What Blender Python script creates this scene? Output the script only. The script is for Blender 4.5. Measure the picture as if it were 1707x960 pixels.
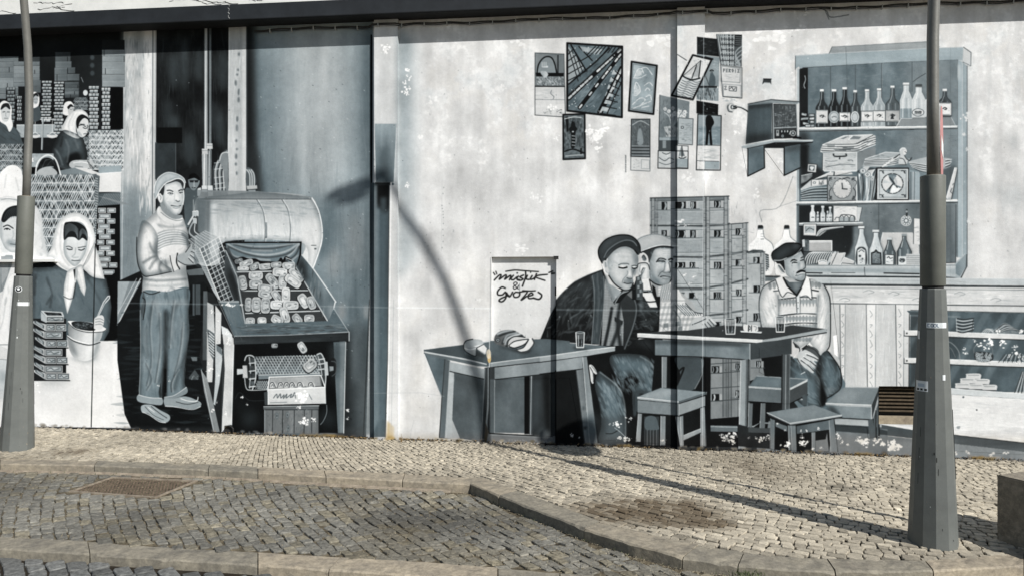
import bpy, bmesh, math, random
import numpy as np
from mathutils import Vector, Matrix
for o in list(bpy.data.objects): bpy.data.objects.remove(o)
scene = bpy.context.scene
# ---------------------------------------------------------------- camera, sky, sun
EYE = 1.6; FPX = 1240.; CXP, CYP = 853.5, 480.
cam_d = bpy.data.cameras.new('camera'); cam = bpy.data.objects.new('camera', cam_d)
scene.collection.objects.link(cam); scene.camera = cam
cam.location = (0, 0, EYE); cam.rotation_euler = (math.radians(90), 0, 0)
cam_d.sensor_width = 36; cam_d.lens = FPX/1707*36; cam_d.clip_end = 500; cam_d.clip_start = .05
AZ, EL = math.radians(45.2), math.radians(37.6)
SUN = Vector((math.sin(AZ)*math.cos(EL), -math.cos(AZ)*math.cos(EL), math.sin(EL)))
w = bpy.data.worlds.new('World'); scene.world = w; w.use_nodes = True
nt = w.node_tree; sky = nt.nodes.new('ShaderNodeTexSky'); sky.sky_type = 'NISHITA'; sky.sun_disc = False
sky.sun_elevation = EL; sky.sun_rotation = math.atan2(SUN.x, SUN.y); sky.air_density = 1.2; sky.dust_density = .6
nt.links.new(sky.outputs[0], nt.nodes['Background'].inputs[0]); nt.nodes['Background'].inputs[1].default_value = .062
sd = bpy.data.lights.new('sun', 'SUN'); sd.energy = 5.0; sd.angle = math.radians(.55); sd.color = (1, .975, .925)
so = bpy.data.objects.new('sun', sd); scene.collection.objects.link(so); so.rotation_euler = SUN.to_track_quat('Z', 'Y').to_euler()
scene.view_settings.view_transform = 'Standard'; scene.view_settings.look = 'None'
scene.view_settings.exposure = 0.27; scene.view_settings.gamma = 1
scene.render.engine = 'CYCLES'
random.seed(4)

# ---------------------------------------------------------------- geometry of the place
WA = .11; PH = math.atan(WA)                       # the wall runs slightly towards us on the right
WU = Vector((math.cos(PH), -math.sin(PH), 0)); WN = Vector((-math.sin(PH), -math.cos(PH), 0))
WO = Vector((0, 7.69, 0)); SLOPE = -.011            # street falls gently to the right
EAVE_Z = 4.41; S0, S1, Z0, Z1 = -7.0, 5.85, -.3, 4.6
def wpt(px, py, off=0.):                            # a place on the wall (off = how proud of it)
    dx = (px-CXP)/FPX; t = (7.69-off/math.cos(PH))/(1+WA*dx)
    return Vector((t*dx, t, EYE-t*(py-CYP)/FPX))
def gpt(px, py, dz=0.):                             # a place on the paving
    dx = (px-CXP)/FPX; dy = (py-CYP)/FPX; t = (EYE-dz)/(dy+SLOPE*dx)
    return Vector((t*dx, t, SLOPE*t*dx+dz))
def wuv(p):                                         # canvas coordinates: metres along and up the wall
    return ((p-WO).dot(WU)-S0)/(S1-S0), (p.z-Z0)/(Z1-Z0)
def wsz(s, z, off=0.): return WO+WU*s+WN*off+Vector((0,0,z))
def zg(x): return SLOPE*x
# ---------------------------------------------------------------- mural painter
# The mural is flat paint on plaster.  It is painted here stroke by stroke into an array
# (pure code, nothing is loaded) and laid on the wall as its paint layer.
CX0, CX1, CY0, CY1 = -170, 1880, -40, 800      # extent painted, in working units
SC = 1.5
CW, CH = int((CX1-CX0)*SC), int((CY1-CY0)*SC)
rng = np.random.default_rng(11)
def vnoise(h, w, sx, sy, seed):
    r = np.random.default_rng(seed)
    nx, ny = int(w/sx)+3, int(h/sy)+3
    g = r.random((ny, nx)).astype(np.float32)
    def ax(n, s, m):
        p = np.arange(n)/s; i = p.astype(int); f = p-i; f = (f*f*(3-2*f)).astype(np.float32)
        return i, f
    iy, fy = ax(h, sy, ny); ix, fx = ax(w, sx, nx)
    a = g[iy]*(1-fy[:,None]) + g[iy+1]*fy[:,None]
    return a[:,ix]*(1-fx) + a[:,ix+1]*fx
def fbm(h, w, sx, sy, seed, o=4):
    s = np.zeros((h,w), np.float32); am = 1.; t = 0
    for k in range(o):
        s += am*vnoise(h, w, max(sx/2**k,1.5), max(sy/2**k,1.5), seed+k*7); t += am; am *= .55
    s = s/t-.5
    return s/ s.std()*.5
NF = dict(c=fbm(CH,CW,130,130,1,6), v=fbm(CH,CW,26,240,20,5), h=fbm(CH,CW,200,16,40,5), f=fbm(CH,CW,9,9,60,3), m=fbm(CH,CW,44,60,80,5))
G = np.full((CH,CW), 199, np.float32); T = np.full((CH,CW), .03, np.float32)
_o = [0., 0., 1.]                               # origin and magnification of the current detail sheet
_clip = [None]
def at(ox=0, oy=0, s=1.): _o[:] = [ox, oy, s]
def TX(pts):
    a = np.asarray(pts, np.float64).reshape(-1,2)
    return np.stack([(a[:,0]/_o[2]+_o[0]-CX0)*SC, (a[:,1]/_o[2]+_o[1]-CY0)*SC], 1)
def cat(a, closed, k=6):
    n = len(a)
    if n < 3: return a
    out = []
    rg = range(n) if closed else range(n-1)
    for i in rg:
        if closed: p0,p1,p2,p3 = a[i-1],a[i],a[(i+1)%n],a[(i+2)%n]
        else: p0,p1,p2,p3 = a[max(i-1,0)],a[i],a[i+1],a[min(i+2,n-1)]
        for j in range(k):
            t = j/k
            out.append(.5*((2*p1)+(-p0+p2)*t+(2*p0-5*p1+4*p2-p3)*t*t+(-p0+3*p1-3*p2+p3)*t**3))
    if not closed: out.append(a[-1])
    return np.array(out)
def blur(m, r):
    r = int(round(r))
    if r < 1: return m
    for _ in range(2):
        for ax in (0,1):
            p = [(0,0),(0,0)]; p[ax] = (r+1,r)
            c = np.cumsum(np.pad(m, p, mode='edge'), axis=ax)
            m = (c[2*r+1:]-c[:-2*r-1])/(2*r+1) if ax==0 else (c[:,2*r+1:]-c[:,:-2*r-1])/(2*r+1)
    return m
def pmask(a, soft=0.):
    pad = int(soft*2+2)
    x0 = max(int(a[:,0].min())-pad,0); x1 = min(int(a[:,0].max())+pad+2,CW)
    y0 = max(int(a[:,1].min())-pad,0); y1 = min(int(a[:,1].max())+pad+2,CH)
    if x1 <= x0 or y1 <= y0: return None
    q = 3; w, h = (x1-x0)*q, (y1-y0)*q
    D = np.zeros((h, w+1), np.int32)
    b = (a-[x0,y0])*q; c = np.roll(b,-1,0)
    for (ax_,ay),(bx,by) in zip(b,c):
        if ay == by: continue
        if ay > by: ax_,ay,bx,by = bx,by,ax_,ay
        r0 = max(int(math.ceil(ay-.5)),0); r1 = min(int(math.ceil(by-.5)),h)
        if r1 <= r0: continue
        rr = np.arange(r0,r1); xc = ax_+(rr+.5-ay)*(bx-ax_)/(by-ay)
        ci = np.clip(np.ceil(xc-.5).astype(int),0,w)
        D[rr,ci] += 1
    m = (np.cumsum(D[:,:-1],1)&1).astype(np.float32).reshape(y1-y0,q,x1-x0,q).mean((1,3))
    if soft: m = blur(m, soft)
    return m, x0, x1, y0, y1
def val(g, x0, x1, y0, y1):
    if isinstance(g, tuple):
        g0, g1, p, q = g
        p = TX([p])[0]; q = TX([q])[0]; d = q-p; L2 = (d*d).sum()
        X = np.arange(x0,x1)[None,:]-p[0]; Y = np.arange(y0,y1)[:,None]-p[1]
        t = np.clip((X*d[0]+Y*d[1])/L2,0,1)
        return g0+(g1-g0)*t
    return g
def put(mk, g, t, a, n, nf):
    if mk is None: return
    m, x0, x1, y0, y1 = mk
    m = m*a
    if _clip[0] is not None: m = m*_clip[0][y0:y1,x0:x1]
    v = val(g,x0,x1,y0,y1)
    if n: v = v+n*NF[nf][y0:y1,x0:x1]
    s = G[y0:y1,x0:x1]; s += (v-s)*m
    if t is not None:
        s = T[y0:y1,x0:x1]; s += (t-s)*m
def P(pts, g, t=.45, a=1., soft=0., n=0., nf='c', sm=False):
    p = TX(pts)
    if sm: p = cat(p, True)
    put(pmask(p, soft*SC), g, t, a, n, nf)
def S(pts, g, **k): P(pts, g, sm=True, **k)
def R(x0,y0,x1,y1,g,**k): P([(x0,y0),(x1,y0),(x1,y1),(x0,y1)], g, **k)
def E(cx,cy,rx,ry,g,rot=0.,**k):
    c,s = math.cos(rot),math.sin(rot)
    P([(cx+rx*math.cos(i*math.pi/14)*c-ry*math.sin(i*math.pi/14)*s, cy+rx*math.cos(i*math.pi/14)*s+ry*math.sin(i*math.pi/14)*c) for i in range(28)], g, **k)
def L(pts, g, w=1., t=.4, a=1., sm=False, closed=False, taper=0., soft=0.):
    """stroke; w in real units of the current sheet divided by its magnification"""
    p = TX(pts)
    if closed: p = np.vstack([p,p[:1]])
    if sm: p = cat(p, False, 5)
    W = w*SC/2
    pad = int(W+2+soft*SC)
    x0 = max(int(p[:,0].min())-pad,0); x1 = min(int(p[:,0].max())+pad+2,CW)
    y0 = max(int(p[:,1].min())-pad,0); y1 = min(int(p[:,1].max())+pad+2,CH)
    if x1 <= x0 or y1 <= y0: return
    m = np.zeros((y1-y0,x1-x0), np.float32); N = len(p)-1
    for i in range(N):
        A,Bq = p[i],p[i+1]
        u0 = max(int(min(A[0],Bq[0]))-pad,x0); u1 = min(int(max(A[0],Bq[0]))+pad+2,x1)
        v0 = max(int(min(A[1],Bq[1]))-pad,y0); v1 = min(int(max(A[1],Bq[1]))+pad+2,y1)
        if u1<=u0 or v1<=v0: continue
        X = np.arange(u0,u1)[None,:]-A[0]; Y = np.arange(v0,v1)[:,None]-A[1]
        d = Bq-A; l2 = max((d*d).sum(),1e-6)
        tt = np.clip((X*d[0]+Y*d[1])/l2,0,1)
        dist = np.sqrt((X-tt*d[0])**2+(Y-tt*d[1])**2)
        ww = W
        if taper:
            s = (i+tt)/max(N,1); ww = W*(1-taper*np.abs(2*s-1)**1.5)
        e = .5+soft*SC
        c = np.clip((ww-dist)/(2*e)+.5,0,1) if W>=.5 else np.clip((.5+.5-dist),0,1)*min(1,2*W)
        sl = m[v0-y0:v1-y0,u0-x0:u1-x0]; np.maximum(sl,c,out=sl)
    put((m,x0,x1,y0,y1), g, t, a, 0, 'c')
def K(pts, g, w=1., **k): L(pts, g, w, sm=True, **k)
class clip:
    def __init__(s, pts, sm=False, inter=True): s.pts=pts; s.sm=sm
    def __enter__(s):
        s.old = _clip[0]; p = TX(s.pts)
        if s.sm: p = cat(p, True)
        f = np.zeros((CH,CW),np.float32); r = pmask(p)
        if r: m,x0,x1,y0,y1 = r; f[y0:y1,x0:x1] = m
        if s.old is not None: f *= s.old
        _clip[0] = f
    def __exit__(s,*a): _clip[0] = s.old
FILMS = []
def film(name, pts, label=None, parent=None, sm=False, category=None):
    a = np.asarray(pts, np.float64).reshape(-1,2)
    if sm: a = cat(a, True, 3)
    FILMS.append((name, [(x/_o[2]+_o[0], y/_o[2]+_o[1]) for x,y in a], label, parent))
def hatch(x0,y0,x1,y1,n,g,w,ang=0.,a=.6,ln=20,**k):
    """n loose brush strokes inside a box"""
    for _ in range(n):
        x = rng.uniform(x0,x1); y = rng.uniform(y0,y1); l = ln*rng.uniform(.4,1.2); th = ang+rng.normal(0,.08)
        L([(x-l/2*math.cos(th),y-l/2*math.sin(th)),(x+l/2*math.cos(th),y+l/2*math.sin(th))], g+rng.uniform(-12,12), w*rng.uniform(.6,1.2), a=a*rng.uniform(.4,1), taper=.8, **k)
def flake(cx,cy,r,n=11,g=232,warm=0.,sx=1.):
    """patch of peeled paint with ragged edge"""
    for _ in range(n):
        x = cx+rng.normal(0,r*.45)*sx; y = cy+rng.normal(0,r*.4); q = r*rng.uniform(.12,.4)
        k = rng.integers(5,9)
        P([(x+q*rng.uniform(.4,1.2)*math.cos(2*math.pi*i/k)*sx, y+q*rng.uniform(.4,1.2)*math.sin(2*math.pi*i/k)) for i in range(k)], g+rng.uniform(-8,6), t=warm, a=.95)

def rim(pts, g=70, w=9, a=.5, soft=4., sm=True, t=.5, side=None):
    """round a painted form: soft darker (or lighter) paint worked in from its outline"""
    with clip(pts, sm=sm):
        L(pts if side is None else pts[side[0]:side[1]], g, w, sm=sm, closed=side is None, a=a, soft=soft, t=t)
def strokes(pts, n, g0, g1, w, ang, ln, a=.35, t=.5, sm=True, sp=.35):
    """loose brush marks kept inside a form"""
    p = np.asarray(pts,float); x0,y0 = p.min(0); x1,y1 = p.max(0)
    with clip(pts, sm=sm):
        for _ in range(n):
            x = rng.uniform(x0,x1); y = rng.uniform(y0,y1); l = ln*rng.uniform(.4,1.2); th = ang+rng.normal(0,sp)
            dx,dy = l/2*math.cos(th), l/2*math.sin(th); b = rng.normal(0,l*.08)
            L([(x-dx,y-dy),(x+b*.5,y+b),(x+dx,y+dy)], rng.uniform(g0,g1), w*rng.uniform(.5,1.3), a=a*rng.uniform(.4,1), taper=.8, t=t, soft=.4)
# ---- plaster ground -----------------------------------------------------------
at()
G += 11*NF['c']+7*NF['v']+7*NF['m']; G[:] = np.minimum(G,218)
# old flaking patches over the pale wall: brighter filler with crisp ragged rims
pm = NF['m']*.7+NF['f']*.35+NF['c']*.6
yy = (np.arange(CH)/SC+CY0)[:,None]; xx = (np.arange(CW)/SC+CX0)[None,:]
reg = np.clip((330-yy)/80,0,1)*np.clip((xx-690)/60,0,1)
k_ = np.clip((pm-.62)/.06,0,1)*reg
G += k_*(228-G)*.62; T += k_*(-.02-T)*.8
k_ = np.clip((pm+.0*G-.35)/.1,0,1)*reg*(1-k_); G += k_*7
G -= np.clip((yy-330)/300,0,1)*8
blu = np.clip(NF['m']*.5+NF['c']-.35,0,1)*np.clip((330-yy)/120,0,1); G -= 26*blu; T += .55*blu   # cool stains in the old coat
st_ = np.clip(NF['v']-.55,0,1)*np.clip((yy-40)/60,0,1)*np.clip((460-yy)/120,0,1); G -= 22*st_   # rain streaks
del pm,k_,st_
T -= .12*np.clip(NF['c']+.2,0,1)
# dark factory bay and slate coloured sheet, x 262..662
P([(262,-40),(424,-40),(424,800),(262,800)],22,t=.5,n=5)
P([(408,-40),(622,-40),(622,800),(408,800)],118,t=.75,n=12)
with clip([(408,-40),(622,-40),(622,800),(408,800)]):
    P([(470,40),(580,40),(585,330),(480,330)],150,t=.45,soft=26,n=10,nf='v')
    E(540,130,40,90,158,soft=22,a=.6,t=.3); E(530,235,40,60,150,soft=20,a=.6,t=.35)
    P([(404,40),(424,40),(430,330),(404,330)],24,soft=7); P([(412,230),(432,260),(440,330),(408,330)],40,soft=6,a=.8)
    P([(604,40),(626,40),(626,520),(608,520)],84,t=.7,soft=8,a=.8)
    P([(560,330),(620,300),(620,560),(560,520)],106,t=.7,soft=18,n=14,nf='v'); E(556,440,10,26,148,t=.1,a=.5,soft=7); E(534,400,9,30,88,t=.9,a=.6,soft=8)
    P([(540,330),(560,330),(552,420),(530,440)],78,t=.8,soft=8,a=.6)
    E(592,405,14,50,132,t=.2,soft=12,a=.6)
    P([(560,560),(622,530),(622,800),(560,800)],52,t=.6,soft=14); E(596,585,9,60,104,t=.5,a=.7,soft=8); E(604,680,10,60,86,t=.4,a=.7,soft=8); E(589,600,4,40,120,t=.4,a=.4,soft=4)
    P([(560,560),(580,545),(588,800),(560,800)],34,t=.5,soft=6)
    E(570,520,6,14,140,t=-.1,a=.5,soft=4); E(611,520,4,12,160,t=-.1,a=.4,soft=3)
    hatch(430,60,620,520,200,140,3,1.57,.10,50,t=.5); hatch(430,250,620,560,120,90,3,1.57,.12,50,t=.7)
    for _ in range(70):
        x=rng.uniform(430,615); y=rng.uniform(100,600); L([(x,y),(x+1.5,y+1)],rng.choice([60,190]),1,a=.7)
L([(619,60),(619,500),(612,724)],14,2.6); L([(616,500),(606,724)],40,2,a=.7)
# ---- plaster ground -----------------------------------------------------------
R(-170,-40,207,800,26,t=.5,n=5,nf='c')
P([(207,40),(256,40),(254,470),(240,500),(196,560),(196,470)],168,t=.3,n=22,nf='v')
P([(207,330),(256,352),(240,500),(196,560),(196,380)],128,t=.6,soft=9,n=8)
P([(203,40),(215,40),(210,330),(200,330)],140,t=.3,a=.6,soft=3)
for x,y,r in ((222,100,14),(232,160,18),(226,230,20),(238,300,12)): E(x,y,r*.7,r*1.7,205,t=0.,a=.5,soft=6)
P([(242,50),(254,50),(252,330),(240,340)],215,t=.0,a=.75,soft=2.5)
hatch(206,60,254,330,90,110,2.2,math.pi/2,.5,18); hatch(210,90,250,330,70,222,3,math.pi/2,.5,26,t=0); P([(206,300),(254,330),(240,500),(196,560),(196,330)],124,t=.6,soft=10,n=10,nf='v',a=.85); hatch(200,340,245,540,50,108,2,math.pi/2,.4,24,t=.7); hatch(226,250,252,350,26,215,3,math.pi/2,.6,30,t=0)
L([(207,88),(203,470),(198,560)],215,1,a=.7)
L([(255,50),(254,470)],90,1.6); L([(259,50),(257,470)],150,1.6,a=.8); L([(262,50),(260,440)],20,2.5)
P([(262,40),(384,40),(384,320),(262,320)],26,n=9,nf='m')
with clip([(262,40),(384,40),(384,320),(262,320)]):
    for x,y,rx,ry,g in ((290,120,10,30,62),(308,110,6,45,70),(332,110,7,30,66),(280,190,10,25,48),(372,120,8,35,58),(366,215,7,30,66),(292,205,9,12,70),(352,190,10,20,44),(318,250,12,28,56)):
        E(x,y,rx,ry,g,a=.75,soft=5,t=.6)
    hatch(262,60,384,300,260,60,1.3,math.pi/2,.35,30,t=.6)
P([(259,239),(293,239),(293,300),(259,300)],46,t=.6,n=8,nf='m'); L([(259,239),(293,239),(293,300)],85,1)
R(262,214,304,240,10)
P([(196,470),(262,440),(262,720),(196,720)],20,n=5)
# boxes piled at the back of the store
def planks(x0,y0,x1,y1,n,g,dark=1.):
    h=(y1-y0)/n
    R(x0,y0,x1,y1,18)
    for i in range(n):
        a=y0+i*h; xa=x0+rng.uniform(-1,1)*.3; xb=x1+rng.uniform(-1,1)*.3
        gg=g+rng.uniform(-14,10)
        R(xa,a+.5,xb,a+h-.6,(gg,gg-14,(x0,a),(x1,a)),n=9,nf='h')
        L([(xa,a+.7),(xb,a+.6)],gg+22,.7,a=.6)
        if rng.random()<.5:
            xm=rng.uniform(x0,x1); L([(xm,a),(xm,a+h)],25,.9)
        hatch(x0+2,a+1.5,x1-2,a+h-1,3,gg-35,1,0,.5,7)
def bricks(x0,y0,w,n,h=5.6,g=122,seed=0):
    for i in range(n):
        y=y0+i*h
        k=2 if i%2 else 3
        bw=w/2.4
        o=(w-bw*2)/2 if i%2 else 0
        bb=[(x0+o+j*bw,bw) for j in range(2)] if i%2 else [(x0+j*(w/3)+(w/3-bw)/2*0,w/3) for j in range(3)]
        for a,b in bb:
            R(a+.5,y+.4,a+b-.3,y+h-1,g+rng.uniform(-10,14),n=8,nf='f')
            L([(a+.8,y+.9),(a+b-.6,y+.9)],g+62,.8,a=.8)
            L([(a+.9,y+h*.55),(a+b-1,y+h*.5)],g-60,.7,a=.8)
at(0,0,3.84)
planks(-60,368,118,640,8,122); planks(88,400,255,560,6,116); planks(165,370,255,400,1,60); planks(165,520,262,600,2,92)
planks(355,340,452,400,2,78); planks(355,400,458,440,1,104); planks(350,440,432,525,2,98); planks(436,438,482,478,1,88); planks(432,480,508,523,1,98); planks(416,530,506,632,5,94)
planks(655,325,800,562,6,134)
P([(655,262),(800,262),(800,325),(655,325)],34,n=4)
R(655,565,790,832,8); 
for y0 in (355,405,455): E(592,y0+20,14,16,70,a=.8,soft=.6,t=.6)
L([(520,500),(532,530)],190,1,a=.7)
at(); 
def bp(x0,y0,x1,y1,n,g=112):
    g+=34; R(x0/3.84-.5,y0/3.84,x1/3.84+.5,y1/3.84,12); bricks(x0/3.84,y0/3.84,(x1-x0)/3.84,n,(y1-y0)/3.84/n,g)
bp(268,522,333,680,8); bp(258,680,330,790,6,128); bp(345,528,412,715,10,118); bp(340,722,408,890,8,122); bp(568,556,634,836,12,124); bp(650,566,708,836,11,130); bp(42,565,98,795,10,84); bp(108,620,140,780,7,118)
at(0,0,3.84)
E(548,600,15,18,190)
def weave(x0,y0,x1,y1,nx,ny,bg=70,lt=190,w=.8,tall=True,slant=.35):
    """open wicker work: rows of slanting canes held by level ones"""
    R(x0,y0,x1,y1,bg,n=16,nf='f'); hh=(y1-y0)/ny
    for j in range(ny):
        a=y0+j*hh
        for i in range(nx):
            xx=x0+(i+.5)*(x1-x0)/nx+rng.uniform(-1,1)
            if rng.random()<.6: E(xx+hh*.15,a+hh*.55,hh*.1,hh*.25,12,a=.9)
            k=rng.choice([-1,1],p=[.3,.7])*slant
            L([(xx-hh*k,a+hh*.95),(xx+hh*k,a+hh*.08)],lt+rng.uniform(-25,20),w,a=.9)
        L([(x0,a+hh),(x1,a+hh+rng.uniform(-1,1))],lt+12,w*1.1,a=.9)
weave(475,628,562,706,9,3,60,150)
film('painted_basket',[(570,838),(785,832),(785,1060),(590,1090)],'wicker basket painted right of bespectacled packer woman')
weave(570,838,785,1090,26,8,110,215,.9); weave(530,880,570,1050,4,5,80,180,.7)
at()
R(0,216,90,231,150,n=8,nf='h'); R(28,209,92,216,150); L([(28,210),(90,209)],205,1)
# scales
at(0,0,3.84)
for x in (210,320): E(x+15,872,34,18,200,t=.1); E(x+15,864,34,7,120); L([(x+15,770),(x+15,850),(x-10,868)],215,.8); L([(x+15,850),(x+40,868)],215,.8)
L([(190,790),(240,770),(345,768)],210,1.4); L([(275,770),(268,960)],120,3); L([(272,770),(266,960)],190,1)
# women working at the back
def scarf_woman(pts,g=218,**k): S(pts,g,t=.05,n=5,**k)
S([(185,690),(240,670),(262,720),(255,775),(185,778)],78,t=.6,n=8); 
scarf_woman([(178,640),(195,605),(230,595),(252,625),(248,680),(215,698),(182,676)]); S([(210,620),(238,618),(246,645),(236,672),(216,664)],158,t=.35); S([(206,618),(236,600),(248,625),(228,618),(212,634)],28)
L([(218,640),(226,640)],70,.8); L([(233,638),(240,640)],70,.8); L([(224,660),(234,660)],90,.8)
scarf_woman([(408,690),(420,662),(452,655),(474,680),(470,712),(440,745),(405,735)]); S([(436,700),(455,684),(474,696),(466,728),(442,738)],176,t=.2); S([(432,690),(455,672),(474,690),(455,690),(440,705)],26)
L([(450,705),(458,704)],60,.8); L([(464,702),(470,703)],60,.8)
# woman far left
S([(0,790),(60,805),(110,835),(140,900),(140,945),(0,945)],72,t=.65,n=8)
hatch(5,820,120,930,20,52,2,.6,.5,60)
scarf_woman([(-10,690),(20,652),(55,662),(76,700),(74,760),(84,808),(62,850),(40,810),(-10,770)]); S([(8,690),(38,678),(66,705),(66,745),(45,785),(15,770)],186,t=.3)
S([(4,705),(20,672),(55,668),(68,700),(60,706),(38,690),(14,706)],32)
L([(18,722),(32,720)],60,1.2); L([(46,722),(60,722)],60,1.2); L([(38,726),(36,748),(42,750)],130,.8); L([(28,762),(50,762)],95,1.1)
weave(-5,925,145,1140,12,6,85,190,.8)
# bespectacled woman in dark cardigan
at(0,0,3.84)
film('painted_packer',[(400,830),(440,760),(480,712),(540,712),(572,760),(568,880),(545,1000),(590,1120),(600,1080),(470,1100),(340,1040),(340,950)],'bespectacled packer woman in white headscarf painted bending over')
S([(345,935),(375,870),(420,838),(520,880),(545,930),(560,1010),(520,1080),(480,1110),(400,1090),(350,1060),(335,990)],62,t=.6,n=14,nf='m')
S([(430,1010),(500,980),(520,1040),(440,1070)],18,soft=2)
for c_,g_ in (([(352,960),(380,1000),(400,1060)],110),([(420,900),(440,960),(430,1040)],100),([(480,900),(500,950)],95),([(360,1060),(420,1085),(450,1100)],110),([(400,880),(390,940)],30)): K(c_,g_,3.2,a=.6,soft=1)
S([(398,838),(415,785),(450,730),(510,706),(555,728),(568,770),(520,745),(492,790),(490,850),(512,888),(470,885)],222,t=.05,n=4)
rim([(398,838),(415,785),(450,730),(510,706),(555,728),(568,770),(520,745),(492,790),(490,850),(512,888),(470,885)],120,4,.5,2); rim([(345,935),(375,870),(420,838),(520,880),(545,930),(560,1010),(520,1080),(480,1110),(400,1090),(350,1060),(335,990)],20,7,.7,3); K([(470,735),(440,800),(450,860)],170,2.5,a=.6,soft=1); K([(500,725),(465,790),(480,870)],190,2,a=.6,soft=1)
S([(490,790),(520,748),(560,765),(570,820),(555,865),(525,885),(498,860)],196,t=.2,n=4)
S([(488,800),(495,760),(525,738),(562,755),(570,775),(540,762),(512,790),(500,830)],22)
K([(505,808),(530,804),(545,815)],30,1.3); E(545,815,16,11,150,t=.3,a=.4); K([(532,822),(548,828),(562,818),(560,806)],30,1)
L([(515,800),(540,802)],60,1.6); E(547,815,4,3,30); K([(556,820),(566,842),(556,846)],100,1); K([(536,862),(552,860)],80,1.3); S([(495,855),(512,850),(530,884)],150,a=.7)
at(0,230,3.84)
S([(445,170),(480,148),(585,150),(598,170),(590,195),(500,205),(455,195)],170,t=.3,n=8); K([(470,165),(520,158),(580,170)],225,1.2); K([(480,185),(530,190)],90,1); K([(560,155),(600,200)],60,.8)
# crate with white edge and counter
P([(380,215),(480,195),(640,232),(640,262),(480,255),(380,240)],120,t=.6,n=6); P([(480,196),(560,200),(640,230),(625,250)],198,t=.1,n=5)
P([(632,190),(778,182),(778,228),(632,232)],135,t=.7,n=8); P([(632,232),(778,222),(776,352),(628,352)],198,t=.05,n=6); L([(632,232),(778,222)],225,1)
P([(628,360),(772,354),(772,432),(628,440)],78,t=.6)
for i in range(14):
    x=628+i*11; L([(x,440),(x+45,362)],128,1.1,a=.8); L([(x,375+i*4),(x+70,392+i*3)],120,1,a=.6)
R(195,105,345,195,150,n=16,nf='f'); flake(212,150,18,10); R(186,192,240,245,10)
# big wicker crate
film('painted_basket',[(186,236),(608,236),(640,250),(620,640),(606,640),(600,520),(480,480),(400,520),(340,640),(300,740),(270,520),(186,430)],'big open wicker basket painted behind two scarved women')
weave(186,236,620,750,30,9,104,216,1.1,slant=.22)
hatch(190,240,615,740,130,222,1.1,1.35,.8,44); hatch(190,240,615,740,60,40,2,1.5,.7,16)
P([(608,236),(640,250),(620,640),(606,640)],100,n=20,nf='f'); 
for i in range(26): L([(610,260+i*16),(626,266+i*16)],210,.9,a=.8)
P([(625,440),(770,430),(770,960),(600,960)],14)
K([(228,240),(238,170),(275,125),(320,115),(360,150),(388,240)],220,2.2)
S([(240,205),(262,150),(300,130),(345,150),(372,205),(372,240),(360,225),(345,190),(300,190),(262,205),(245,230)],26,n=8,nf='f')
K([(270,195),(290,150),(320,140)],90,1,a=.7); K([(300,185),(330,150),(350,175)],80,1,a=.6)
S([(246,212),(300,190),(350,205),(362,240),(246,240)],165,t=.3)
# tins stacked like bricks right of the centre woman
rows=[(630,453,2),(634,490,1),(625,521,2),(630,556,1),(622,588,2),(636,620,1),(622,657,2),(636,695,1),(622,727,2),(634,765,1),(640,802,2),(660,848,1)]
for x,y,k in rows:
    for j in range(k):
        w=62 if k==2 and j else (52 if k==2 else 78); xx=x+(68 if j else 0)*(.9); xx=x+j*(62 if k==2 else 0); w=50 if k==2 else 74
        if k==2 and x<630: w=46; 
        if k==2 and j: xx=x+(60 if x<630 else 58); w=54
        P([(xx,y),(xx+w,y),(xx+w,y+31),(xx,y+31)],196,t=.2); P([(xx+3,y+4),(xx+w-3,y+4),(xx+w-3,y+27),(xx+3,y+27)],90); P([(xx+8,y+8),(xx+w-8,y+8),(xx+w-8,y+23),(xx+8,y+23)],175,n=8,nf='f')
# left hooded figures
at(0,230,3.84)
scarf_woman([(-10,260),(30,200),(80,178),(130,200),(146,250),(150,430),(100,400),(-10,400)],n=0) if False else S([(-10,260),(30,200),(80,178),(130,200),(146,250),(160,430),(60,400),(-10,400)],224,t=.05,n=4)
for c_ in ([(40,240),(30,320)],[(100,260),(120,340)],[(0,390),(60,380),(140,410)]): K(c_,165,1.6,a=.6,soft=1)
film('painted_packer',[(-60,400),(20,392),(130,400),(230,440),(272,520),(280,620),(300,740),(290,790),(-60,790)],'smiling packer woman in white headscarf painted behind left lamp post')
S([(-60,410),(10,392),(100,396),(190,415),(240,450),(268,520),(278,610),(300,720),(290,792),(-60,792)],222,t=.1,n=4)
S([(250,470),(272,540),(280,640),(300,730),(240,770),(230,600)],205,t=.2,soft=2,a=.7)
rim([(-60,410),(10,392),(100,396),(190,415),(240,450),(268,520),(278,610),(300,720),(290,792),(-60,792)],130,7,.5,4); strokes([(190,440),(268,520),(300,720),(200,760)],16,150,190,4,1.2,60,.4,.3); K([(8,400),(60,392),(140,412)],110,1,a=.7)
S([(2,560),(10,520),(40,490),(120,480),(200,500),(200,700),(120,735),(60,732),(30,705),(4,650)],196,t=.35,n=4)
rim([(2,560),(10,520),(40,490),(120,480),(200,500),(200,700),(120,735),(60,732),(30,705),(4,650)],110,6,.55,3); S([(10,530),(25,480),(60,448),(120,436),(190,450),(205,520),(120,508),(70,512),(30,545)],26)
for i in range(12): K([(25+i*12,525-i*2),(45+i*12,480),(80+i*12,450)],88,.8,a=.6)
K([(22,572),(50,562),(84,582)],34,1.8); K([(28,588),(45,582),(64,590)],30,1.6); E(46,588,7,5,25); K([(84,600),(86,630),(78,650),(95,660)],150,1.6,a=.7,soft=.8)
S([(40,670),(62,655),(105,672),(105,700),(70,700),(48,692)],150,t=.5,soft=2); K([(66,682),(105,686)],80,1.2); S([(0,640),(30,705),(60,732),(20,735),(0,700)],215)
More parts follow.
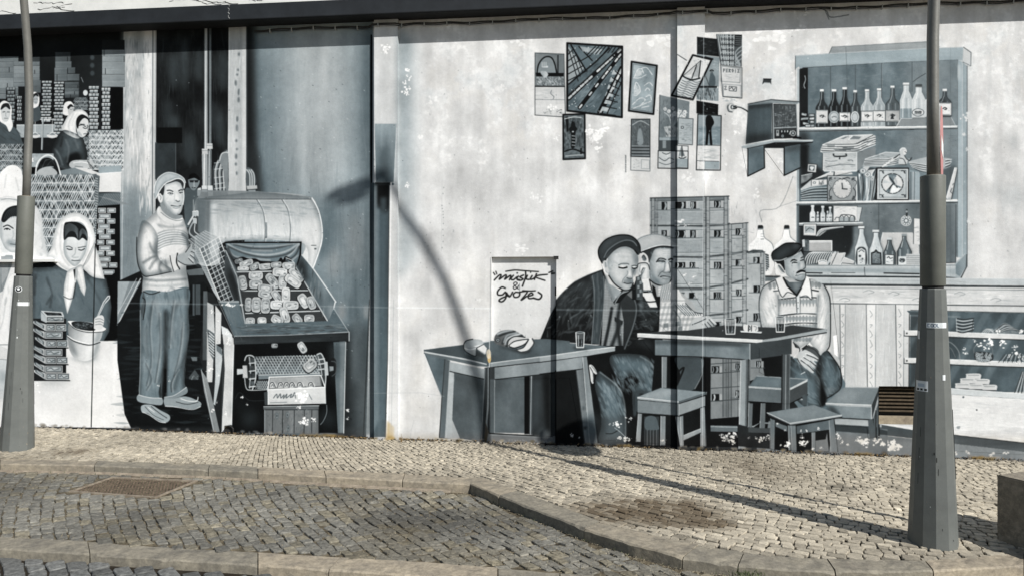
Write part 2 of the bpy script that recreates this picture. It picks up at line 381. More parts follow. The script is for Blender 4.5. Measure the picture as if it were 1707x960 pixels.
P([(20,790),(24,765),(40,754),(80,754),(86,765),(84,790)],138,t=.4)
S([(195,440),(250,470),(272,560),(205,640)],208,t=.2,a=.5,soft=2)
# lower left woman body: bright coat and arm
at(0,470,3.84)
P([(-170*3.84,-140),(200,-140),(200,960),(-170*3.84,960)],200,t=.1,n=8)
P([(0,-140),(90,-140),(60,-60),(20,60),(0,70)],120,t=.4,n=12); P([(8,-160),(60,-160),(50,-40),(12,20)],140,t=.3)
S([(30,60),(60,-20),(110,-60),(200,-90),(200,400),(0,400),(0,200)],218,t=.05,n=4); 
K([(90,0),(70,120),(60,300)],165,2,a=.6,soft=1); K([(40,100),(20,240),(0,300)],150,2,a=.5,soft=1); L([(0,400),(66,400)],90,1); L([(0,492),(58,498)],120,1)
strokes([(20,-20),(200,-90),(200,400),(0,400)],40,150,190,4,1.5,70,.45,.3,sm=False); P([(0,500),(60,500),(50,700),(0,700)],190,n=6); P([(0,560),(40,580),(40,640),(0,640)],150,soft=4); P([(-400,700),(45,700),(38,960),(-400,960)],215,t=0,n=6)
P([(-400,690),(48,690),(45,750),(-400,750)],170,t=.3,soft=3,a=.7)
# ---- central woman with pot and tins ---------------------------------------
at(0,230,3.84)
film('painted_packer',[(330,700),(350,600),(400,510),(480,484),(560,520),(615,660),(670,900),(720,1100),(700,1250),(200,1250),(200,850),(270,760)],'packer woman in white headscarf and blue overall painted looking down at pot')
P([(200,840),(380,820),(680,900),(715,1080),(700,1240),(690,1290),(640,1340),(200,1340)],88,t=.7,n=10)
S([(205,860),(290,850),(380,830),(470,900),(440,1100),(300,1200),(200,1200)],92,t=.7,a=.6,n=8)
for c_ in ([(300,900),(330,1000),(320,1080)],[(330,1010),(300,1060)],[(560,900),(620,1000),(650,1060)],[(230,880),(220,1000)]): K(c_,28,3,a=.5,soft=2)
BOD=[(200,840),(380,820),(680,900),(715,1080),(700,1240),(690,1290),(640,1340),(200,1340)]
rim(BOD,24,9,.6,4,sm=False); strokes(BOD,90,50,130,4,1.3,70,.4,.8,sm=False)
S([(540,920),(640,930),(690,1000),(700,1090),(640,1120),(560,1060)],104,t=.7,a=.5,soft=5)
P([(690,900),(770,840),(770,1010),(755,1280),(640,1340),(700,1240),(715,1080)],12)
at(0,230,3.84)
S([(272,772),(340,750),(420,745),(470,860),(400,840),(330,790)],212,t=.05)
S([(332,700),(350,610),(380,540),(430,495),(490,482),(545,505),(590,560),(612,640),(615,700),(640,780),(668,895),(660,905),(590,890),(520,835),(470,862),(400,830),(340,770),(300,760)],226,t=.03,n=4)
SC_=[(332,700),(350,610),(380,540),(430,495),(490,482),(545,505),(590,560),(612,640),(615,700),(640,780),(668,895),(660,905),(590,890),(520,835),(470,862),(400,830),(340,770),(300,760)]
rim(SC_,120,6,.55,3); strokes(SC_,40,165,200,3,1.3,50,.4,.2)
for c_,g_ in (([(365,600),(350,690),(370,780)],185),([(395,560),(385,680),(400,760),(440,820)],170),([(430,510),(500,500),(560,545),(590,620)],195),([(575,640),(560,720),(530,790)],170),([(600,700),(560,790),(520,830)],120),([(420,520),(480,500),(540,520)],200)): K(c_,g_,2.2,a=.6,soft=1)
K([(612,660),(530,830)],90,1.2,a=.6)
S([(412,650),(420,580),(450,545),(520,545),(556,590),(562,660),(548,740),(505,810),(470,822),(425,775),(408,720)],200,t=.4,n=3)
rim([(412,650),(420,580),(450,545),(520,545),(556,590),(562,660),(548,740),(505,810),(470,822),(425,775),(408,720)],104,6,.6,3); S([(410,655),(412,560),(440,542),(500,545),(545,575),(562,620),(560,662),(530,645),(505,660),(480,642),(440,640)],24)
for i in range(9): K([(415,640-i*9),(445,600-i*6),(480,605-i*5),(500,652-i*8)],120,.8,a=.65)
for i in range(6): K([(508,655-i*9),(525,615-i*6),(548,625-i*5),(560,655-i*6)],130,.8,a=.6)
K([(424,700),(440,697),(464,708)],60,1.3); K([(500,706),(525,702),(548,697)],60,1.3); K([(430,712),(444,718),(462,716)],40,1.8); K([(504,718),(522,722),(540,712)],40,1.8)
K([(484,708),(480,745),(462,762),(476,768),(500,766)],140,1.5,a=.8,soft=.5); K([(460,786),(480,790),(512,786)],80,1.6); K([(470,802),(500,802)],160,1.4,a=.6,soft=.5)
S([(412,700),(430,770),(470,822),(440,810),(415,760)],160,a=.5,soft=2); S([(556,690),(545,760),(505,812),(530,770)],165,a=.5,soft=2)
at(0,470,3.84)
P([(430,-60),(480,-90),(500,-60),(480,40),(466,105),(432,205),(408,90),(412,20)],224,t=.05); P([(480,-85),(530,-100),(552,40),(542,92),(520,60),(490,-20)],220,t=.05)
rim([(430,-60),(480,-90),(500,-60),(480,40),(466,105),(432,205),(408,90),(412,20)],110,5,.5,2); rim([(480,-85),(530,-100),(552,40),(542,92),(520,60),(490,-20)],100,5,.5,2); K([(408,92),(440,108),(466,105)],60,1.3); K([(440,-40),(430,60)],170,1.6,a=.6,soft=1); K([(500,-60),(530,40)],165,1.6,a=.6,soft=1); P([(470,-75),(484,-80),(482,0)],30); K([(484,10),(470,100)],30,2,a=.8,soft=.5)
# seam: horizontal light line across mural
# table
P([(430,380),(755,376),(838,935),(200,925),(200,330),(300,330)],214,t=.05,n=5,nf='c')
P([(205,640),(430,630),(420,760),(260,760)],196,t=.2,soft=9,a=.5); P([(560,560),(640,560),(620,900),(590,900)],222,a=.5,soft=5,t=0)
P([(200,600),(430,590),(470,640),(300,680)],150,t=.3,a=.5,soft=7)
L([(752,378),(775,470),(838,930)],235,1.6); P([(728,390),(745,390),(740,900),(728,900)],228,t=0,a=.7,soft=2)
# pot and bowl
film('painted_pot',[(434,255),(600,262),(682,300),(650,330),(640,430),(600,490),(540,505),(470,470),(430,350),(442,300)],'two handled metal pot in bowl painted on white table')
S([(450,480),(480,500),(560,512),(640,490),(610,480)],120,a=.7,soft=4)
S([(430,350),(500,385),(560,400),(640,380),(640,430),(620,470),(560,505),(500,495),(455,455)],(140,212,(440,420),(560,450)),t=.2,n=6); S([(450,360),(500,470),(460,440)],70,a=.5,soft=3); S([(610,400),(640,400),(620,470),(590,490)],90,a=.5,soft=3)
S([(442,270),(500,310),(600,325),(655,310),(640,375),(580,398),(500,385),(445,350)],(120,206,(440,300),(560,330)),t=.25,n=6); S([(620,320),(655,315),(640,380),(600,392)],120,a=.6,soft=3)
K([(430,345),(480,380),(570,402),(640,385)],40,1.6); K([(432,342),(480,372),(570,394)],232,1.5)
S([(434,255),(480,250),(600,262),(682,300),(650,320),(560,318),(480,300)],225,t=.1); S([(460,258),(520,252),(600,268),(610,308),(550,310),(480,292)],40,n=20,nf='f'); hatch(465,262,600,300,40,130,1,.4,.8,14); K([(436,258),(480,298),(560,320),(650,318),(682,302)],40,1.1)
S([(605,235),(650,212),(668,235),(660,285),(640,305),(600,295)],210,t=.15); 
for y in (238,255,272): K([(610,y),(640,y-4),(662,y+6)],110,1)
L([(622,222),(662,130),(690,92),(702,90),(700,105),(668,140),(632,212)],215,1.6); L([(625,215),(690,100)],120,1,a=.8)
# carton tins
def tin(x,y,w,h,k=1):
    P([(x,y),(x+w,y),(x+w,y+h),(x,y+h)],188,t=.2); P([(x+4,y+4),(x+w-4,y+4),(x+w-4,y+h-5),(x+4,y+h-5)],70); P([(x+9,y+9),(x+w-9,y+9),(x+w-9,y+h-10),(x+9,y+h-10)],160,n=18,nf='f')
    K([(x+14,y+h/2),(x+w/3,y+h/3),(x+w/2,y+h*.6),(x+w*.8,y+h*.4)],60,1.2,a=.8)
film('painted_tin_stack',[(262,183),(405,190),(426,280),(425,635),(262,630),(203,560),(203,262)],'crooked stack of sardine tins painted on white table')
R(205,235,425,632,26)
ys=[270,318,374,430,480,535,582]
for i,y in enumerate(ys):
    o=(0,-2,14,-8,-6,0,4)[i]; x1=296+(-6 if i%2 else 0); w=(128,112,140,110,140,112,150)[i]
    P([(210+o,y-50+28),(x1-2,y+2-2),(x1-2,y+44),(212+o,y-8)],165,t=.25,n=16,nf='f'); P([(222+o,y-30),(x1-12,y+8),(x1-12,y+30),(222+o,y-8)],70,a=.8); P([(232+o,y-22),(x1-22,y+6),(x1-22,y+22),(232+o,y-8)],150,a=.9)
    if i in (1,3,5): tin(x1,y,w,44)
    else: tin(x1,y,w*.46,44); tin(x1+w*.48,y,w*.52,44)
    L([(x1,y+46),(x1+w,y+47)],15,1.6)
P([(262,184),(400,192),(412,220),(296,222)],190); P([(282,192),(390,198),(400,214),(304,214)],40,n=20,nf='f'); P([(262,190),(296,222),(300,262),(264,245)],165); tin(298,220,112,36)
flake(235,650,18,10,240); flake(250,700,12,8,240)
# strap / strut and pilaster-side shapes
P([(755,0),(870,0),(890,20),(752,275)],150,t=.5,n=8); P([(830,0),(905,0),(755,275),(752,230)],120,t=.5,n=8); L([(900,-20),(752,275)],205,1.5); L([(875,-20),(755,200)],200,1,a=.8)
L([(610,-240),(600,200),(584,925)],14,1.5)
# ---- man in white jumper ---------------------------------------------------
at()
P([(196,540),(232,500),(340,470),(382,520),(382,722),(220,716),(208,690),(196,600)],17,t=.6,n=4)
hatch(200,500,380,705,150,50,5,0,.4,34,t=.9)
at(200,230,3.84)
P([(395,220),(500,180),(560,240),(560,720),(400,720)],30,n=8)
# background man in the doorway
film('painted_onlooker',[(415,330),(435,240),(480,230),(515,270),(505,330),(500,480),(420,480)],'small shadowy man painted in dark doorway behind jumper man')
S([(415,345),(460,330),(500,345),(480,480),(460,560),(420,560)],76,t=.6,n=8); S([(438,270),(450,240),(485,236),(510,262),(508,300),(485,335),(465,338),(445,315)],112,t=.5); S([(438,270),(448,240),(480,232),(508,255),(510,278),(480,262),(450,268)],10)
P([(445,276),(505,276),(500,290),(450,290)],30); K([(475,280),(474,312),(480,314)],170,1.6,a=.7); K([(462,322),(482,322)],40,1.3)
L([(470,400),(470,480)],150,1.2)
# jumper
film('painted_man',[(230,300),(290,232),(380,240),(420,290),(410,400),(400,520),(440,620),(440,680),(500,740),(520,790),(440,850),(440,1020),(430,1400),(420,1560),(520,1640),(300,1840),(120,1640),(130,1300),(140,1020),(110,800),(110,640),(180,520),(250,450)],'worker in flat cap and white roll neck jumper painted holding wire basket')
J=[(245,450),(262,480),(330,520),(400,515),(420,560),(440,620),(445,680),(460,700),(440,760),(425,830),(435,900),(440,970),(400,1005),(300,1020),(200,1018),(150,1000),(140,960),(145,890),(118,820),(107,740),(110,640),(140,570),(180,520),(225,480)]
S(J,206,t=.08,n=4)
with clip(J,sm=True):
    for p_,g_,a_ in (([(110,620),(150,560),(160,700),(170,880),(110,880)],165,.6),([(235,600),(250,700),(235,770),(300,790),(400,740),(440,700),(440,760),(330,810),(250,800),(215,740)],120,.75),([(140,880),(300,850),(400,830),(430,900),(300,890),(150,900)],100,.55),([(235,640),(245,740),(225,740)],30,.9),([(400,600),(450,640),(440,700)],120,.5)):
        S(p_,g_,a=a_,soft=4,t=.4)
    for i in range(7):
        K([(245,615+i*17+0),(290,598+i*16),(350,592+i*15),(400,600+i*14),(440,630+i*10)],120,2.6,a=.75,soft=.6); K([(245,622+i*17),(290,605+i*16),(350,599+i*15),(400,607+i*14),(440,637+i*10)],226,1.6,a=.7)
    for i in range(7): K([(232,745),(215+rng.uniform(-30,20),700+rng.uniform(-40,60)),(170+rng.uniform(-20,20),660+i*26)],135,2,a=.35,soft=1.5)
    for i in range(6): K([(270,790),(255+i*14,830),(240+i*18,865)],140,2,a=.4,soft=1.5)
    S([(150,905),(300,890),(420,900),(440,1000),(150,1010)],196,t=.2,a=.6,n=8,nf='m',soft=2)
    hatch(150,920,430,1000,40,165,2,.3,.3,20)
rim(J,54,12,.52,6); S([(150,600),(180,560),(190,700),(160,820),(130,740)],226,a=.5,soft=7,t=0); S([(300,560),(400,560),(420,600),(300,590)],226,a=.5,soft=4,t=0); S([(270,700),(420,690),(400,730),(300,750)],222,a=.5,soft=5,t=0); strokes(J,70,110,170,2.5,1.3,50,.35,.4,sp=.6)
rim([(140,540),(200,560),(245,640),(240,740),(270,800),(330,850),(200,885),(150,880),(115,800),(108,700)],60,9,.5,5)
for c_,g_ in (([(235,760),(200,770),(150,800)],60),([(238,775),(215,800),(190,840)],70),([(262,800),(250,830),(262,862)],70),([(290,790),(300,830),(320,850)],80),([(232,740),(205,720),(190,680)],80),([(400,620),(430,650),(436,700)],60),([(250,560),(320,575),(400,565)],110),([(150,905),(250,915),(420,905)],70),([(150,940),(260,950),(400,940)],140),([(330,960),(380,985),(430,960)],110)): K(c_,g_,4,a=.55,soft=1.6)
for c_ in ([(108,640),(107,740),(118,820),(150,882),(200,885),(330,858)],[(145,890),(140,960),(150,1008),(300,1024),(430,1000)],[(245,470),(262,490),(330,535),(395,530)],[(440,620),(446,680)]): K(c_,22,1.6,a=.85)
S([(245,450),(258,445),(300,485),(350,510),(398,508),(400,540),(360,555),(300,545),(255,510),(238,480)],206,t=.1); K([(262,480),(310,515),(360,532),(400,528)],110,1.5,a=.8)
P([(318,755),(370,740),(362,800),(382,840),(345,858),(330,810)],200,t=.1); K([(320,757),(330,810),(345,858)],30,1.2); K([(368,742),(362,800),(382,842)],20,2)
# head
S([(262,380),(300,330),(330,480),(400,500),(390,520),(340,522),(290,490),(262,450)],126,t=.4)
at(240,280,11.29)
S([(370,340),(420,300),(600,260),(700,310),(745,420),(755,560),(740,700),(700,840),(640,895),(560,890),(480,820),(400,740),(330,660),(330,520)],198,t=.25,n=3)
S([(340,520),(380,560),(420,700),(500,830),(560,890),(640,900),(600,940),(440,900),(330,800),(310,680)],128,t=.4,soft=2,a=.8)
S([(460,640),(540,700),(520,800),(460,780)],150,a=.6,soft=2); S([(560,650),(600,640),(690,650),(700,740),(640,720),(540,700)],160,a=.7,soft=1.5,t=.4)
rim([(370,340),(420,300),(600,260),(700,310),(745,420),(755,560),(740,700),(700,840),(640,895),(560,890),(480,820),(400,740),(330,660),(330,520)],90,6,.55,3.5); strokes([(380,340),(700,310),(745,560),(700,840),(560,890),(400,740)],46,150,215,3,1.3,90,.35,.3); K([(438,436),(490,432),(545,455)],50,1.9); K([(655,445),(690,425),(735,430)],45,1.9); K([(450,488),(490,480),(545,492)],40,1.3); E(505,493,22,13,90); E(500,492,9,9,20); K([(470,515),(510,518),(545,500)],110,.9); K([(660,480),(690,472),(725,470)],40,1.4); E(692,488,16,11,110); E(690,486,8,8,20)
K([(580,480),(575,560),(570,620),(600,632)],150,1.3,a=.7,soft=.5); K([(600,620),(640,645),(672,632)],60,1.4); K([(655,480),(672,560),(680,620)],165,1.4,a=.7,soft=.5); P([(585,500),(640,490),(665,620),(600,610)],222,a=.5,soft=1.2,t=.1)
K([(512,718),(570,728),(640,735),(690,720)],60,1.6); K([(545,760),(610,772),(670,755)],110,1.3,a=.8); P([(540,735),(680,735),(640,765),(570,762)],165,a=.8)
K([(745,430),(752,560),(735,700)],226,1.4); K([(700,310),(745,420)],60,1.2)
S([(258,560),(280,490),(325,500),(355,560),(350,640),(310,670),(275,620)],200,t=.15); K([(290,520),(320,560),(310,610)],120,1.2)
S([(290,460),(340,380),(385,320),(390,400),(370,520),(335,520),(310,480)],40)
S([(400,325),(460,270),(600,230),(700,240),(745,330),(745,390),(700,310),(610,270),(500,300),(420,320)],44)
S([(190,480),(205,340),(270,200),(400,110),(520,100),(660,145),(750,210),(782,290),(765,400),(745,395),(752,300),(700,235),(620,215),(520,250),(400,300),(320,390),(270,490),(225,585),(195,560)],178,t=.45,n=6)
S([(300,250),(450,160),(600,170),(700,220),(600,205),(480,260),(340,330),(260,460),(240,520)],150,a=.5,soft=3,t=.5)
rim([(190,480),(205,340),(270,200),(400,110),(520,100),(660,145),(750,210),(782,290),(765,400),(745,395),(752,300),(700,235),(620,215),(520,250),(400,300),(320,390),(270,490),(225,585),(195,560)],90,4,.6,2.5); K([(225,585),(275,480),(330,385),(410,300),(520,250),(620,212),(700,228),(758,300),(755,390)],225,1.4); K([(190,480),(205,340),(270,200),(400,108),(520,98),(660,143),(750,208),(783,290)],232,1.2,a=.8)
P([(280,500),(320,440),(330,480)],30)
# hand
at(200,230,3.84)
S([(370,755),(420,735),(450,690),(462,684),(466,715),(500,735),(525,760),(515,775),(470,760),(500,790),(498,810),(440,822),(390,808),(372,790)],150,t=.35,n=6); 
for c_ in ([(455,730),(500,748),(520,768)],[(450,752),(480,780),(498,800)],[(440,775),(470,805)],[(420,735),(450,692)],[(372,790),(420,815),(490,815)]): K(c_,40,1.2)
for c_ in ([(450,745),(490,772)],[(440,765),(470,792)],[(470,728),(510,750)]): K(c_,205,1.4,a=.8)
P([(425,850),(530,835),(540,880),(440,884)],90,t=.4)
# trousers
at(200,470,3.84)
S([(150,60),(300,65),(440,40),(440,200),(444,340),(420,500),(410,640),(425,690),(360,740),(290,735),(280,600),(290,400),(275,660),(265,740),(130,720),(128,600),(132,400),(128,200)],96,t=.85,n=6)
TR=[(150,60),(440,40),(442,340),(415,640),(425,700),(340,745),(265,755),(120,720),(132,400),(128,180)]
P([(150,62),(300,66),(438,42),(442,340),(412,560),(415,650),(428,690),(420,715),(300,745),(285,700),(290,560),(268,700),(268,740),(120,740),(128,600),(132,400),(130,180)],112,t=.85,n=6)
with clip(TR):
    for c_ in ([(290,180),(295,350),(285,560)],[(200,160),(170,300),(180,480)],[(360,150),(320,300),(330,380)],[(430,450),(380,560),(350,680)],[(250,640),(280,560)],[(380,140),(330,180),(300,300)]): K(c_,45,5,a=.5,soft=3)
    for c_ in ([(210,120),(190,300),(200,500),(170,660)],[(250,200),(255,420),(225,640)],[(345,120),(325,260),(315,420)],[(400,260),(385,430),(345,600)],[(165,520),(200,620),(170,690)],[(370,560),(330,640),(330,700)]): K(c_,48,2.2,a=.7,soft=.8); K([(x_+9,y_) for x_,y_ in c_],156,2.2,a=.55,soft=.9)
    for c_ in ([(240,150),(260,300),(240,500)],[(160,300),(160,560)],[(390,220),(400,400),(360,560)],[(220,100),(240,200)],[(330,250),(340,400)]): K(c_,140,7,a=.35,soft=4)
    hatch(140,200,430,650,70,120,2,1.6,.25,60,t=.8)
    strokes(TR,160,60,150,4,1.6,110,.38,.8,sm=False,sp=.15); L([(131,70),(130,400),(120,720)],36,7,a=.6,soft=4); L([(440,50),(442,340),(412,560),(420,700)],36,9,a=.6,soft=4); L([(292,200),(288,560),(270,720)],22,8,a=.6,soft=4); S([(170,200),(240,180),(240,620),(160,640)],132,a=.35,soft=9,t=.7); S([(330,160),(400,150),(380,560),(320,600)],128,a=.35,soft=8,t=.7)
    P([(130,120),(440,110),(440,150),(130,150)],150,a=.35,soft=3,t=.4); P([(280,560),(300,420),(300,740),(270,740)],16,soft=2)
P([(150,60),(145,95),(150,115),(135,190),(150,240),(165,180),(165,110)],60,a=.6); K([(145,100),(160,115),(160,160),(148,240)],25,1.4); K([(150,62),(200,78),(255,62)],35,1.6); K([(130,180),(132,400),(128,600),(124,720)],170,1.1,a=.7); K([(290,560),(290,700)],12,4)
S([(118,722),(190,738),(268,742),(268,785),(190,780),(116,762)],140,t=.6,n=6); S([(285,738),(350,725),(410,680),(428,672),(430,710),(360,742),(300,752)],128,t=.6)
K([(118,720),(190,738),(268,742)],200,1.1); K([(285,735),(350,722),(425,672)],190,1.1)
S([(140,790),(200,785),(260,820),(315,850),(320,880),(290,900),(240,880),(180,840),(142,832)],150,t=.55,n=8); K([(145,830),(190,850),(250,890),(292,898)],225,1.1); K([(200,795),(250,835),(300,868)],60,1.3); K([(180,800),(220,830)],210,1.2); K([(160,795),(215,850),(280,880)],70,1)
S([(285,745),(345,745),(400,732),(440,735),(480,750),(518,770),(515,795),(460,812),(380,800),(330,798),(290,792)],140,t=.55,n=8); K([(290,792),(360,798),(460,814),(516,795)],215,1.1); K([(360,765),(430,780),(500,768)],60,1.3); K([(390,745),(440,760),(490,760),(500,735)],215,1.4)
flake(245,662,12,6,235); flake(318,628,12,5,225)
P([(262,640),(250,700),(255,740),(262,740)],10,a=.6)
for i in range(5): L([(455,110+i*0+20),(452,130)],0,1)
R(466,20,480,215,100,t=.5,a=.7); R(485,20,515,210,90,t=.5,a=.7); P([(455,480),(495,480),(495,505),(465,505)],120,a=.8); P([(442,610),(480,560),(508,600),(500,625),(445,622)],70); hatch(445,600,500,620,10,170,1,1.5,.7,14)
# lower fringe of floor
at()
R(200,712,660,735,60,t=.3,soft=3,a=.4)
# ---- tank, chute of tins, drum and crate --------------------------------------
at()
# posts and pipe above the tank
film('painted_post',[(382,40),(410,40),(411,332),(380,332)],'pale square post painted above boiler tank')
P([(382,-40),(411,-40),(411,330),(380,330)],172,t=.25,n=14,nf='v'); P([(404,40),(411,40),(411,320),(404,320)],196,t=.2,a=.7,soft=1)
for y in (92,118,126,140,155,168,200,215,236,250,262,275,290): E(396+rng.uniform(-3,3),y,2,rng.uniform(1.5,6),85,a=.8,soft=.8)
hatch(384,60,408,320,50,205,1.4,1.57,.5,20); L([(382,40),(380,320)],215,1.2); L([(411,40),(411,320)],60,1.2)
film('painted_pipe',[(341,40),(354,40),(352,325),(339,325)],'pair of thin upright pipes painted beside square post')
R(341,-40,346.5,320,140,t=.3,n=10,nf='v'); L([(343.5,40),(342,320)],215,1.5,a=.8); L([(347.5,40),(347,320)],12,1.6); R(348.5,-40,353,320,96,t=.4,n=14,nf='v'); L([(350.5,60),(350,320)],160,1,a=.6)
at(200,230,3.84)
for x,y in ((575,58),(545,92)): P([(x-20,y-18),(x+18,y-18),(x+20,y+18),(x-18,y+18)],186,t=.2); L([(x-20,y-6),(x+20,y-6)],90,1,a=.6)
P([(525,108),(560,108),(556,330),(530,330)],150,t=.3); L([(540,110),(538,325)],218,1.6); P([(566,85),(588,85),(584,320),(562,320)],110,t=.4); L([(572,90),(570,318)],190,1.2)
P([(498,328),(520,322),(522,345),(510,378),(497,378)],176); P([(525,310),(556,310),(560,352),(525,350)],196); P([(562,310),(595,310),(598,375),(566,377)],196); L([(562,345),(598,345)],90,1.2); L([(525,335),(558,335)],90,1.2); L([(497,378),(511,378)],30,1.5)
# hoses
S([(600,340),(592,250),(600,180),(640,150),(660,100),(692,96),(692,355),(640,350)],60,n=8)
for o in (0,26,52): K([(640+o*.9-20,340),(618+o,300),(614+o,220),(630+o,150)],134,3.2); K([(636+o*.9-20,335),(612+o,300),(608+o,220),(624+o,155)],205,1.2)
for y in (165,205,260,300,330): L([(604,y),(690,y-12)],205,1.4,a=.7)
S([(635,150),(650,105),(675,94),(692,105),(692,350),(672,300),(660,200)],118,t=.4); K([(638,150),(650,108),(676,96),(692,100)],190,1.6)
S([(810,205),(835,198),(862,230),(870,300),(812,320)],80); 
for o in (0,14,28): K([(812+o,208),(830+o,240),(832+o,310)],170,2)
P([(812,312),(878,308),(880,330),(816,335)],165,t=.2); P([(822,338),(870,336),(868,352),(824,352)],130)
# tank
film('painted_tank',[(500,390),(690,355),(1000,355),(1220,400),(1290,520),(1290,640),(1220,760),(1170,850),(1000,680),(680,675),(640,760),(520,800),(480,700),(480,480)],'big riveted boiler tank painted in pale grey')
at()
TK=[(326,336),(334,332),(380,326),(430,322),(500,327),(520,331),(530,352),(537,380),(536,405),(530,425),(521,450),(514,448),(500,405),(376,404),(372,425),(340,445),(325,440),(325,400)]
S([(326,336),(350,330),(400,325),(460,322),(518,330),(530,352),(537,384),(535,410),(521,450),(505,430),(500,405),(376,404),(366,440),(330,440),(325,400)],(150,206,(430,325),(432,405)),t=.3,n=9)
with clip([(320,318),(540,318),(545,460),(320,460)]):
    P([(330,318),(430,320),(515,330),(515,333),(400,333),(330,333)],118,t=.4,a=.9); L([(334,333),(518,333)],60,1); L([(334,335),(516,335)],190,.8,a=.6)
    P([(326,330),(345,334),(343,440),(326,440)],96,t=.5,soft=3); P([(345,334),(352,334),(350,440),(343,440)],56,t=.5,soft=3,a=.7); P([(352,340),(362,340),(360,420),(352,430)],208,soft=3,a=.6)
    for x in (430,472): K([(x-2,334),(x+8,352),(x+12,380),(x+11,404)],84,1.3); K([(x,334),(x+10,352),(x+14,380),(x+13,404)],222,1,a=.8)
    R(442,372,445.5,398,60,a=.8); R(443,372,444.5,396,150)
    hatch(365,338,500,402,90,170,2.2,1.57,.25,20); hatch(365,392,500,403,20,120,2,0,.4,14); hatch(440,340,525,425,60,200,2,1.4,.25,20)
    hatch(352,336,530,360,60,120,3,.05,.4,26,t=.5); hatch(352,350,440,404,60,150,4,1.5,.3,30); hatch(474,340,530,430,50,160,4,1.4,.3,30); rim(TK,70,7,.5,5)
    S([(505,370),(530,370),(534,400),(520,445),(505,420)],212,soft=4,a=.5,t=.15); L([(519,410),(527,410)],60,1); E(526,416,2,1.2,70)
    K([(520,331),(531,352),(537,382),(535,410),(521,450)],236,1.6)
# valve and cables at tank's end
at(200,230,3.84)
P([(486,480),(500,474),(500,600),(520,620),(450,640),(445,560),(466,480)],60,t=.4)
for x,y in ((474,492),(490,490),(478,538)): P([(x-10,y-16),(x+10,y-16),(x+10,y+14),(x-10,y+14)],170); K([(x-10,y-16),(x,y-20),(x+10,y-16),(x+10,y+14)],225,1)
L([(466,508),(438,556)],190,3); K([(466,545),(445,590),(450,620),(490,650)],150,2.4); K([(480,555),(478,600),(500,620)],190,1.5)
# wire basket held by the man
film('painted_basket',[(440,655),(540,598),(630,640),(668,720),(780,980),(770,1010),(700,1060),(650,1080),(610,1020),(510,780)],'wire mesh basket painted under man\'s arm')
P([(440,655),(540,598),(630,640),(672,720),(775,1000),(655,1045),(600,960),(510,770)],70,t=.4,a=.3)
def lerp(a,b,t): return (a[0]+(b[0]-a[0])*t,a[1]+(b[1]-a[1])*t)
def quadgrid(a,b,c,d,nu,nv,g,w,aa=.9):
    for i in range(nu+1): L([lerp(a,b,i/nu),lerp(d,c,i/nu)],g,w,a=aa)
    for i in range(nv+1): L([lerp(a,d,i/nv),lerp(b,c,i/nv)],g,w,a=aa)
quadgrid((510,712),(634,636),(775,1010),(655,1075),5,13,222,1.0); quadgrid((540,700),(600,660),(735,1000),(680,1040),3,20,170,.7,.6)
quadgrid((440,655),(510,712),(655,1075),(600,985),4,22,190,.7,.8)
quadgrid((440,655),(545,598),(634,640),(510,712),7,10,196,.7,.85)
L([(672,700),(780,985)],205,1.8); L([(634,640),(775,1005)],215,1.5); L([(655,1075),(778,1010)],220,1.4); L([(510,712),(655,1075)],225,1.4)
# chute ---------------------------------------------------------------------------
at(370,390,6)
film('painted_chute',[(30,85),(790,85),(800,215),(1130,670),(1130,760),(1280,900),(1280,1080),(150,1080),(30,700)],'open chute full of sardine tins painted below boiler tank')
P([(30,85),(792,85),(800,370),(1070,880),(225,905),(40,360)],40,t=.5,n=8,nf='f')
P([(36,96),(784,94),(782,200),(740,330),(640,270),(560,285),(440,290),(330,270),(200,245),(130,270),(60,180)],104,t=.8,n=6)
for c_,g_,w_ in (([(60,110),(200,180),(440,215),(640,180),(770,100)],165,3),([(60,130),(240,205),(440,240),(640,210),(770,130)],60,3),([(50,140),(130,230),(300,250),(480,268)],150,2.5),([(120,110),(300,150),(520,150),(700,110)],60,3),([(100,100),(330,130),(600,120),(760,96)],150,2),([(600,260),(700,200),(770,110)],170,2.5),([(650,270),(730,220),(780,130)],50,2.5),([(690,280),(760,220)],160,2),([(60,150),(100,230),(160,260)],50,4),([(300,170),(500,175)],130,3)): K(c_,g_,w_,a=.8,soft=.7)
K([(130,270),(200,245),(260,262),(330,262),(380,285),(450,290),(560,290),(590,255),(610,290),(640,240),(690,270)],14,4); L([(35,92),(790,90)],10,2.2); L([(790,88),(782,210),(760,320)],14,2.5); K([(640,245),(700,270),(750,330)],180,1.4)
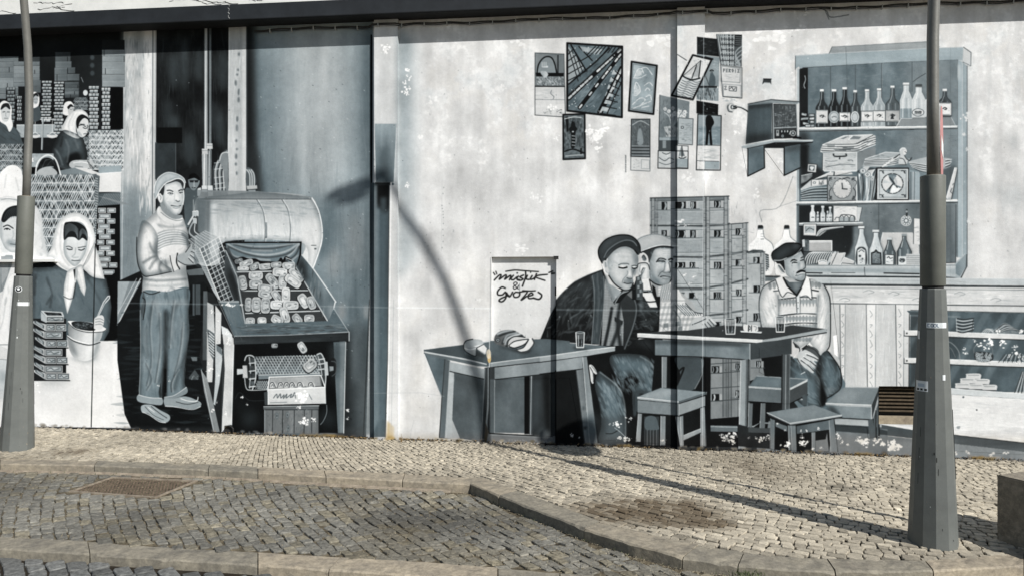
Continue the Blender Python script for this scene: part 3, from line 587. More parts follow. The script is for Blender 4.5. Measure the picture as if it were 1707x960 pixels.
# mesh floor with ledges
with clip([(150,370),(745,345),(1050,870),(225,895),(150,640)]):
    P([(150,370),(745,345),(1050,870),(225,895)],64,t=.2)
    for i in range(90):
        x=100+i*14; L([(x,340),(x-330,920)],20,1,a=.8); L([(x-150,340),(x+180,920)],24,1,a=.8)
    for i in range(56): L([(100,350+i*10),(1080,345+i*10)],120,.7,a=.45)
for a_,b_ in (((150,384),(760,372)),((200,570),(880,566)),((235,792),(985,768))): L([a_,b_],20,4); L([a_,b_],184,2.2)
L([(740,335),(1060,875)],20,4); L([(740,335),(1058,872)],190,2.2)
def can(cx,cy,rx,ry,rot,g=170,lid=1):
    c,s=math.cos(rot),math.sin(rot)
    def rr(kx,ky,ox=0,oy=0):
        o=[]
        for i in range(24):
            a=i*math.pi/12; x=math.copysign(abs(math.cos(a))**.55,math.cos(a))*rx*kx; y=math.copysign(abs(math.sin(a))**.55,math.sin(a))*ry*ky
            o.append((cx+ox+x*c-y*s,cy+oy+x*s+y*c))
        return o
    P(rr(1.1,1.1,0,7),14); P(rr(1,1,0,6),g-50,n=14,nf='f'); P(rr(1,1),g+34,t=.15); P(rr(.93,.92),g-10,t=.3,n=12,nf='f'); P(rr(.7,.66),g-66,t=.3); P(rr(.64,.58),g+6,n=16,nf='f',t=.3)
    if lid:
        for _ in range(5):
            u=rng.uniform(-.5,.5)*rx; v=rng.uniform(-.5,.5)*ry
            L([(cx+u*c-v*s,cy+u*s+v*c),(cx+(u+rx*.3)*c-v*s,cy+(u+rx*.3)*s+v*c)],rng.choice([50,225]),1,a=.8)
cans=[(170,275,36,20,-.3,120),(245,298,62,26,-.35,165),(215,350,52,18,0,185),(330,330,48,26,-.5,150),(435,330,58,26,-.1,165),(545,312,48,24,-.1,150),(670,318,58,26,0,165),(690,345,40,12,.1,180),
(582,388,66,38,.1,180),(340,420,64,36,0,170),(340,505,60,38,0,160),(210,490,36,62,-.2,155),(505,470,72,36,.85,150),(550,525,44,20,-.2,165),(608,480,36,64,.05,165),(745,415,78,30,.7,170),(712,475,78,38,.6,185),(435,545,64,34,.15,150),(435,605,64,34,.2,160),(550,625,62,32,.95,150),(642,610,38,66,0,185),
(265,705,30,60,.05,150),(345,708,42,66,.05,155),(438,715,42,68,.05,150),(555,708,62,38,0,185),(690,712,70,38,0,180),(820,670,66,40,1.0,180),(895,690,58,34,1.2,160),(630,810,72,38,1.25,170),(285,870,42,30,0,165),(402,868,40,32,0,175),(555,860,56,36,.5,155),(755,850,50,34,.9,150),(875,845,46,34,0,160)]
for (cx_,cy_,rx_,ry_,ro_,g_) in cans: can(cx_,cy_,rx_*1.12,ry_*1.12,ro_,g_+8)
# right wall of the chute
P([(795,212),(915,355),(1120,655),(1130,690),(1085,865),(1060,860),(745,330),(760,320)],98,t=.7,n=14,nf='v'); K([(800,215),(915,355),(1120,652),(1130,690),(1085,862)],215,1.8)
P([(780,230),(830,300),(860,430),(850,500),(745,330)],30,soft=4,a=.8); P([(900,540),(960,560),(1010,700),(1000,760)],44,soft=8,a=.7)
for i in range(40):
    x=rng.uniform(790,1110); y=rng.uniform(320,800)
    if (y-330)*.62<x-745 < (y-212)*.78+60: L([(x,y),(x-8,y+rng.uniform(30,90))],rng.choice([160,40,130]),2,a=.45,taper=.8,soft=.6)
S([(1060,760),(1110,700),(1120,760),(1090,850)],150,a=.5,soft=4)
# left side of the chute
P([(30,170),(60,180),(150,400),(235,900),(180,820),(30,420)],58,t=.5,n=12); P([(60,330),(150,420),(220,840),(190,830),(60,480)],28,soft=4,a=.8); L([(90,300),(165,520),(222,860)],120,3,a=.6,soft=1.5); L([(36,170),(150,430),(232,895)],170,1.6); P([(80,240),(150,380),(160,420),(120,360)],150,soft=2)
# front tray
at(200,470,3.84)
at()
P([(368,503),(398,501),(408,540),(548,535),(556,515),(582,556),(582,567),(392,574),(384,560)],86,t=.75,n=9,nf='c'); P([(390,560),(582,554),(582,568),(391,575)],46,t=.5,n=16,nf='h')
L([(389,560),(480,558),(582,553)],175,1.4,a=.8); L([(391,575),(582,569)],15,1.5); L([(582,553),(582,568)],190,1.5); L([(556,513),(582,554)],150,1.3)
hatch(372,505,404,560,26,112,3,1.2,.4,18); hatch(400,542,575,556,60,56,3,0,.45,20); hatch(400,540,575,552,30,128,2,0,.4,22); hatch(400,545,575,556,12,165,1,0,.5,12)
P([(350,500),(366,500),(391,560),(391,575),(384,575),(340,470)],26,t=.4); L([(363,500),(391,562)],120,1); L([(345,480),(384,572)],10,2)
R(366,502,399,505,140,t=.4)
at(200,470,3.84)
for x,y,r in ((580,145,12),(600,145,8),(705,148,22),(690,150,14),(655,148,8),(775,148,10),(730,150,10)): flake(x,y,r,10,242,sx=1.4)
# leg structure below, left
P([(555,60),(600,75),(735,400),(715,960),(600,960),(560,640),(510,480),(530,300)],30,t=.4,n=6)
P([(535,60),(560,60),(580,400),(560,500),(530,500)],80,t=.4,n=14,nf='v'); 
P([(560,130),(600,150),(608,330),(592,640),(556,640)],176,t=.2,n=14,nf='m'); P([(612,150),(650,200),(646,395),(610,400)],190,t=.15,n=8); P([(610,395),(655,430),(656,500),(640,640),(610,790),(600,780),(612,600)],168,n=14); P([(560,300),(606,330),(600,500),(572,450)],90,n=25,nf='f')
for i in range(8): L([(570,320+i*18),(602,350+i*18)],205,1.4)
P([(652,280),(728,360),(730,400),(712,960),(650,960),(672,560),(664,400)],184,t=.15,n=9,nf='m'); L([(728,400),(714,915)],225,1.4); L([(664,400),(650,950)],60,1.2)
P([(618,405),(650,420),(660,475),(620,440)],100,t=.5); P([(520,560),(560,620),(600,780),(640,960),(600,960),(540,700)],120,t=.3,n=10); L([(520,560),(600,950)],170,1.2)
P([(650,280),(690,300),(720,340),(715,390),(680,340),(655,335)],200)
for x,y,r in ((590,190,16),(575,560,22),(570,520,12),(685,330,14),(700,370,16),(692,390,10),(630,250,7),(595,820,14),(680,840,14),(620,770,8),(632,600,7),(705,400,8)): flake(x,y,r,10,240)
P([(670,920),(712,914),(740,930),(736,960),(670,960)],8); P([(672,925),(700,920),(700,950),(680,950)],110,t=-.6)
# space under the tray
at(400,500,3.84)
P([(-30,285),(640,262),(640,850),(-45,850)],13,t=.6,n=3); 
for x,y,rx,ry,g in ((60,760,50,50,52),(20,680,60,30,30),(570,760,50,60,44),(480,740,30,40,36)): E(x,y,rx,ry,g,a=.7,soft=9,t=.8)
P([(600,270),(675,265),(665,850),(628,850)],96,t=.6,n=8,nf='v'); P([(640,270),(677,266),(665,850),(640,850)],130,t=.5,a=.7,soft=1); L([(677,268),(664,850)],205,1.3); P([(585,280),(636,272),(632,400),(610,560),(590,420)],54,t=.7,soft=8)
can(223,290,20,12,0,150); can(400,302,36,22,1.0,175)
film('painted_drum',[(-20,430),(30,400),(60,350),(100,355),(480,352),(520,340),(560,400),(600,420),(600,470),(560,560),(60,575),(20,500),(-20,480)],'wire mesh drum on axle painted under chute')
P([(95,365),(500,352),(515,480),(110,492)],30)
with clip([(92,362),(500,350),(515,470),(100,475)]):
    for i in range(32):
        x=40+i*19; L([(x,350),(x+75,480)],150+rng.uniform(-20,30),2.0); L([(x+20,350),(x-55,480)],130+rng.uniform(-20,30),2.0)
    P([(90,430),(510,420),(515,475),(100,480)],150,a=.3,soft=4,t=.8)
P([(120,478),(515,466),(515,490),(120,508)],110,t=.6); L([(120,478),(515,466)],190,1.2)
with clip([(105,515),(185,515),(180,570),(100,570)]):
    for i in range(16): L([(95+i*12,510),(125+i*12,575)],150,1.2); L([(95+i*12,575),(125+i*12,510)],150,1.2)
S([(30,385),(45,355),(85,358),(100,430),(100,520),(78,575),(50,565),(30,480)],26); K([(30,385),(45,355),(85,360),(98,410),(100,500),(80,570)],180,2); K([(60,365),(68,450),(62,560)],170,2)
for y in (380,430,480,530): P([(66,y-10),(92,y-12),(96,y+18),(66,y+20)],60,n=20,nf='f'); L([(60,y+24),(98,y+20)],180,2)
P([(-18,440),(28,440),(28,470),(-18,478)],185); P([(18,418),(48,418),(52,498),(20,498)],176,t=.2); L([(46,418),(52,498)],70,1.4); K([(30,500),(40,560),(70,575),(200,570)],190,1.4)
S([(490,350),(505,340),(530,350),(545,400),(550,480),(545,560),(525,480),(505,400)],70,n=20); K([(492,350),(520,342),(545,400),(550,480),(544,560)],190,2); K([(500,360),(515,420),(525,480)],170,1.6)
for y in (380,410,445): L([(505,y),(540,y-6)],190,2)
P([(540,392),(562,395),(568,480),(545,485)],180); P([(572,422),(600,422),(602,452),(574,458)],120); S([(578,385),(610,375),(622,430),(608,490),(580,480)],24,a=.8); K([(585,390),(615,400),(615,460),(590,485)],90,1.5,a=.7); P([(576,425),(600,425),(600,450),(578,455)],140)
can(450,418,42,32,-.7,165)
# crate of tins with scrawled word, on a wooden chest
film('painted_crate',[(185,490),(515,478),(545,560),(548,662),(178,672),(178,570)],'open wooden crate of tins painted below mesh drum')
P([(188,492),(518,480),(530,556),(180,572)],100,t=.2,n=10); P([(196,500),(510,488),(520,548),(190,560)],150,t=.2,n=12,nf='m')
for x in (208,262,300,335,385,455): S([(x-22,560),(x-20,535),(x,520),(x+22,535),(x+24,556)],190,t=.2); K([(x-20,556),(x-14,532),(x+4,526),(x+18,554)],50,1.4); K([(x-8,552),(x,538),(x+8,552)],70,1.1)
P([(178,572),(545,556),(548,662),(180,670)],186,t=.2,n=8,nf='h'); L([(178,572),(545,556)],226,2); L([(188,492),(518,480),(545,556)],222,1.8); L([(188,492),(178,572),(180,668)],222,1.8); L([(545,556),(548,662)],200,1.6); L([(178,672),(548,664)],20,1.6)
K([(215,625),(235,600),(240,625),(258,598),(262,625),(282,605),(278,628),(300,600),(296,625),(330,600),(322,622),(345,610)],90,1.6); K([(335,620),(350,590),(356,625)],90,1.4); L([(440,600),(460,635)],110,1.4); L([(195,655),(300,652)],110,1.2)
P([(155,590),(178,585),(178,672),(160,672)],60)
P([(152,680),(506,674),(506,700),(152,700)],88,t=.3,n=12,nf='h'); L([(152,680),(506,674)],170,1.2); P([(158,704),(506,702),(506,850),(158,850)],104,t=.25,n=10,nf='v')
for x in (210,274,348,412,460): L([(x,704),(x-2,850)],40,1.3)
for x,y in ((238,740),(305,735),(310,820)): E(x,y,12,22,90,a=.9); E(x,y,7,14,125); E(x,y,4,9,60)
hatch(165,710,500,845,46,60,1.2,1.6,.5,20); hatch(165,710,500,845,40,165,1,1.6,.4,20)
L([(158,702),(158,850)],150,1.2); L([(506,700),(506,850)],20,2)
for x,y,r in ((395,620,40),(380,600,20),(400,640,26),(375,690,16),(410,770,30),(390,780,16),(475,765,16),(430,795,12),(18,620,12),(48,670,9),(690,705,14),(690,760,10)): flake(x,y,r,14,240)
K([(555,670),(555,720),(535,770),(515,795)],170,1,a=.7); hatch(670,700,740,760,12,30,1.4,.6,.8,20)
K([(-30,630),(0,590),(60,640),(160,640)],60,.7,a=.7)
# corner pilaster (raised) with painted shadow panel -------------------------------
at()
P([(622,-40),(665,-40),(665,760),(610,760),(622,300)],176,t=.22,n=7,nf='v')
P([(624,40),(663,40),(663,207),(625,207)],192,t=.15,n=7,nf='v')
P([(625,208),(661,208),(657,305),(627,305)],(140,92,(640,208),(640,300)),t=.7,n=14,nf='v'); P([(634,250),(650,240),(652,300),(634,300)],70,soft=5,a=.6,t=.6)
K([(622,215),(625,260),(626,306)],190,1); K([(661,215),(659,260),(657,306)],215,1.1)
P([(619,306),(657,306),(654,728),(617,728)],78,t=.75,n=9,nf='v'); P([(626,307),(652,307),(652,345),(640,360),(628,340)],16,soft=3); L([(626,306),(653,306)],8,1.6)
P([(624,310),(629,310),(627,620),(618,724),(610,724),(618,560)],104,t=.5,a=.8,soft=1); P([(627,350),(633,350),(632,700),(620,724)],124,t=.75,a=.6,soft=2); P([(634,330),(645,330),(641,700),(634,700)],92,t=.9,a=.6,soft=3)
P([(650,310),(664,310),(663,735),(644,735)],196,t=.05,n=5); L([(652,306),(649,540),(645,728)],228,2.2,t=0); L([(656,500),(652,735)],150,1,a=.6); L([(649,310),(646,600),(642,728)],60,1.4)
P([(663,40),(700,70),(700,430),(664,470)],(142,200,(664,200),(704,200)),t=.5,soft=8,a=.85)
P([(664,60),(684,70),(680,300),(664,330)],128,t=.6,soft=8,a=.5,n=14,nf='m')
for x,y,r in ((643,80,7),(642,88,6),(675,140,4),(680,118,5),(682,130,5),(679,152,7),(678,157,5)): flake(x,y,r,12,240)
P([(645,700),(652,706),(650,735),(643,735)],150,t=-.9,a=.8,soft=1); 
# rust and moss at the foot of the wall
# ---- paper prints painted on the plaster ----------------------------------------
def frame(pts,g=24,w=2.2): L(pts,g,w,closed=True)
at(870,40,3.84)
film('painted_print',[(84,190),(270,196),(278,600),(84,588)],'calendar with arch picture painted left of big print')
P([(84,190),(270,198),(272,404),(88,404)],110,t=.4,n=14,nf='m'); S([(96,320),(120,240),(160,214),(195,225),(222,330)],120,t=.5); K([(96,330),(105,270),(130,230),(160,214),(190,222),(210,260),(224,325)],16,2.2)
R(228,205,236,320,30); R(240,205,265,310,90,n=20,nf='v'); P([(90,318),(270,320),(268,342),(92,342)],14)
for i in range(3): L([(130+i*12,250),(130+i*12,280),(165,282-i*4)],190,1.1)
hatch(95,345,265,398,80,190,1.2,1.2,.8,18); hatch(95,345,265,398,60,30,1,.8,.7,14); S([(120,312),(150,308),(170,330),(150,350),(130,335)],150,n=20,nf='f')
P([(86,405),(274,406),(278,598),(84,588)],190,t=.1,n=12,nf='h'); L([(88,488),(276,490)],90,1,a=.7); hatch(95,420,200,480,20,150,2,0,.4,50); K([(190,430),(185,450),(205,470),(200,485)],90,1); hatch(130,550,200,580,26,70,1,0,.8,8); hatch(225,552,255,585,20,50,1.2,0,.9,8); flake(190,540,26,16,232); frame([(84,190),(270,198),(278,600),(84,588)],60,1.2); L([(86,404),(272,405)],20,2)
BP=[(290,128),(642,150),(640,602),(290,560)]
film('painted_print',BP,'big framed print of long plank rows painted on plaster')
P(BP,92,t=.75,n=16,nf='m')
with clip(BP):
    hatch(290,130,640,600,260,120,1.8,-.75,.4,40,t=.8); hatch(290,130,640,600,160,50,1.8,-.75,.45,40,t=.8)
    for a_,b_,w_,sp in (((300,480),(640,160),12,0),((370,540),(640,190),10,0),((500,570),(640,290),16,0)):
        L([a_,b_],16,w_/2.4+2.5)
        for i in range(13):
            if rng.random()<.8:
                p=lerp(a_,b_,i/13); q=lerp(a_,b_,(i+.62)/13); L([p,q],rng.uniform(165,205),w_/3.4,t=.3)
    P([(300,150),(400,290),(300,390),(290,390),(290,150)],150,n=14); 
    for i in range(5): L([(296,200+i*42),(330+i*22,165+i*35)],25,1.6)
    for i in range(4): L([(300+i*22,170+i*10),(360+i*14,370-i*30)],25,1.4)
    P([(318,140),(372,150),(455,250),(412,296)],98,t=.8,n=10); L([(314,140),(408,298)],14,2.4); L([(380,240),(440,205)],20,1.6); L([(365,150),(450,240)],20,2)
    for i in range(7): P([(372+i*22,150+i*3),(392+i*22,152+i*3),(410+i*14,180+i*3),(392+i*14,184+i*4)],rng.uniform(140,190),n=10,a=.8)
    for i in range(8): L([(420+i*26,200-i*2),(470+i*22,150)],22,1.6)
    L([(300,390),(470,250),(560,160)],18,2.4); L([(300,455),(640,158)],30,1.5,a=.7)
    for i in range(6): P([(505+i*14,560-i*46),(560+i*11,570-i*48),(566+i*11,545-i*47),(515+i*14,530-i*46)],rng.uniform(150,190),a=.9); 
    for i in range(7): L([(500+i*16,575-i*45),(600+i*6,590-i*42)],20,1.5)
    L([(490,572),(628,290)],14,2.6); L([(545,580),(640,370)],25,2)
    for _ in range(24): E(rng.uniform(300,630),rng.uniform(150,580),3,3,220)
frame(BP,16,3.4)
BS=[(262,602),(285,580),(402,580),(406,866),(264,872)]
film('painted_print',[(262,580),(402,580),(406,866),(264,872)],'small dark framed print painted below big print')
P([(262,585),(402,580),(406,866),(264,872)],84,t=.5,n=18,nf='f'); hatch(270,600,400,800,90,140,1.4,1.5,.5,24); hatch(270,600,400,800,80,30,1.6,1.5,.6,24)
P([(280,600),(298,598),(300,690),(288,700)],20); S([(302,680),(315,660),(318,640),(340,640),(345,660),(356,680),(345,700),(340,790),(315,795),(318,720)],22); R(320,630,337,650,20); E(328,695,7,5,170); 
for i in range(4): L([(320,720+i*20),(340,722+i*20)],190,1)
K([(275,612),(330,600),(380,604)],190,1.4); K([(275,820),(330,806),(395,830)],20,2.4); K([(280,850),(330,845),(390,842)],150,2); R(375,800,385,840,20); frame([(264,585),(402,581),(405,865),(265,871)],16,2.8); flake(440,690,30,24,232,sx=1.3); flake(480,730,40,26,234,sx=.9); flake(225,740,16,16,234); flake(520,680,30,16,232,sx=1.6); flake(490,800,26,16,234)
at(1030,40,3.84)
F2=[(88,244),(252,272),(228,584),(68,560)]
film('painted_print',F2,'framed print of sailing craft painted leaning slightly')
P(F2,140,t=.7,n=16,nf='m')
for c_ in ([(105,345),(125,300),(150,290),(165,320)],[(150,290),(185,285),(220,330)],[(100,350),(140,350),(180,330)],[(105,420),(118,378),(145,430),(120,462),(100,460)],[(170,400),(200,380),(222,400)],[(175,430),(190,415),(205,430)],[(95,520),(140,480),(175,490),(140,530)],[(100,545),(160,520),(210,500)],[(180,470),(205,460),(215,490)],[(150,540),(200,530)]): K(c_,212,1.3,a=.85); 
for i in range(7): L([(112+i*6,345-i*2),(122+i*6,300+i)],205,1,a=.8); L([(104+i*5,455),(112+i*5,390+i*6)],205,1,a=.8)
hatch(85,280,235,560,90,100,1.3,-.4,.5,18,t=.7); frame([(88,246),(250,272),(228,582),(70,560)],18,3.2); frame([(98,262),(238,284),(218,568),(82,548)],90,.9)
P2=[(86,614),(206,614),(206,946),(82,940)]
film('painted_print',P2,'print of standing saint above blank calendar leaf painted low')
P([(86,614),(206,614),(206,856),(82,852)],92,t=.4,n=18,nf='m'); hatch(88,620,204,790,90,60,1.4,1.4,.5,18); hatch(88,620,204,790,60,150,1.1,1.2,.5,18); K([(95,650),(145,625),(200,652)],160,1.4); S([(128,700),(142,670),(156,700),(162,770),(128,775)],130,t=.5); E(142,664,10,14,100); E(142,664,6,9,70)
for i in range(7): L([(90,785+i*10),(200,786+i*10)],40 if i%2 else 150,1.4,a=.8)
P([(82,856),(208,858),(208,945),(82,938)],188,t=.15,n=8); hatch(92,870,140,930,18,120,1,0,.6,14); frame([(150,872),(202,876),(202,932),(150,930)],130,.9); frame(P2,80,1); frame([(86,614),(206,614),(206,856),(82,852)],40,1.4)
# flower print with table
P3=[(268,460),(460,505),(452,930),(256,928)]
film('painted_print',P3,'print of vase of flowers on table painted beside wall step')
P([(268,460),(460,502),(452,770),(262,760)],112,t=.5,n=16,nf='m'); P([(262,740),(386,740),(386,820),(260,820)],70,n=10); P([(262,732),(386,736),(386,750),(262,750)],140,t=.6); R(288,752,310,800,120); 
for i in range(9): K([(345,670),(330+i*9,600),(300+i*18,540+abs(i-4)*8)],150+rng.uniform(-20,40),1.6)
for i in range(16):
    x=300+rng.uniform(0,135); y=545+rng.uniform(-15,60)+abs(x-365)*.25; E(x,y,11,11,210,t=.15); E(x,y,6,6,120); E(x+1,y-1,3.5,3.5,200)
P([(296,665),(352,655),(385,670),(372,728),(310,728)],168,t=.3,n=12); hatch(300,670,370,720,30,60,1.2,1.2,.7,24)
hatch(270,480,345,740,60,60,1.4,1.6,.4,22); P([(386,605),(482,612),(478,778),(386,772)],160,t=.45,n=8); E(414,668,10,10,60); E(414,668,5,5,170); hatch(400,640,470,760,46,90,1,0,.7,24); frame([(386,605),(482,612),(478,778),(386,772)],70,1.3)
P([(262,818),(360,818),(360,926),(258,924)],178,t=.3,n=8); K([(265,860),(300,880),(330,862),(358,872)],70,1.3); K([(265,890),(310,905),(358,888)],90,1.3); K([(285,828),(310,838),(335,828)],60,1.3); P([(370,780),(450,786),(448,926),(370,922)],190,t=.2,n=6); P([(405,790),(412,850),(388,852)],120); P([(412,792),(430,852),(412,852)],90); L([(410,786),(410,858)],20,1.3); K([(390,858),(412,866),(436,856)],30,1.5); P([(372,868),(448,868),(448,922),(372,920)],140,t=.6,n=10,nf='h'); frame([(258,816),(450,818),(448,930),(256,927)],30,1.4); L([(268,460),(262,760)],60,1.2); frame([(370,780),(450,786),(448,926),(370,922)],50,1)
# dark print, stacked figure prints
P([(508,88),(655,104),(652,216),(508,200)],24,n=10,nf='m'); hatch(515,100,645,200,24,80,1.4,-.3,.6,20)
P4=[(560,215),(652,222),(648,592),(504,578),(506,450)]
P([(508,200),(652,220),(645,500),(504,490)],136,t=.6,n=12,nf='m'); S([(592,330),(604,300),(612,325),(624,350),(622,400),(585,400)],80,t=.7); E(601,312,8,11,95); K([(590,305),(601,298),(612,305)],20,1.6); L([(562,340),(585,400)],60,1.2)
P([(505,402),(638,404),(638,414),(505,416)],22); hatch(510,416,635,488,50,40,1.8,1.5,.7,30); hatch(510,416,635,488,40,170,1.3,1.3,.6,20); hatch(560,230,648,300,20,180,1.4,.3,.5,20)
P([(504,496),(644,520),(642,594),(504,578)],16,n=6); hatch(512,520,636,580,10,90,1.2,.2,.6,20)
P5=[(512,575),(662,590),(656,942),(502,938)]
film('painted_print',P5,'print of dark standing figure by sea painted lowest right of collage')
P([(514,580),(662,590),(656,780),(508,780)],140,t=.6,n=8); R(516,662,656,778,120,t=.8,n=14,nf='h'); hatch(516,665,654,775,40,170,1.2,0,.6,22); 
S([(566,600),(584,590),(600,596),(614,640),(600,680),(606,778),(592,778),(584,700),(576,778),(562,778),(566,690),(562,640)],14); E(584,594,9,10,14); K([(600,604),(612,635),(602,655)],14,2.2)
P([(510,782),(648,786),(646,882),(508,878)],196,t=.1,n=6); hatch(555,800,640,870,30,120,1,0,.6,60); hatch(515,790,548,930,22,110,1,.6,.6,10); P([(556,884),(652,886),(650,934),(556,934)],140,t=.6,n=10); frame([(512,582),(662,592),(656,940),(502,938)],36,1.7); L([(508,780),(656,782)],60,1.2); L([(508,880),(646,884)],60,1)
# tilted sailing ship picture
PS=[(478,200),(606,232),(482,494),(334,466)]
film('painted_print',PS,'tilted framed picture of two masted sailing boat painted askew')
P(PS,202,t=.15,n=8,nf='m'); P([(425,335),(550,360),(486,488),(352,462)],184,t=.35,n=10)
for i in range(8):
    y=365+i*14; K([(412-i*7,y),(440-i*7,y+12),(470-i*7,y+2),(500-i*7,y+14),(530-i*7,y+6)],60,1.2,a=.8)
P([(528,246),(508,300),(470,340),(500,290)],130,t=.3); P([(528,246),(520,345),(480,345)],158,t=.3); P([(505,270),(468,330),(422,340)],178,t=.2); L([(530,240),(518,350)],18,1.7); L([(504,268),(474,352)],24,1.5); L([(530,240),(420,335)],40,1); K([(416,338),(440,352),(480,362),(524,352)],18,2.4); K([(430,350),(470,366),(515,356)],60,1.5); hatch(480,225,580,270,20,120,1.6,.3,.6,20); frame([(480,204),(600,234),(480,488),(344,462)],20,3.2); L([(380,200),(440,238)],40,1.2); L([(560,218),(606,230)],20,3)
# calendar at top right
P6=[(632,72),(796,74),(794,480),(656,462)]
film('painted_print',[(630,72),(796,74),(794,478),(672,470),(655,380)],'calendar of roof timbers with written leaf painted at top right of collage')
P([(630,72),(796,74),(794,280),(656,266)],70,t=.4,n=10); 
for a_,b_ in (((640,76),(668,262)),((652,74),(688,264)),((664,74),(704,266)),((676,74),(680,264)),((700,76),(708,270)),((722,76),(724,272)),((744,78),(736,274)),((690,74),(692,268))): L([a_,b_],150+rng.uniform(-20,40),1.7)
for i in range(11): L([(660,84+i*17),(742,88+i*17)],40 if i%2 else 160,1.3)
P([(748,76),(794,76),(792,150),(746,150)],26); 
for i in range(5): L([(752,86+i*13),(790,88+i*13)],130,1); 
for a_ in range(4): K([(790,150+a_*26),(765,170+a_*26),(752,200+a_*22),(782,260+a_*5)],150,2,a=.8)
P([(657,268),(794,284),(794,480),(672,470),(656,380)],188,t=.1,n=7); frame([(664,276),(784,290),(782,380),(658,372)],110,1)
for i,c_ in enumerate(("F","E","R","O","I","Z")):
    x=676+i*18; y=292+i*1
    for s_ in {'F':[(0,0,0,20),(0,0,11,1),(0,9,9,9)],'E':[(0,0,0,20),(0,0,10,0),(0,10,8,9),(0,20,10,19)],'R':[(0,0,0,20),(0,0,10,3),(10,3,1,10),(1,10,10,20)],'O':[(0,4,5,0),(5,0,10,8),(10,8,5,18),(5,18,0,4)],'I':[(5,0,5,20)],'Z':[(0,1,10,0),(10,0,1,18),(1,18,11,17)]}[c_]:
        L([(x+s_[0],y+s_[1]),(x+s_[2],y+s_[3])],80,1.2)
hatch(690,325,765,365,16,130,1,0,.7,26); frame([(674,390),(788,398),(786,474),(676,468)],120,1); frame([(712,404),(760,408),(758,436),(712,432)],70,1.2); K([(718,420),(730,410),(740,428),(752,414)],50,1.1); K([(682,405),(694,403),(684,425),(698,423)],80,1.2); hatch(675,480,760,500,18,120,1.5,.1,.6,20,t=.8)
frame([(656,268),(794,284),(794,480),(672,470)],60,1.2)
# inscription up the wall, screw bracket, socket and flex
for i in range(16): L([(47,845+i*7),(53,848+i*7+rng.uniform(-2,2))],50,1,a=.8)
at(1200,100,4.364)
E(84,352,30,32,176,t=.2); E(76,350,26,30,70,a=.5,soft=2); E(86,352,20,24,200,t=.1); E(92,350,14,17,60); E(96,350,9,11,190); K([(60,335),(56,352),(64,378),(90,384)],60,1.6); K([(100,345),(118,342),(118,356),(100,358)],30,2.4); K([(112,346),(150,350),(185,368),(212,388)],26,2.2); K([(116,342),(150,346),(190,364)],180,.8)
P([(318,142),(374,144),(376,186),(364,172),(326,170),(310,186)],50,t=.4); L([(318,144),(374,145)],20,1.6); L([(322,172),(366,174)],150,1.2); S([(330,190),(370,190),(360,205),(330,200)],150,a=.4,soft=3)
flake(440,745,22,12,232,sx=1.5); flake(125,530,26,16,232); flake(60,600,24,10,232,sx=.6); flake(48,760,22,10,232,sx=.5); flake(530,100,14,8,230); flake(460,160,12,6,230)
# ---- dresser with bottles and papers ------------------------------------------------
at(1310,60,4.573)
film('painted_cabinet',[(72,155),(330,138),(350,90),(1080,50),(1360,92),(1412,130),(1412,235),(1380,235),(1380,1880),(1300,1870),(0,1860),(30,1800),(100,1600)],'tall open dresser full of bottles clocks and papers painted at right')
P([(330,140),(352,90),(1080,48),(1180,90),(1080,110)],140,t=.35,n=8,nf='h'); 
P([(72,156),(330,140),(1080,100),(1355,92),(1360,200),(1310,190),(800,208),(130,250),(110,262),(100,240),(72,262)],150,t=.75,n=7,nf='h'); L([(72,158),(330,140),(1080,100),(1355,92)],175,1); L([(130,250),(800,210),(1310,190)],60,1.6); L([(74,160),(72,262)],90,1.2); L([(352,90),(1080,50)],110,1); L([(352,90),(330,140)],90,1)
P([(1355,92),(1412,132),(1410,235),(1350,205)],186,t=.2,n=5); L([(1355,92),(1412,132),(1410,235),(1350,205)],60,1.2); 
P([(84,256),(110,258),(106,1800),(78,1800)],170,t=.6); L([(84,262),(80,1780)],210,1); L([(106,262),(104,1800)],40,1.2)
P([(1310,190),(1350,205),(1350,1700),(1310,1690)],148,t=.85,n=6,nf='v'); P([(1345,205),(1382,235),(1382,1750),(1345,1700)],132,t=.85,n=10,nf='v'); L([(1346,210),(1346,1720)],190,1.2,a=.8); L([(1382,235),(1382,1760)],60,1.5); L([(1310,190),(1308,1690)],80,1.2); S([(1310,230),(1330,235),(1335,330),(1312,330)],190,a=.7,soft=2); 
P([(130,252),(800,210),(1308,190),(1308,690),(106,704)],(96,108,(130,250),(1300,400)),t=.75,n=12,nf='m')
with clip([(130,252),(800,210),(1308,190),(1308,690),(106,704)]):
    hatch(120,220,1300,560,150,128,3,0,.25,50,t=.5); hatch(120,220,1300,690,100,84,3,0,.25,50,t=.8)
    P([(900,190),(1320,180),(1320,690),(960,690)],124,a=.5,soft=10,t=.4)
for x,y0,y1 in ((340,240,520),(530,230,440),(730,215,580),(962,205,430)): L([(x,y0),(x,y1)],60,1.2,a=.7)
L([(734,220),(734,400)],140,.8,a=.6); K([(970,355),(1010,325),(1065,292)],60,1)
P([(108,258),(140,250),(170,250),(170,690),(110,700)],26,t=.4,n=6); K([(145,310),(150,340),(138,380),(146,405)],190,1.4,a=.8)
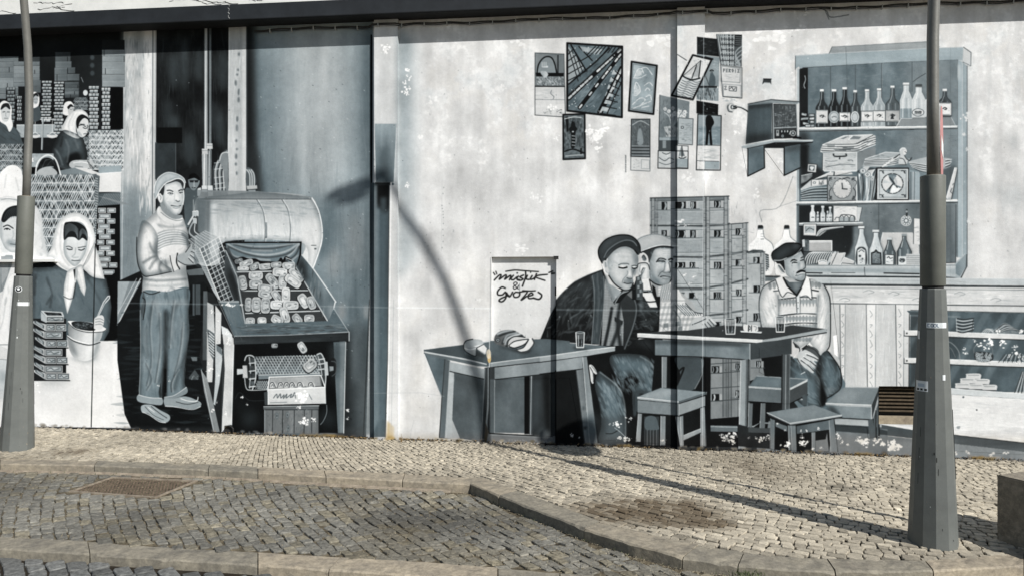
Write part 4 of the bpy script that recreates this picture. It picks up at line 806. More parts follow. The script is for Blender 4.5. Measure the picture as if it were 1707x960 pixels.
# shelf boards
def board(x0,y0,x1,y1,th=20):
    P([(x0,y0),(x1,y1),(x1,y1+th*.55),(x0,y0+th*.75)],205,t=.2,n=5,nf='h'); L([(x0,y0),(x1,y1)],236,1); P([(x0,y0+th*.75),(x1,y1+th*.55),(x1,y1+th),(x0,y0+th*1.35)],130,t=.5); L([(x0,y0+th*1.35),(x1,y1+th)],35,1.3)
def bottle(cx,yb,yt,w,nw,g,lab=None,hi=200,cap=215,glass=False,hh=None,labg=205,fill=None):
    film('painted_bottle',[(cx-nw,yt),(cx+nw,yt),(cx+nw,yt+(yb-yt)*.25),(cx+w,yt+(yb-yt)*.5),(cx+w,yb),(cx-w,yb),(cx-w,yt+(yb-yt)*.5),(cx-nw,yt+(yb-yt)*.25)])
    h=yb-yt; sh=yt+h*(.42 if hh is None else hh); nb=yt+h*.22
    pts=[(cx-nw,yt+4),(cx+nw,yt+4),(cx+nw,nb),(cx+nw*1.6,(nb+sh)/2),(cx+w*.86,sh),(cx+w,sh+h*.07),(cx+w,yb-4),(cx+w*.85,yb),(cx-w*.85,yb),(cx-w,yb-4),(cx-w,sh+h*.07),(cx-w*.86,sh),(cx-nw*1.6,(nb+sh)/2),(cx-nw,nb)]
    P([(x+6,y+2) for x,y in pts],60,a=.5,soft=2)
    P(pts,g,t=.5,n=12,nf='v'); 
    if fill is not None: P([(cx-w,fill),(cx+w,fill),(cx+w,yb-4),(cx+w*.85,yb),(cx-w*.85,yb),(cx-w,yb-4)],110,t=.8,a=.8,n=8)
    L([(cx-w*.55,sh+8),(cx-w*.6,yb-10)],hi,1.8,a=.55,soft=.5); L([(cx+w*.4,sh+5),(cx+w*.45,yb-10)],hi,1.2,a=.4,soft=.5); L([(cx-nw*.3,yt+10),(cx-nw*.4,nb),(cx-w*.4,sh)],hi,1.2,a=.6)
    L([(cx,sh),(cx,yb-8)],g*.6,2,a=.4,soft=1)
    L(pts,30 if not glass else 215,1.0,closed=True,a=.7)
    P([(cx-nw*1.25,yt-4),(cx+nw*1.25,yt-4),(cx+nw*1.25,yt+16),(cx-nw*1.25,yt+16)],cap,t=.15); L([(cx-nw*1.2,yt+12),(cx+nw*1.2,yt+12)],90,1)
    if lab:
        if lab[0]=='o':
            E(cx,lab[1],w*.95,lab[2],labg-40); E(cx,lab[1],w*.8,lab[2]*.82,130,n=10,nf='f'); E(cx,lab[1],w*.66,lab[2]*.66,labg-25,n=14,nf='f'); K([(cx-w*.4,lab[1]),(cx,lab[1]-4),(cx+w*.4,lab[1])],60,1)
        else:
            ww=w*1.0; P([(cx-ww,lab[1]),(cx+ww,lab[1]),(cx+ww,lab[2]),(cx-ww,lab[2])],labg,t=.1,n=8,nf='f'); L([(cx-ww,lab[1]),(cx+ww,lab[1]),(cx+ww,lab[2]),(cx-ww,lab[2])],70,1,closed=True)
            m=(lab[1]+lab[2])/2; L([(cx-ww*.8,lab[1]+6),(cx+ww*.8,lab[1]+6)],130,.8); hatch(cx-ww*.6,m-16,cx+ww*.6,m+14,8,60,1,0,.9,12); L([(cx-ww*.7,lab[2]-8),(cx+ww*.7,lab[2]-8)],120,.9); K([(cx-14,m-4),(cx,m-12),(cx+14,m-4),(cx,m+4)],40,1.6)
for i,(x,y,w,r) in enumerate(((120,590,40,.4),(175,600,45,0),(115,630,60,-.3),(180,625,40,0),(130,660,50,.5),(150,680,60,0),(185,650,35,.1),(190,680,30,0))):
    P([(x,y),(x+w,y+r*20),(x+w-3,y+r*20+20),(x-2,y+20)],rng.uniform(150,200),n=10,nf='f'); L([(x,y),(x+w,y+r*20),(x+w-3,y+r*20+20),(x-2,y+20)],30,1,closed=True); hatch(x+4,y+4,x+w-4,y+14,3,80,1,0,.8,14)
bottle(276,702,418,46,12,40,('r',570,672),labg=196,cap=225)
bottle(369,700,418,44,14,30,('o',625,46),cap=225)
bottle(450,700,402,42,14,28,('r',588,658),cap=225,labg=210)
bottle(530,698,425,38,11,60,None,cap=215); E(528,625,32,44,200); E(528,625,24,35,110); E(528,625,20,30,186,n=10)
bottle(620,695,418,46,13,158,('r',578,660),glass=True,hi=235)
bottle(712,694,410,46,13,150,('r',574,658),glass=True,hi=235)
bottle(814,692,390,54,12,84,('r',572,660),labg=160); P([(800,640),(812,590),(826,640)],40)
P([(845,692),(878,635),(960,620),(1068,622),(1068,690)],128,t=.35); L([(845,692),(878,635),(960,622)],200,1.2); P([(1160,625),(1260,625),(1290,685),(1160,690)],120,t=.35); L([(1262,628),(1292,685)],170,1)
bottle(918,635,368,46,19,176,None,glass=True,cap=215,hi=238,fill=560)
bottle(1014,625,382,52,21,190,None,glass=True,cap=90,hi=240); P([(992,376),(1040,376),(1040,388),(992,388)],60); E(1010,590,46,30,70); E(1010,590,41,25,215); 
for i,c_ in enumerate('AZEDO'): L([(985+i*11,578),(985+i*11,602)],40,1.2); L([(985+i*11,580+4*(i%3)),(992+i*11,586)],40,1)
bottle(1100,620,440,40,14,195,None,glass=True,hh=.3)
bottle(1212,620,415,50,13,60,('r',515,612),labg=205); L([(1168,515),(1160,520),(1158,560)],215,1)
board(104,706,1308,692)
# second bay
P([(104,738),(1308,716),(1308,1250),(104,1268)],(92,112,(130,700),(1300,900)),t=.75,n=12,nf='m')
with clip([(104,738),(1308,716),(1308,1250),(104,1268)]):
    hatch(110,730,1300,1100,120,126,3,0,.22,50,t=.5); P([(900,716),(1308,716),(1308,1000),(900,1000)],124,a=.5,soft=12,t=.3); hatch(900,760,1300,900,40,80,1.4,0,.4,40)
P([(104,740),(170,745),(170,990),(104,1010)],40,soft=5,n=6)
at(1320,220,7.386)
P([(110,180),(190,190),(190,400),(300,430),(380,480),(420,560),(100,720),(95,200)],30,soft=3,n=8)
P([(195,400),(310,408),(300,510),(190,498)],190,t=.2,n=8); P([(215,420),(285,425),(280,490),(210,485)],70); S([(225,440),(275,440),(262,475),(240,480)],205); L([(195,400),(310,408),(300,510),(190,498)],40,1.2,closed=True)
P([(118,545),(250,515),(255,560),(180,620),(115,650)],110,t=.3,n=20,nf='f'); L([(118,545),(250,518)],190,1)
P([(260,600),(300,580),(480,500),(520,510),(510,545),(430,560),(300,590)],190,t=.2,n=6); L([(300,582),(480,500)],225,1.2); L([(300,590),(440,555)],60,1); P([(525,492),(740,500),(750,530),(530,545)],196,t=.15); L([(525,492),(520,545)],40,1.2); L([(540,545),(740,505)],80,1)
P([(110,710),(240,600),(435,598),(435,660),(240,690),(115,735)],176,t=.3,n=10); P([(240,602),(430,598),(430,655),(240,668)],205,t=.1); E(280,635,20,16,80); E(280,635,13,10,190); hatch(335,612,395,655,26,60,1.2,1.5,.8,34); L([(240,600),(240,668)],60,1)
P([(120,730),(240,685),(435,668),(435,850),(110,850)],110,t=.75,n=12,nf='h'); 
for i in range(9): K([(115+rng.uniform(-5,10),745+i*12),(250,700+i*17),(434,690+i*18)],30 if i%2 else 190,1.4 if i%2 else 1.1,a=.8)
# chest with papers
P([(380,268),(800,258),(1030,195),(1030,300),(900,420),(800,490),(390,488),(380,470)],140,t=.4,n=8)
P([(380,268),(800,262),(800,490),(395,488),(382,468)],178,t=.3,n=10,nf='h'); P([(800,262),(1030,196),(1030,300),(900,350),(870,440),(800,490)],118,t=.4,n=10); L([(800,262),(800,490)],205,1.3); L([(382,268),(384,470),(400,490),(790,490)],215,1.5); L([(380,272),(378,470)],40,1)
K([(515,285),(530,308),(660,306),(670,285)],30,2.2); L([(592,308),(588,340)],30,2); E(515,285,11,8,40); E(668,285,11,8,40); hatch(400,290,780,470,60,120,1.1,0,.5,50); hatch(400,290,780,470,30,210,1,0,.5,50)
K([(420,440),(500,425),(640,405),(780,415)],90,1.2); K([(410,360),(480,370),(560,362)],110,1); K([(690,360),(740,355),(750,370)],90,1)
P([(350,250),(360,215),(380,165),(640,55),(990,42),(1035,60),(1030,165),(800,258),(360,262)],184,t=.2,n=6)
for i in range(8):
    o=i*13; K([(355+o*.3,248-o),(560,258-o*1.05),(790,255-o*1.1),(900,215-o*1.15),(1030,165-o)],50 if i%2 else 226,1.2,a=.8)
for i in range(14): 
    x=rng.uniform(360,760); y=rng.uniform(170,250); L([(x,y),(x+rng.uniform(40,150),y+2)],60,1,a=.7)
for i in range(14):
    x=rng.uniform(800,950); y=250-(x-800)*.42-rng.uniform(10,110); L([(x,y),(x+70,y-30)],rng.choice([50,225]),1,a=.7)
P([(600,95),(670,65),(700,68),(640,100)],110); P([(705,100),(760,60),(860,70),(830,100)],110); L([(700,102),(745,58)],225,1.3); L([(380,165),(640,55),(990,42)],225,1.2); L([(800,150),(1000,50)],40,1)
# clock 1
film('painted_clock',[(437,548),(802,556),(800,850),(440,862)],'square clock with curled trim painted left on middle shelf')
P([(437,548),(802,556),(800,850),(440,862)],138,t=.3,n=10); L([(437,548),(802,556),(800,850),(440,862)],40,1.2,closed=True); L([(445,556),(796,562)],200,1.2); L([(796,562),(800,850)],215,1.8)
E(622,708,118,122,60); E(622,708,112,116,196,t=.1,n=10,nf='m'); L([(618,640),(624,708),(680,712)],70,2.2); E(625,706,10,8,50)
S([(640,600),(730,690),(700,700),(640,640)],225,a=.4,soft=2)
for i in range(12): a=i*math.pi/6; E(622+102*math.cos(a),708+106*math.sin(a),5,5,70)
for sx,x in ((1,470),(-1,775)):
    K([(x+sx*15,620),(x-sx*12,610),(x-sx*14,650),(x+sx*18,690),(x-sx*8,740),(x-sx*5,800),(x+sx*20,800)],60,1.6); K([(x+sx*17,624),(x-sx*6,616),(x-sx*8,650),(x+sx*24,690)],215,1,a=.7)
for x,y in ((480,585),(760,590),(480,830),(765,830)): S([(x-24,y),(x-5,y-20),(x+20,y-16),(x+10,y),(x+24,y+18),(x,y+12),(x-18,y+20)],60,a=.85)
K([(530,578),(570,570),(620,585),(680,570),(710,578)],60,2); K([(540,576),(580,568),(620,580)],205,1)
# rolls and folders
P([(808,490),(900,450),(1040,455),(1050,850),(815,850)],60,t=.6)
for i in range(15):
    x=818+i*15; K([(x,560+rng.uniform(-60,10)),(x+rng.uniform(-4,14),700),(x+rng.uniform(-14,12)-i*2,850)],rng.choice([110,150,190,210]),rng.uniform(1,3),t=.7)
    K([(x+6,560),(x+8,700),(x-i*2+4,850)],35,1,a=.7)
for x,y,r in ((878,490,42),(935,535,44),(992,590,28)): P([(x-r,y),(x+r*.2,y-r*1.2),(x+r*2.2,y-r*1.5),(x+r,y+r*.3)],180,t=.2); E(x,y,r,r*.85,190); E(x,y,r*.9,r*.75,90); E(x,y,r*.75,r*.62,200); E(x,y,r*.32,r*.3,60); E(x+2,y,r*.16,r*.16,200)
P([(1010,560),(1042,460),(1050,560),(1000,850),(970,850)],150,t=.4); L([(1040,470),(985,850)],30,1.4); L([(1015,470),(975,540)],205,1.2)
P([(870,440),(905,340),(1182,255),(1182,440)],150,t=.4,n=8); 
at(1440,220,7.383)
P([(10,345),(170,290),(270,255),(440,265),(440,330),(380,420),(10,430)],154,t=.4,n=8); 
for i in range(9): K([(8+i%3*4,425-i*9),(150,422-i*10),(300,418-i*10),(420,400-i*12)],40 if i%2 else 215,1.1,a=.8)
L([(20,340),(170,290),(270,256),(440,266)],215,1.1); hatch(60,280,400,340,20,80,1,0,.5,60); L([(210,440),(370,330),(440,285)],40,1.4); P([(210,438),(360,330),(372,345),(240,440)],190,t=.2); K([(230,438),(400,330),(440,300)],225,1)
# figurine
film('painted_figurine',[(430,410),(440,240),(490,205),(530,230),(535,300),(590,330),(545,400)],'small hooded figurine painted on papers of dresser')
S([(432,410),(436,330),(450,300),(440,240),(470,207),(510,208),(530,235),(525,275),(505,300),(540,350),(545,375),(520,412)],178,t=.3,n=6); S([(495,235),(525,228),(530,262),(512,290),(490,280)],200,t=.1); K([(440,240),(470,207),(508,208)],225,1.2); L([(505,250),(512,250)],50,1); L([(516,262),(524,262)],50,1); K([(440,330),(490,345),(520,410)],60,1.2); K([(500,300),(530,345),(560,350),(590,325)],60,1.4); K([(545,375),(575,350),(585,330)],50,1.6); E(560,345,10,6,190); L([(440,412),(520,412)],50,1.2)
# paper right pile
P([(545,375),(700,335),(770,320),(1010,330),(1065,340),(1085,380),(1050,420),(1010,465),(770,510),(600,450)],158,t=.35,n=8)
for i in range(8): K([(560+i*8,385+i*10),(700,400+i*13),(770,412+i*13)],40 if i%2 else 205,1.1,a=.8)
for i in range(7): L([(1005,350+i*18),(1075+rng.uniform(-20,5),345+i*14)],40 if i%2 else 200,1.2)
# dark poster and clock 2
film('painted_clock',[(155,450),(558,450),(556,848),(150,846)],'square clock with divided dial painted in middle of shelf')
P([(155,448),(558,450),(560,850),(140,848)],22); P([(172,465),(548,466),(546,836),(165,838)],204,t=.3,n=5); P([(178,472),(540,472),(538,828),(172,830)],176,t=.45,n=8,nf='m'); L([(192,482),(522,482),(520,812),(194,812)],110,1,closed=True)
for x,y in ((225,500),(490,500),(220,795),(495,795)): K([(x-28,y-14),(x,y-12),(x+18,y+6)],50,1.5); K([(x+20,y-16),(x+4,y+4),(x+20,y+20)],60,1.2)
hatch(320,478,380,490,8,60,1.2,0,.8,14)
E(354,646,138,128,40); E(354,646,126,117,196,t=.15,n=8); 
with clip([(354+126*math.cos(i*.26),646+117*math.sin(i*.26)) for i in range(24)]):
    P([(300,530),(400,525),(400,560),(370,600),(395,660),(470,690),(440,700),(380,680),(320,600)],108,t=.8,n=6); P([(355,646),(320,760),(250,780),(270,740)],100,t=.7); P([(360,660),(450,705),(400,770),(330,768)],220); L([(320,570),(410,690)],45,2); L([(310,710),(358,650)],40,2); K([(370,560),(400,620),(390,660)],150,3,a=.6); P([(240,640),(350,640),(250,600)],176)
for i in range(12): a=i*math.pi/6; E(354+132*math.cos(a),646+122*math.sin(a),5,5,190)
P([(562,480),(640,485),(690,510),(690,845),(565,845)],130,t=.8,n=10,nf='v'); 
for i in range(7): L([(575+i*16,500),(572+i*16,840)],rng.choice([60,190,110]),1.2,a=.8)
P([(640,515),(690,512),(690,840),(640,835)],150,t=.7); P([(975,470),(1050,440),(1110,430),(1150,450),(1090,830),(975,840)],80,t=.5,soft=2,n=8)
P([(1120,448),(1145,446),(1152,470),(1075,835),(1020,832),(1015,810)],196,t=.15,n=6); L([(1120,448),(1018,812)],226,1.4); L([(1152,470),(1078,835)],50,1.4); K([(1085,700),(1070,740),(1080,760)],70,1.3); K([(1105,640),(1095,660)],70,1.2); E(1058,822,22,9,170)
at(1310,60,4.573)
# lower bays
P([(82,1290),(1308,1275),(1308,1690),(82,1700)],104,t=.6,n=12,nf='m')
board(82,1271,1310,1258,16)
at(1310,210,3.5545)
P([(80,472),(1008,466),(1008,815),(80,828)],104,t=.5,n=10,nf='m'); hatch(300,480,1010,800,140,126,3,0,.2,50,t=.5)
P([(80,475),(280,475),(280,575),(80,578)],30,t=.5,n=10); P([(80,590),(400,590),(400,700),(380,760),(300,830),(80,830)],34,t=.5,n=8,soft=2); L([(550,470),(550,720)],60,1.2,a=.6)
P([(930,470),(1010,470),(1010,810),(930,815)],98,t=.5,n=14,nf='v'); L([(1008,470),(1006,815)],60,1.5); L([(930,815),(1010,812)],60,1.4)
# small bottles
for x,t0,w,g in ((160,476,17,185),(190,515,9,150),(220,480,15,175),(248,510,8,150),(264,485,13,150)):
    P([(x-w*.4,t0),(x+w*.4,t0),(x+w*.5,t0+30),(x+w,t0+46),(x+w,572),(x-w,572),(x-w,t0+46),(x-w*.5,t0+30)],g,n=10,nf='v'); L([(x-w*.5,t0+40),(x-w*.5,566)],225,1.2,a=.8); P([(x-w*.6,t0-2),(x+w*.6,t0-2),(x+w*.6,t0+9),(x-w*.6,t0+9)],205); P([(x-w*.9,530),(x+w*.9,530),(x+w*.9,560),(x-w*.9,560)],205,a=.7); L([(x-w*.4,545),(x+w*.4,545)],60,1.2); L([(x+w,t0+46),(x+w,572)],30,1)
P([(282,476),(424,478),(424,570),(280,572)],200,t=.1,n=6); L([(282,476),(424,478),(424,570),(280,572)],60,1,closed=True); hatch(295,482,415,520,10,110,1,0,.7,20); K([(290,560),(300,545),(325,548),(330,530),(400,535),(412,560)],70,1.2)
for x in (330,358,392): P([(x-14,545),(x+14,545),(x+14,570),(x-14,570)],150); L([(x-14,545),(x,532),(x+14,545),(x+14,570),(x-14,570),(x-14,545)],60,1.1)
P([(424,485),(452,488),(436,568),(424,568)],180,t=.3); L([(452,488),(436,568)],60,1)
P([(80,578),(458,574),(458,582),(80,588)],205,n=6); P([(80,588),(458,582),(458,595),(80,598)],120,t=.3); L([(80,598),(458,596)],20,1.4)
P([(104,585),(182,585),(180,655),(104,652)],196,t=.1); L([(104,585),(182,585),(180,655),(104,652)],50,1.1,closed=True); P([(114,598),(172,598),(170,640),(114,638)],150,n=20,nf='f'); K([(120,625),(140,608),(165,620)],60,1.2)
P([(182,655),(210,612),(340,600),(345,606),(250,620),(200,658)],150,t=.2); K([(182,655),(212,614),(340,601)],215,1.3); K([(190,658),(230,625),(330,606)],60,1)
P([(98,678),(140,676),(140,748),(108,746)],70,n=20,nf='f'); P([(98,680),(112,676),(115,720),(100,722)],190); P([(140,684),(272,684),(272,748),(140,748)],160,t=.1,n=12,nf='h'); L([(140,684),(272,684),(272,748)],230,1.6); L([(138,748),(272,748)],20,1.4); L([(140,692),(268,692)],215,1,a=.8)
P([(100,752),(290,745),(350,755),(290,828),(120,828)],60,n=6)
for i in range(14): K([(110+i*14,822-i*1.5),(118+i*14,785),(140+i*13,758),(165+i*11,750)],205,1.7,a=.9)
P([(258,790),(295,745),(300,760),(250,828),(236,828)],176); P([(275,760),(352,754),(320,828),(262,828)],190,t=.15,n=8); L([(300,760),(270,826)],60,1.2); K([(352,756),(340,790),(320,828)],225,1.4); P([(345,780),(408,806),(402,822),(330,828)],180,t=.2); L([(345,780),(408,806)],225,1); L([(335,815),(404,822)],60,1)
E(218,806,28,10,226); P([(190,806),(246,806),(242,826),(194,826)],200,t=.1); E(218,806,22,7,205); K([(198,806),(218,800),(238,806)],110,1)
P([(575,636),(752,636),(790,700),(792,828),(560,828),(565,700)],186,t=.1,n=8); L([(575,636),(560,700)],225,1.2)
E(714,566,32,32,200,t=.1); E(714,566,28,28,130); E(714,566,24,24,200); E(714,566,15,15,90); E(714,566,9,9,196)
for i in range(10): a=i*.628; L([(714+14*math.cos(a),566+14*math.sin(a)),(714+25*math.cos(a),566+25*math.sin(a))],80,1)
L([(717,500),(715,535)],30,2.4); K([(712,535),(717,500),(722,535)],60,1.2); E(717,512,6,6,150)
P([(758,552),(794,556),(796,708),(756,702)],206,t=.1); hatch(762,575,790,700,12,110,1,0,.8,24); L([(758,552),(756,702)],60,1.2); P([(930,478),(948,476),(932,604)],196); L([(948,476),(932,604)],50,1.2); 
def big(cx,yt,yb,w,nw,g,lg,ar=False,cap=205,hi=215):
    at(1310,210,3.5545); h=yb-yt
    film('painted_bottle',[(cx-nw,yt),(cx+nw,yt),(cx+nw,yt+h*.2),(cx+w,yt+h*.55),(cx+w,yb),(cx-w,yb),(cx-w,yt+h*.55),(cx-nw,yt+h*.2)])
    pts=[(cx-nw,yt),(cx+nw,yt),(cx+nw,yt+h*.18),(cx+w*.7,yt+h*.42),(cx+w,yt+h*.55),(cx+w,yb),(cx-w,yb),(cx-w,yt+h*.55),(cx-w*.7,yt+h*.42),(cx-nw,yt+h*.18)]
    P([(x+6,y) for x,y in pts],50,a=.5,soft=2); P(pts,g,t=.6,n=12,nf='v'); L([(cx-w*.6,yt+h*.5),(cx-w*.6,yb-8)],hi,2,a=.6,soft=.5); L([(cx-nw*.4,yt+8),(cx-w*.4,yt+h*.42)],hi,1.4,a=.7); L([(cx+w*.5,yt+h*.5),(cx+w*.55,yb-8)],hi,1.4,a=.5,soft=.5); L(pts,40 if g<140 else 90,1.1,closed=True)
    P([(cx-nw*1.3,yt-2),(cx+nw*1.3,yt-2),(cx+nw*1.3,yt+12),(cx-nw*1.3,yt+12)],cap); L([(cx-nw,yt+12),(cx+nw,yt+12)],60,1)
    return h
big(448,600,828,40,14,188,200); S([(420,828),(420,740),(448,720),(478,740),(478,828)],60); P([(426,826),(426,742),(448,727),(472,742),(472,826)],200,n=8,nf='f'); K([(432,750),(448,738),(464,750)],70,1.3); E(440,775,7,7,60); E(455,792,6,6,80); hatch(432,790,468,815,6,60,1.2,.4,.8,12)
big(534,622,826,40,15,182,200); P([(508,756),(534,738),(562,756),(565,822),(508,822)],110,t=.5,n=14,nf='f'); L([(508,756),(526,752),(534,738),(545,754),(562,756),(565,822),(508,822)],25,2,closed=True); hatch(515,765,558,815,20,60,1.2,0,.8,14)
big(614,668,828,36,11,86,200,cap=190); P([(588,765),(640,768),(638,826),(588,824)],205); L([(588,765),(640,768),(638,826),(588,824)],40,1,closed=True); K([(600,785),(610,778),(618,788),(632,784)],50,1.3); hatch(595,795,632,818,6,90,1,0,.8,14)
big(702,646,828,42,11,84,200,cap=130); P([(668,778),(714,776),(716,826),(668,828)],200); E(690,800,18,14,60); hatch(674,785,708,815,14,200,1.2,0,.8,8)
P([(714,762),(795,762),(795,828),(714,830)],178,t=.2); 
for i in range(5): L([(716,772+i*11),(795,772+i*11)],120,1)
# sill of dresser and counter top
P([(115,828),(795,828),(1000,822),(1060,760),(1070,770),(1070,830),(1032,908),(930,905),(100,892),(110,860)],150,t=.55,n=7,nf='h'); P([(100,884),(930,895),(1032,904),(1032,912),(930,910),(100,900)],16)
P([(115,828),(795,830),(1008,826),(1008,848),(115,846)],196,t=.35,a=.6,soft=1,n=8); P([(1008,826),(1068,762),(1070,835),(1032,895),(1008,880)],112,t=.8,n=6); L([(1072,766),(1070,838),(1034,910)],20,2); L([(118,830),(1008,828)],120,1); P([(110,868),(930,880),(1010,884),(1010,895),(110,890)],190,a=.7,t=.4,soft=1)
L([(100,872),(215,874)],30,1.8); L([(270,872),(410,873)],60,1); L([(582,874),(790,878)],30,2); K([(465,840),(468,880),(480,920),(500,940)],60,1)
at(1200,100,4.364)
# radio on shelf
film('painted_radio',[(205,325),(372,295),(575,312),(580,580),(385,590),(190,618)],'old wooden radio painted on bracket shelf')
P([(205,328),(372,294),(576,312),(562,328),(382,322),(208,340)],128,t=.55,n=8); L([(205,326),(372,294),(576,310)],60,1.6)
P([(208,338),(378,322),(380,582),(190,618)],66,t=.7,n=12,nf='v'); P([(240,350),(370,335),(370,520),(250,560)],92,t=.75,soft=9,a=.5); P([(208,338),(378,322),(378,345),(206,360)],30,soft=3,a=.8); P([(195,560),(380,545),(380,582),(190,618)],24,soft=5,a=.8); P([(378,322),(392,324),(398,580),(382,582)],140,t=.4); L([(380,322),(384,582)],20,1.2)
P([(392,326),(555,330),(562,560),(575,575),(398,580)],34,t=.4,n=8)
with clip([(398,332),(552,336),(556,500),(398,508)]):
    for i in range(16): L([(400+i*10,330),(402+i*10,508)],120,.8,a=.6)
    for i in range(17): L([(396,336+i*10.5),(558,338+i*10)],120,.8,a=.6)
    hatch(400,335,550,500,40,190,1,1.57,.6,24); hatch(400,335,550,500,40,190,1,0,.5,24)
L([(398,500),(556,494)],160,1.4); L([(398,512),(558,508)],60,2); L([(554,330),(562,545)],110,1.4); 
R(411,516,432,560,150,t=.2); R(417,522,426,540,60); E(458,560,9,10,150); E(458,560,4,5,60); E(534,540,22,21,150,t=.2); E(534,540,15,14,40); E(534,540,8,8,160)
for x in (452,474,494): E(x,526,4,8,200)
L([(515,522),(506,545)],190,1.2); P([(540,562),(594,568),(594,580),(530,580)],14); P([(562,330),(580,322),(578,560),(566,552)],196,t=.2)
film('painted_shelf',[(160,630),(395,585),(678,592),(585,790),(468,845),(325,650),(325,790),(202,852)],'bracket shelf under painted radio')
P([(160,628),(385,585),(676,590),(674,604),(400,606),(200,650),(162,648)],150,t=.5,n=6); L([(160,628),(385,586),(676,590)],205,1.4); L([(200,650),(400,607),(674,604)],30,1.6); P([(330,624),(400,608),(600,606),(676,604),(590,625),(470,648),(326,648)],24,n=6)
P([(204,652),(322,628),(325,790),(203,850)],92,t=.75,n=14,nf='m'); P([(204,652),(322,628),(322,680),(204,700)],70,t=.6,soft=4,a=.6); L([(204,652),(203,850),(325,790),(322,628)],22,2)
P([(468,640),(588,618),(586,788),(468,845)],96,t=.75,n=14,nf='m'); P([(468,640),(588,618),(588,660),(468,680)],50,soft=4,a=.7); L([(468,640),(468,845),(586,788)],20,2); P([(590,624),(640,624),(634,800),(590,790)],22,soft=2,n=5)
at()
film('painted_counter',[(1385,468),(1707,474),(1880,478),(1880,770),(1707,757),(1480,745),(1405,640)],'pale board counter with glazed display painted under dresser')
P([(1345,463),(1880,466),(1880,478),(1345,473)],176,t=.45,n=6,nf='h'); L([(1340,463),(1880,466)],200,1); P([(1360,473),(1880,479),(1880,482),(1360,477)],40,a=.9)
P([(1380,477),(1880,482),(1880,512),(1380,506)],192,t=.15,n=8,nf='h'); L([(1385,480),(1880,486)],80,1,a=.7)
hatch(1390,482,1707,506,60,228,1.5,0,.6,18,t=0); hatch(1390,482,1707,506,40,140,1,0,.6,22); L([(1380,506),(1880,512)],60,1.6); 
for x,y in ((1408,500),(1490,490),(1530,500),(1600,490),(1660,500),(1448,487)): K([(x-9,y),(x,y-3),(x+9,y),(x,y+3)],120,.8)
P([(1385,507),(1512,508),(1508,646),(1385,646)],182,t=.15,n=7,nf='v')
for x0,x1 in ((1400,1409),(1444,1460),(1493,1507)):
    P([(x0,508),(x1,508),(x1-1,645),(x0+2,645)],204,t=.05,n=6,nf='v'); L([(x0,508),(x0+2,645)],70,1.2); L([(x1,508),(x1-1,645)],110,1); 
    for y in range(520,640,17): K([((x0+x1)/2-2,y+rng.uniform(-5,5)),((x0+x1)/2+2,y+4),((x0+x1)/2-1,y+8)],120,.9)
hatch(1410,512,1492,640,60,160,1.4,1.57,.4,26); hatch(1410,512,1492,640,50,215,1.6,1.57,.5,26); P([(1389,560),(1396,558),(1397,595),(1391,590)],238,t=0)
# display case
P([(1507,508),(1880,516),(1880,650),(1585,655),(1507,646)],78,t=.75,n=10,nf='m')
P([(1507,508),(1880,516),(1880,526),(1512,518),(1518,525),(1516,646),(1507,646)],190,t=.15,n=6); L([(1516,524),(1515,646)],40,1.6); L([(1518,517),(1880,525)],60,1.3); 
with clip([(1518,520),(1880,527),(1880,655),(1518,650)]):
    P([(1518,520),(1560,520),(1560,640),(1518,650)],50,t=.5,soft=4,a=.7)
    for x in (1540,1590,1640,1672,1700): P([(x,520),(x+12,520),(x-60,650),(x-74,650)],130,a=.3,soft=1.5,t=.6)
at(1400,440,2.909)
for y0,y1,z in ((322,345,0),(455,478,0)):
    P([(312,y0),(400,y0),(893,y1-3),(1400,y1+15),(1400,y1+38),(893,y1+22),(400,y0+24),(312,y0+26)],200,t=.1,n=7,nf='h'); L([(312,y0+26),(893,y1+22),(1400,y1+38)],40,1.5); L([(312,y0),(893,y1-3),(1400,y1+15)],226,1); E(326,y0+14,4,4,30); L([(312,y0),(312,y0+26)],60,1.3); hatch(520,y0+8,880,y1+15,20,150,1,.03,.6,20)
for i in range(9): K([(565,262+i*8),(600,268+i*8),(648,262+i*7)],190 if i%2 else 40,1.4)
L([(565,262),(568,328)],170,1.2); L([(648,265),(640,330)],60,1.2)
S([(740,335),(770,305),(805,285),(860,318),(885,335)],110,t=.5,n=14,nf='f'); S([(690,330),(720,310),(745,335)],100,n=10)
for i in range(7): K([(745+i*6,330),(775+i*8,305+i*2),(805+i*8,290+i*5),(860+i*4,325)],180 if i%2 else 50,1.1,a=.8)
for i in range(4): K([(690+i*10,332),(715+i*8,314),(745,332)],180,1,a=.8)
for x,y,r in ((770,325,12),(880,328,14),(690,390,16),(725,385,22),(790,380,20),(710,408,14),(655,372,8),(612,430,12),(605,412,8),(855,430,20),(830,450,12),(850,405,12),(865,475,14),(880,450,16)): flake(x,y,r,10,240,sx=1.3)
S([(655,430),(690,425),(740,435),(742,465),(700,475),(660,465)],44)
for _ in range(46): x=rng.uniform(662,738); y=rng.uniform(432,468); E(x,y,6,6,150,n=8); E(x,y,3,3,90); 
K([(650,430),(655,400),(700,385),(735,400),(742,435)],100,1.3); K([(510,370),(545,385),(575,420),(582,458)],120,1.6); K([(515,400),(540,410),(560,450)],100,1.2)
for i in range(12): L([(770+i*11,475),(800+i*8,438)],150 if i%2 else 60,1.3)
for x,y in ((614,532),(586,554),(656,558),(562,578),(626,582),(692,586)): S([(x+3,y),(x+66,y),(x+70,y+20),(x+62,y+26),(x+4,y+24),(x,y+8)],196,t=.15,n=8); K([(x+8,y+6),(x+60,y+6)],90,1,a=.7); L([(x+3,y+25),(x+64,y+26)],40,1.2)
for i in range(9): L([(845+i*9,628),(885+i*3,520+i*3)],170 if i%2 else 60,1.6)
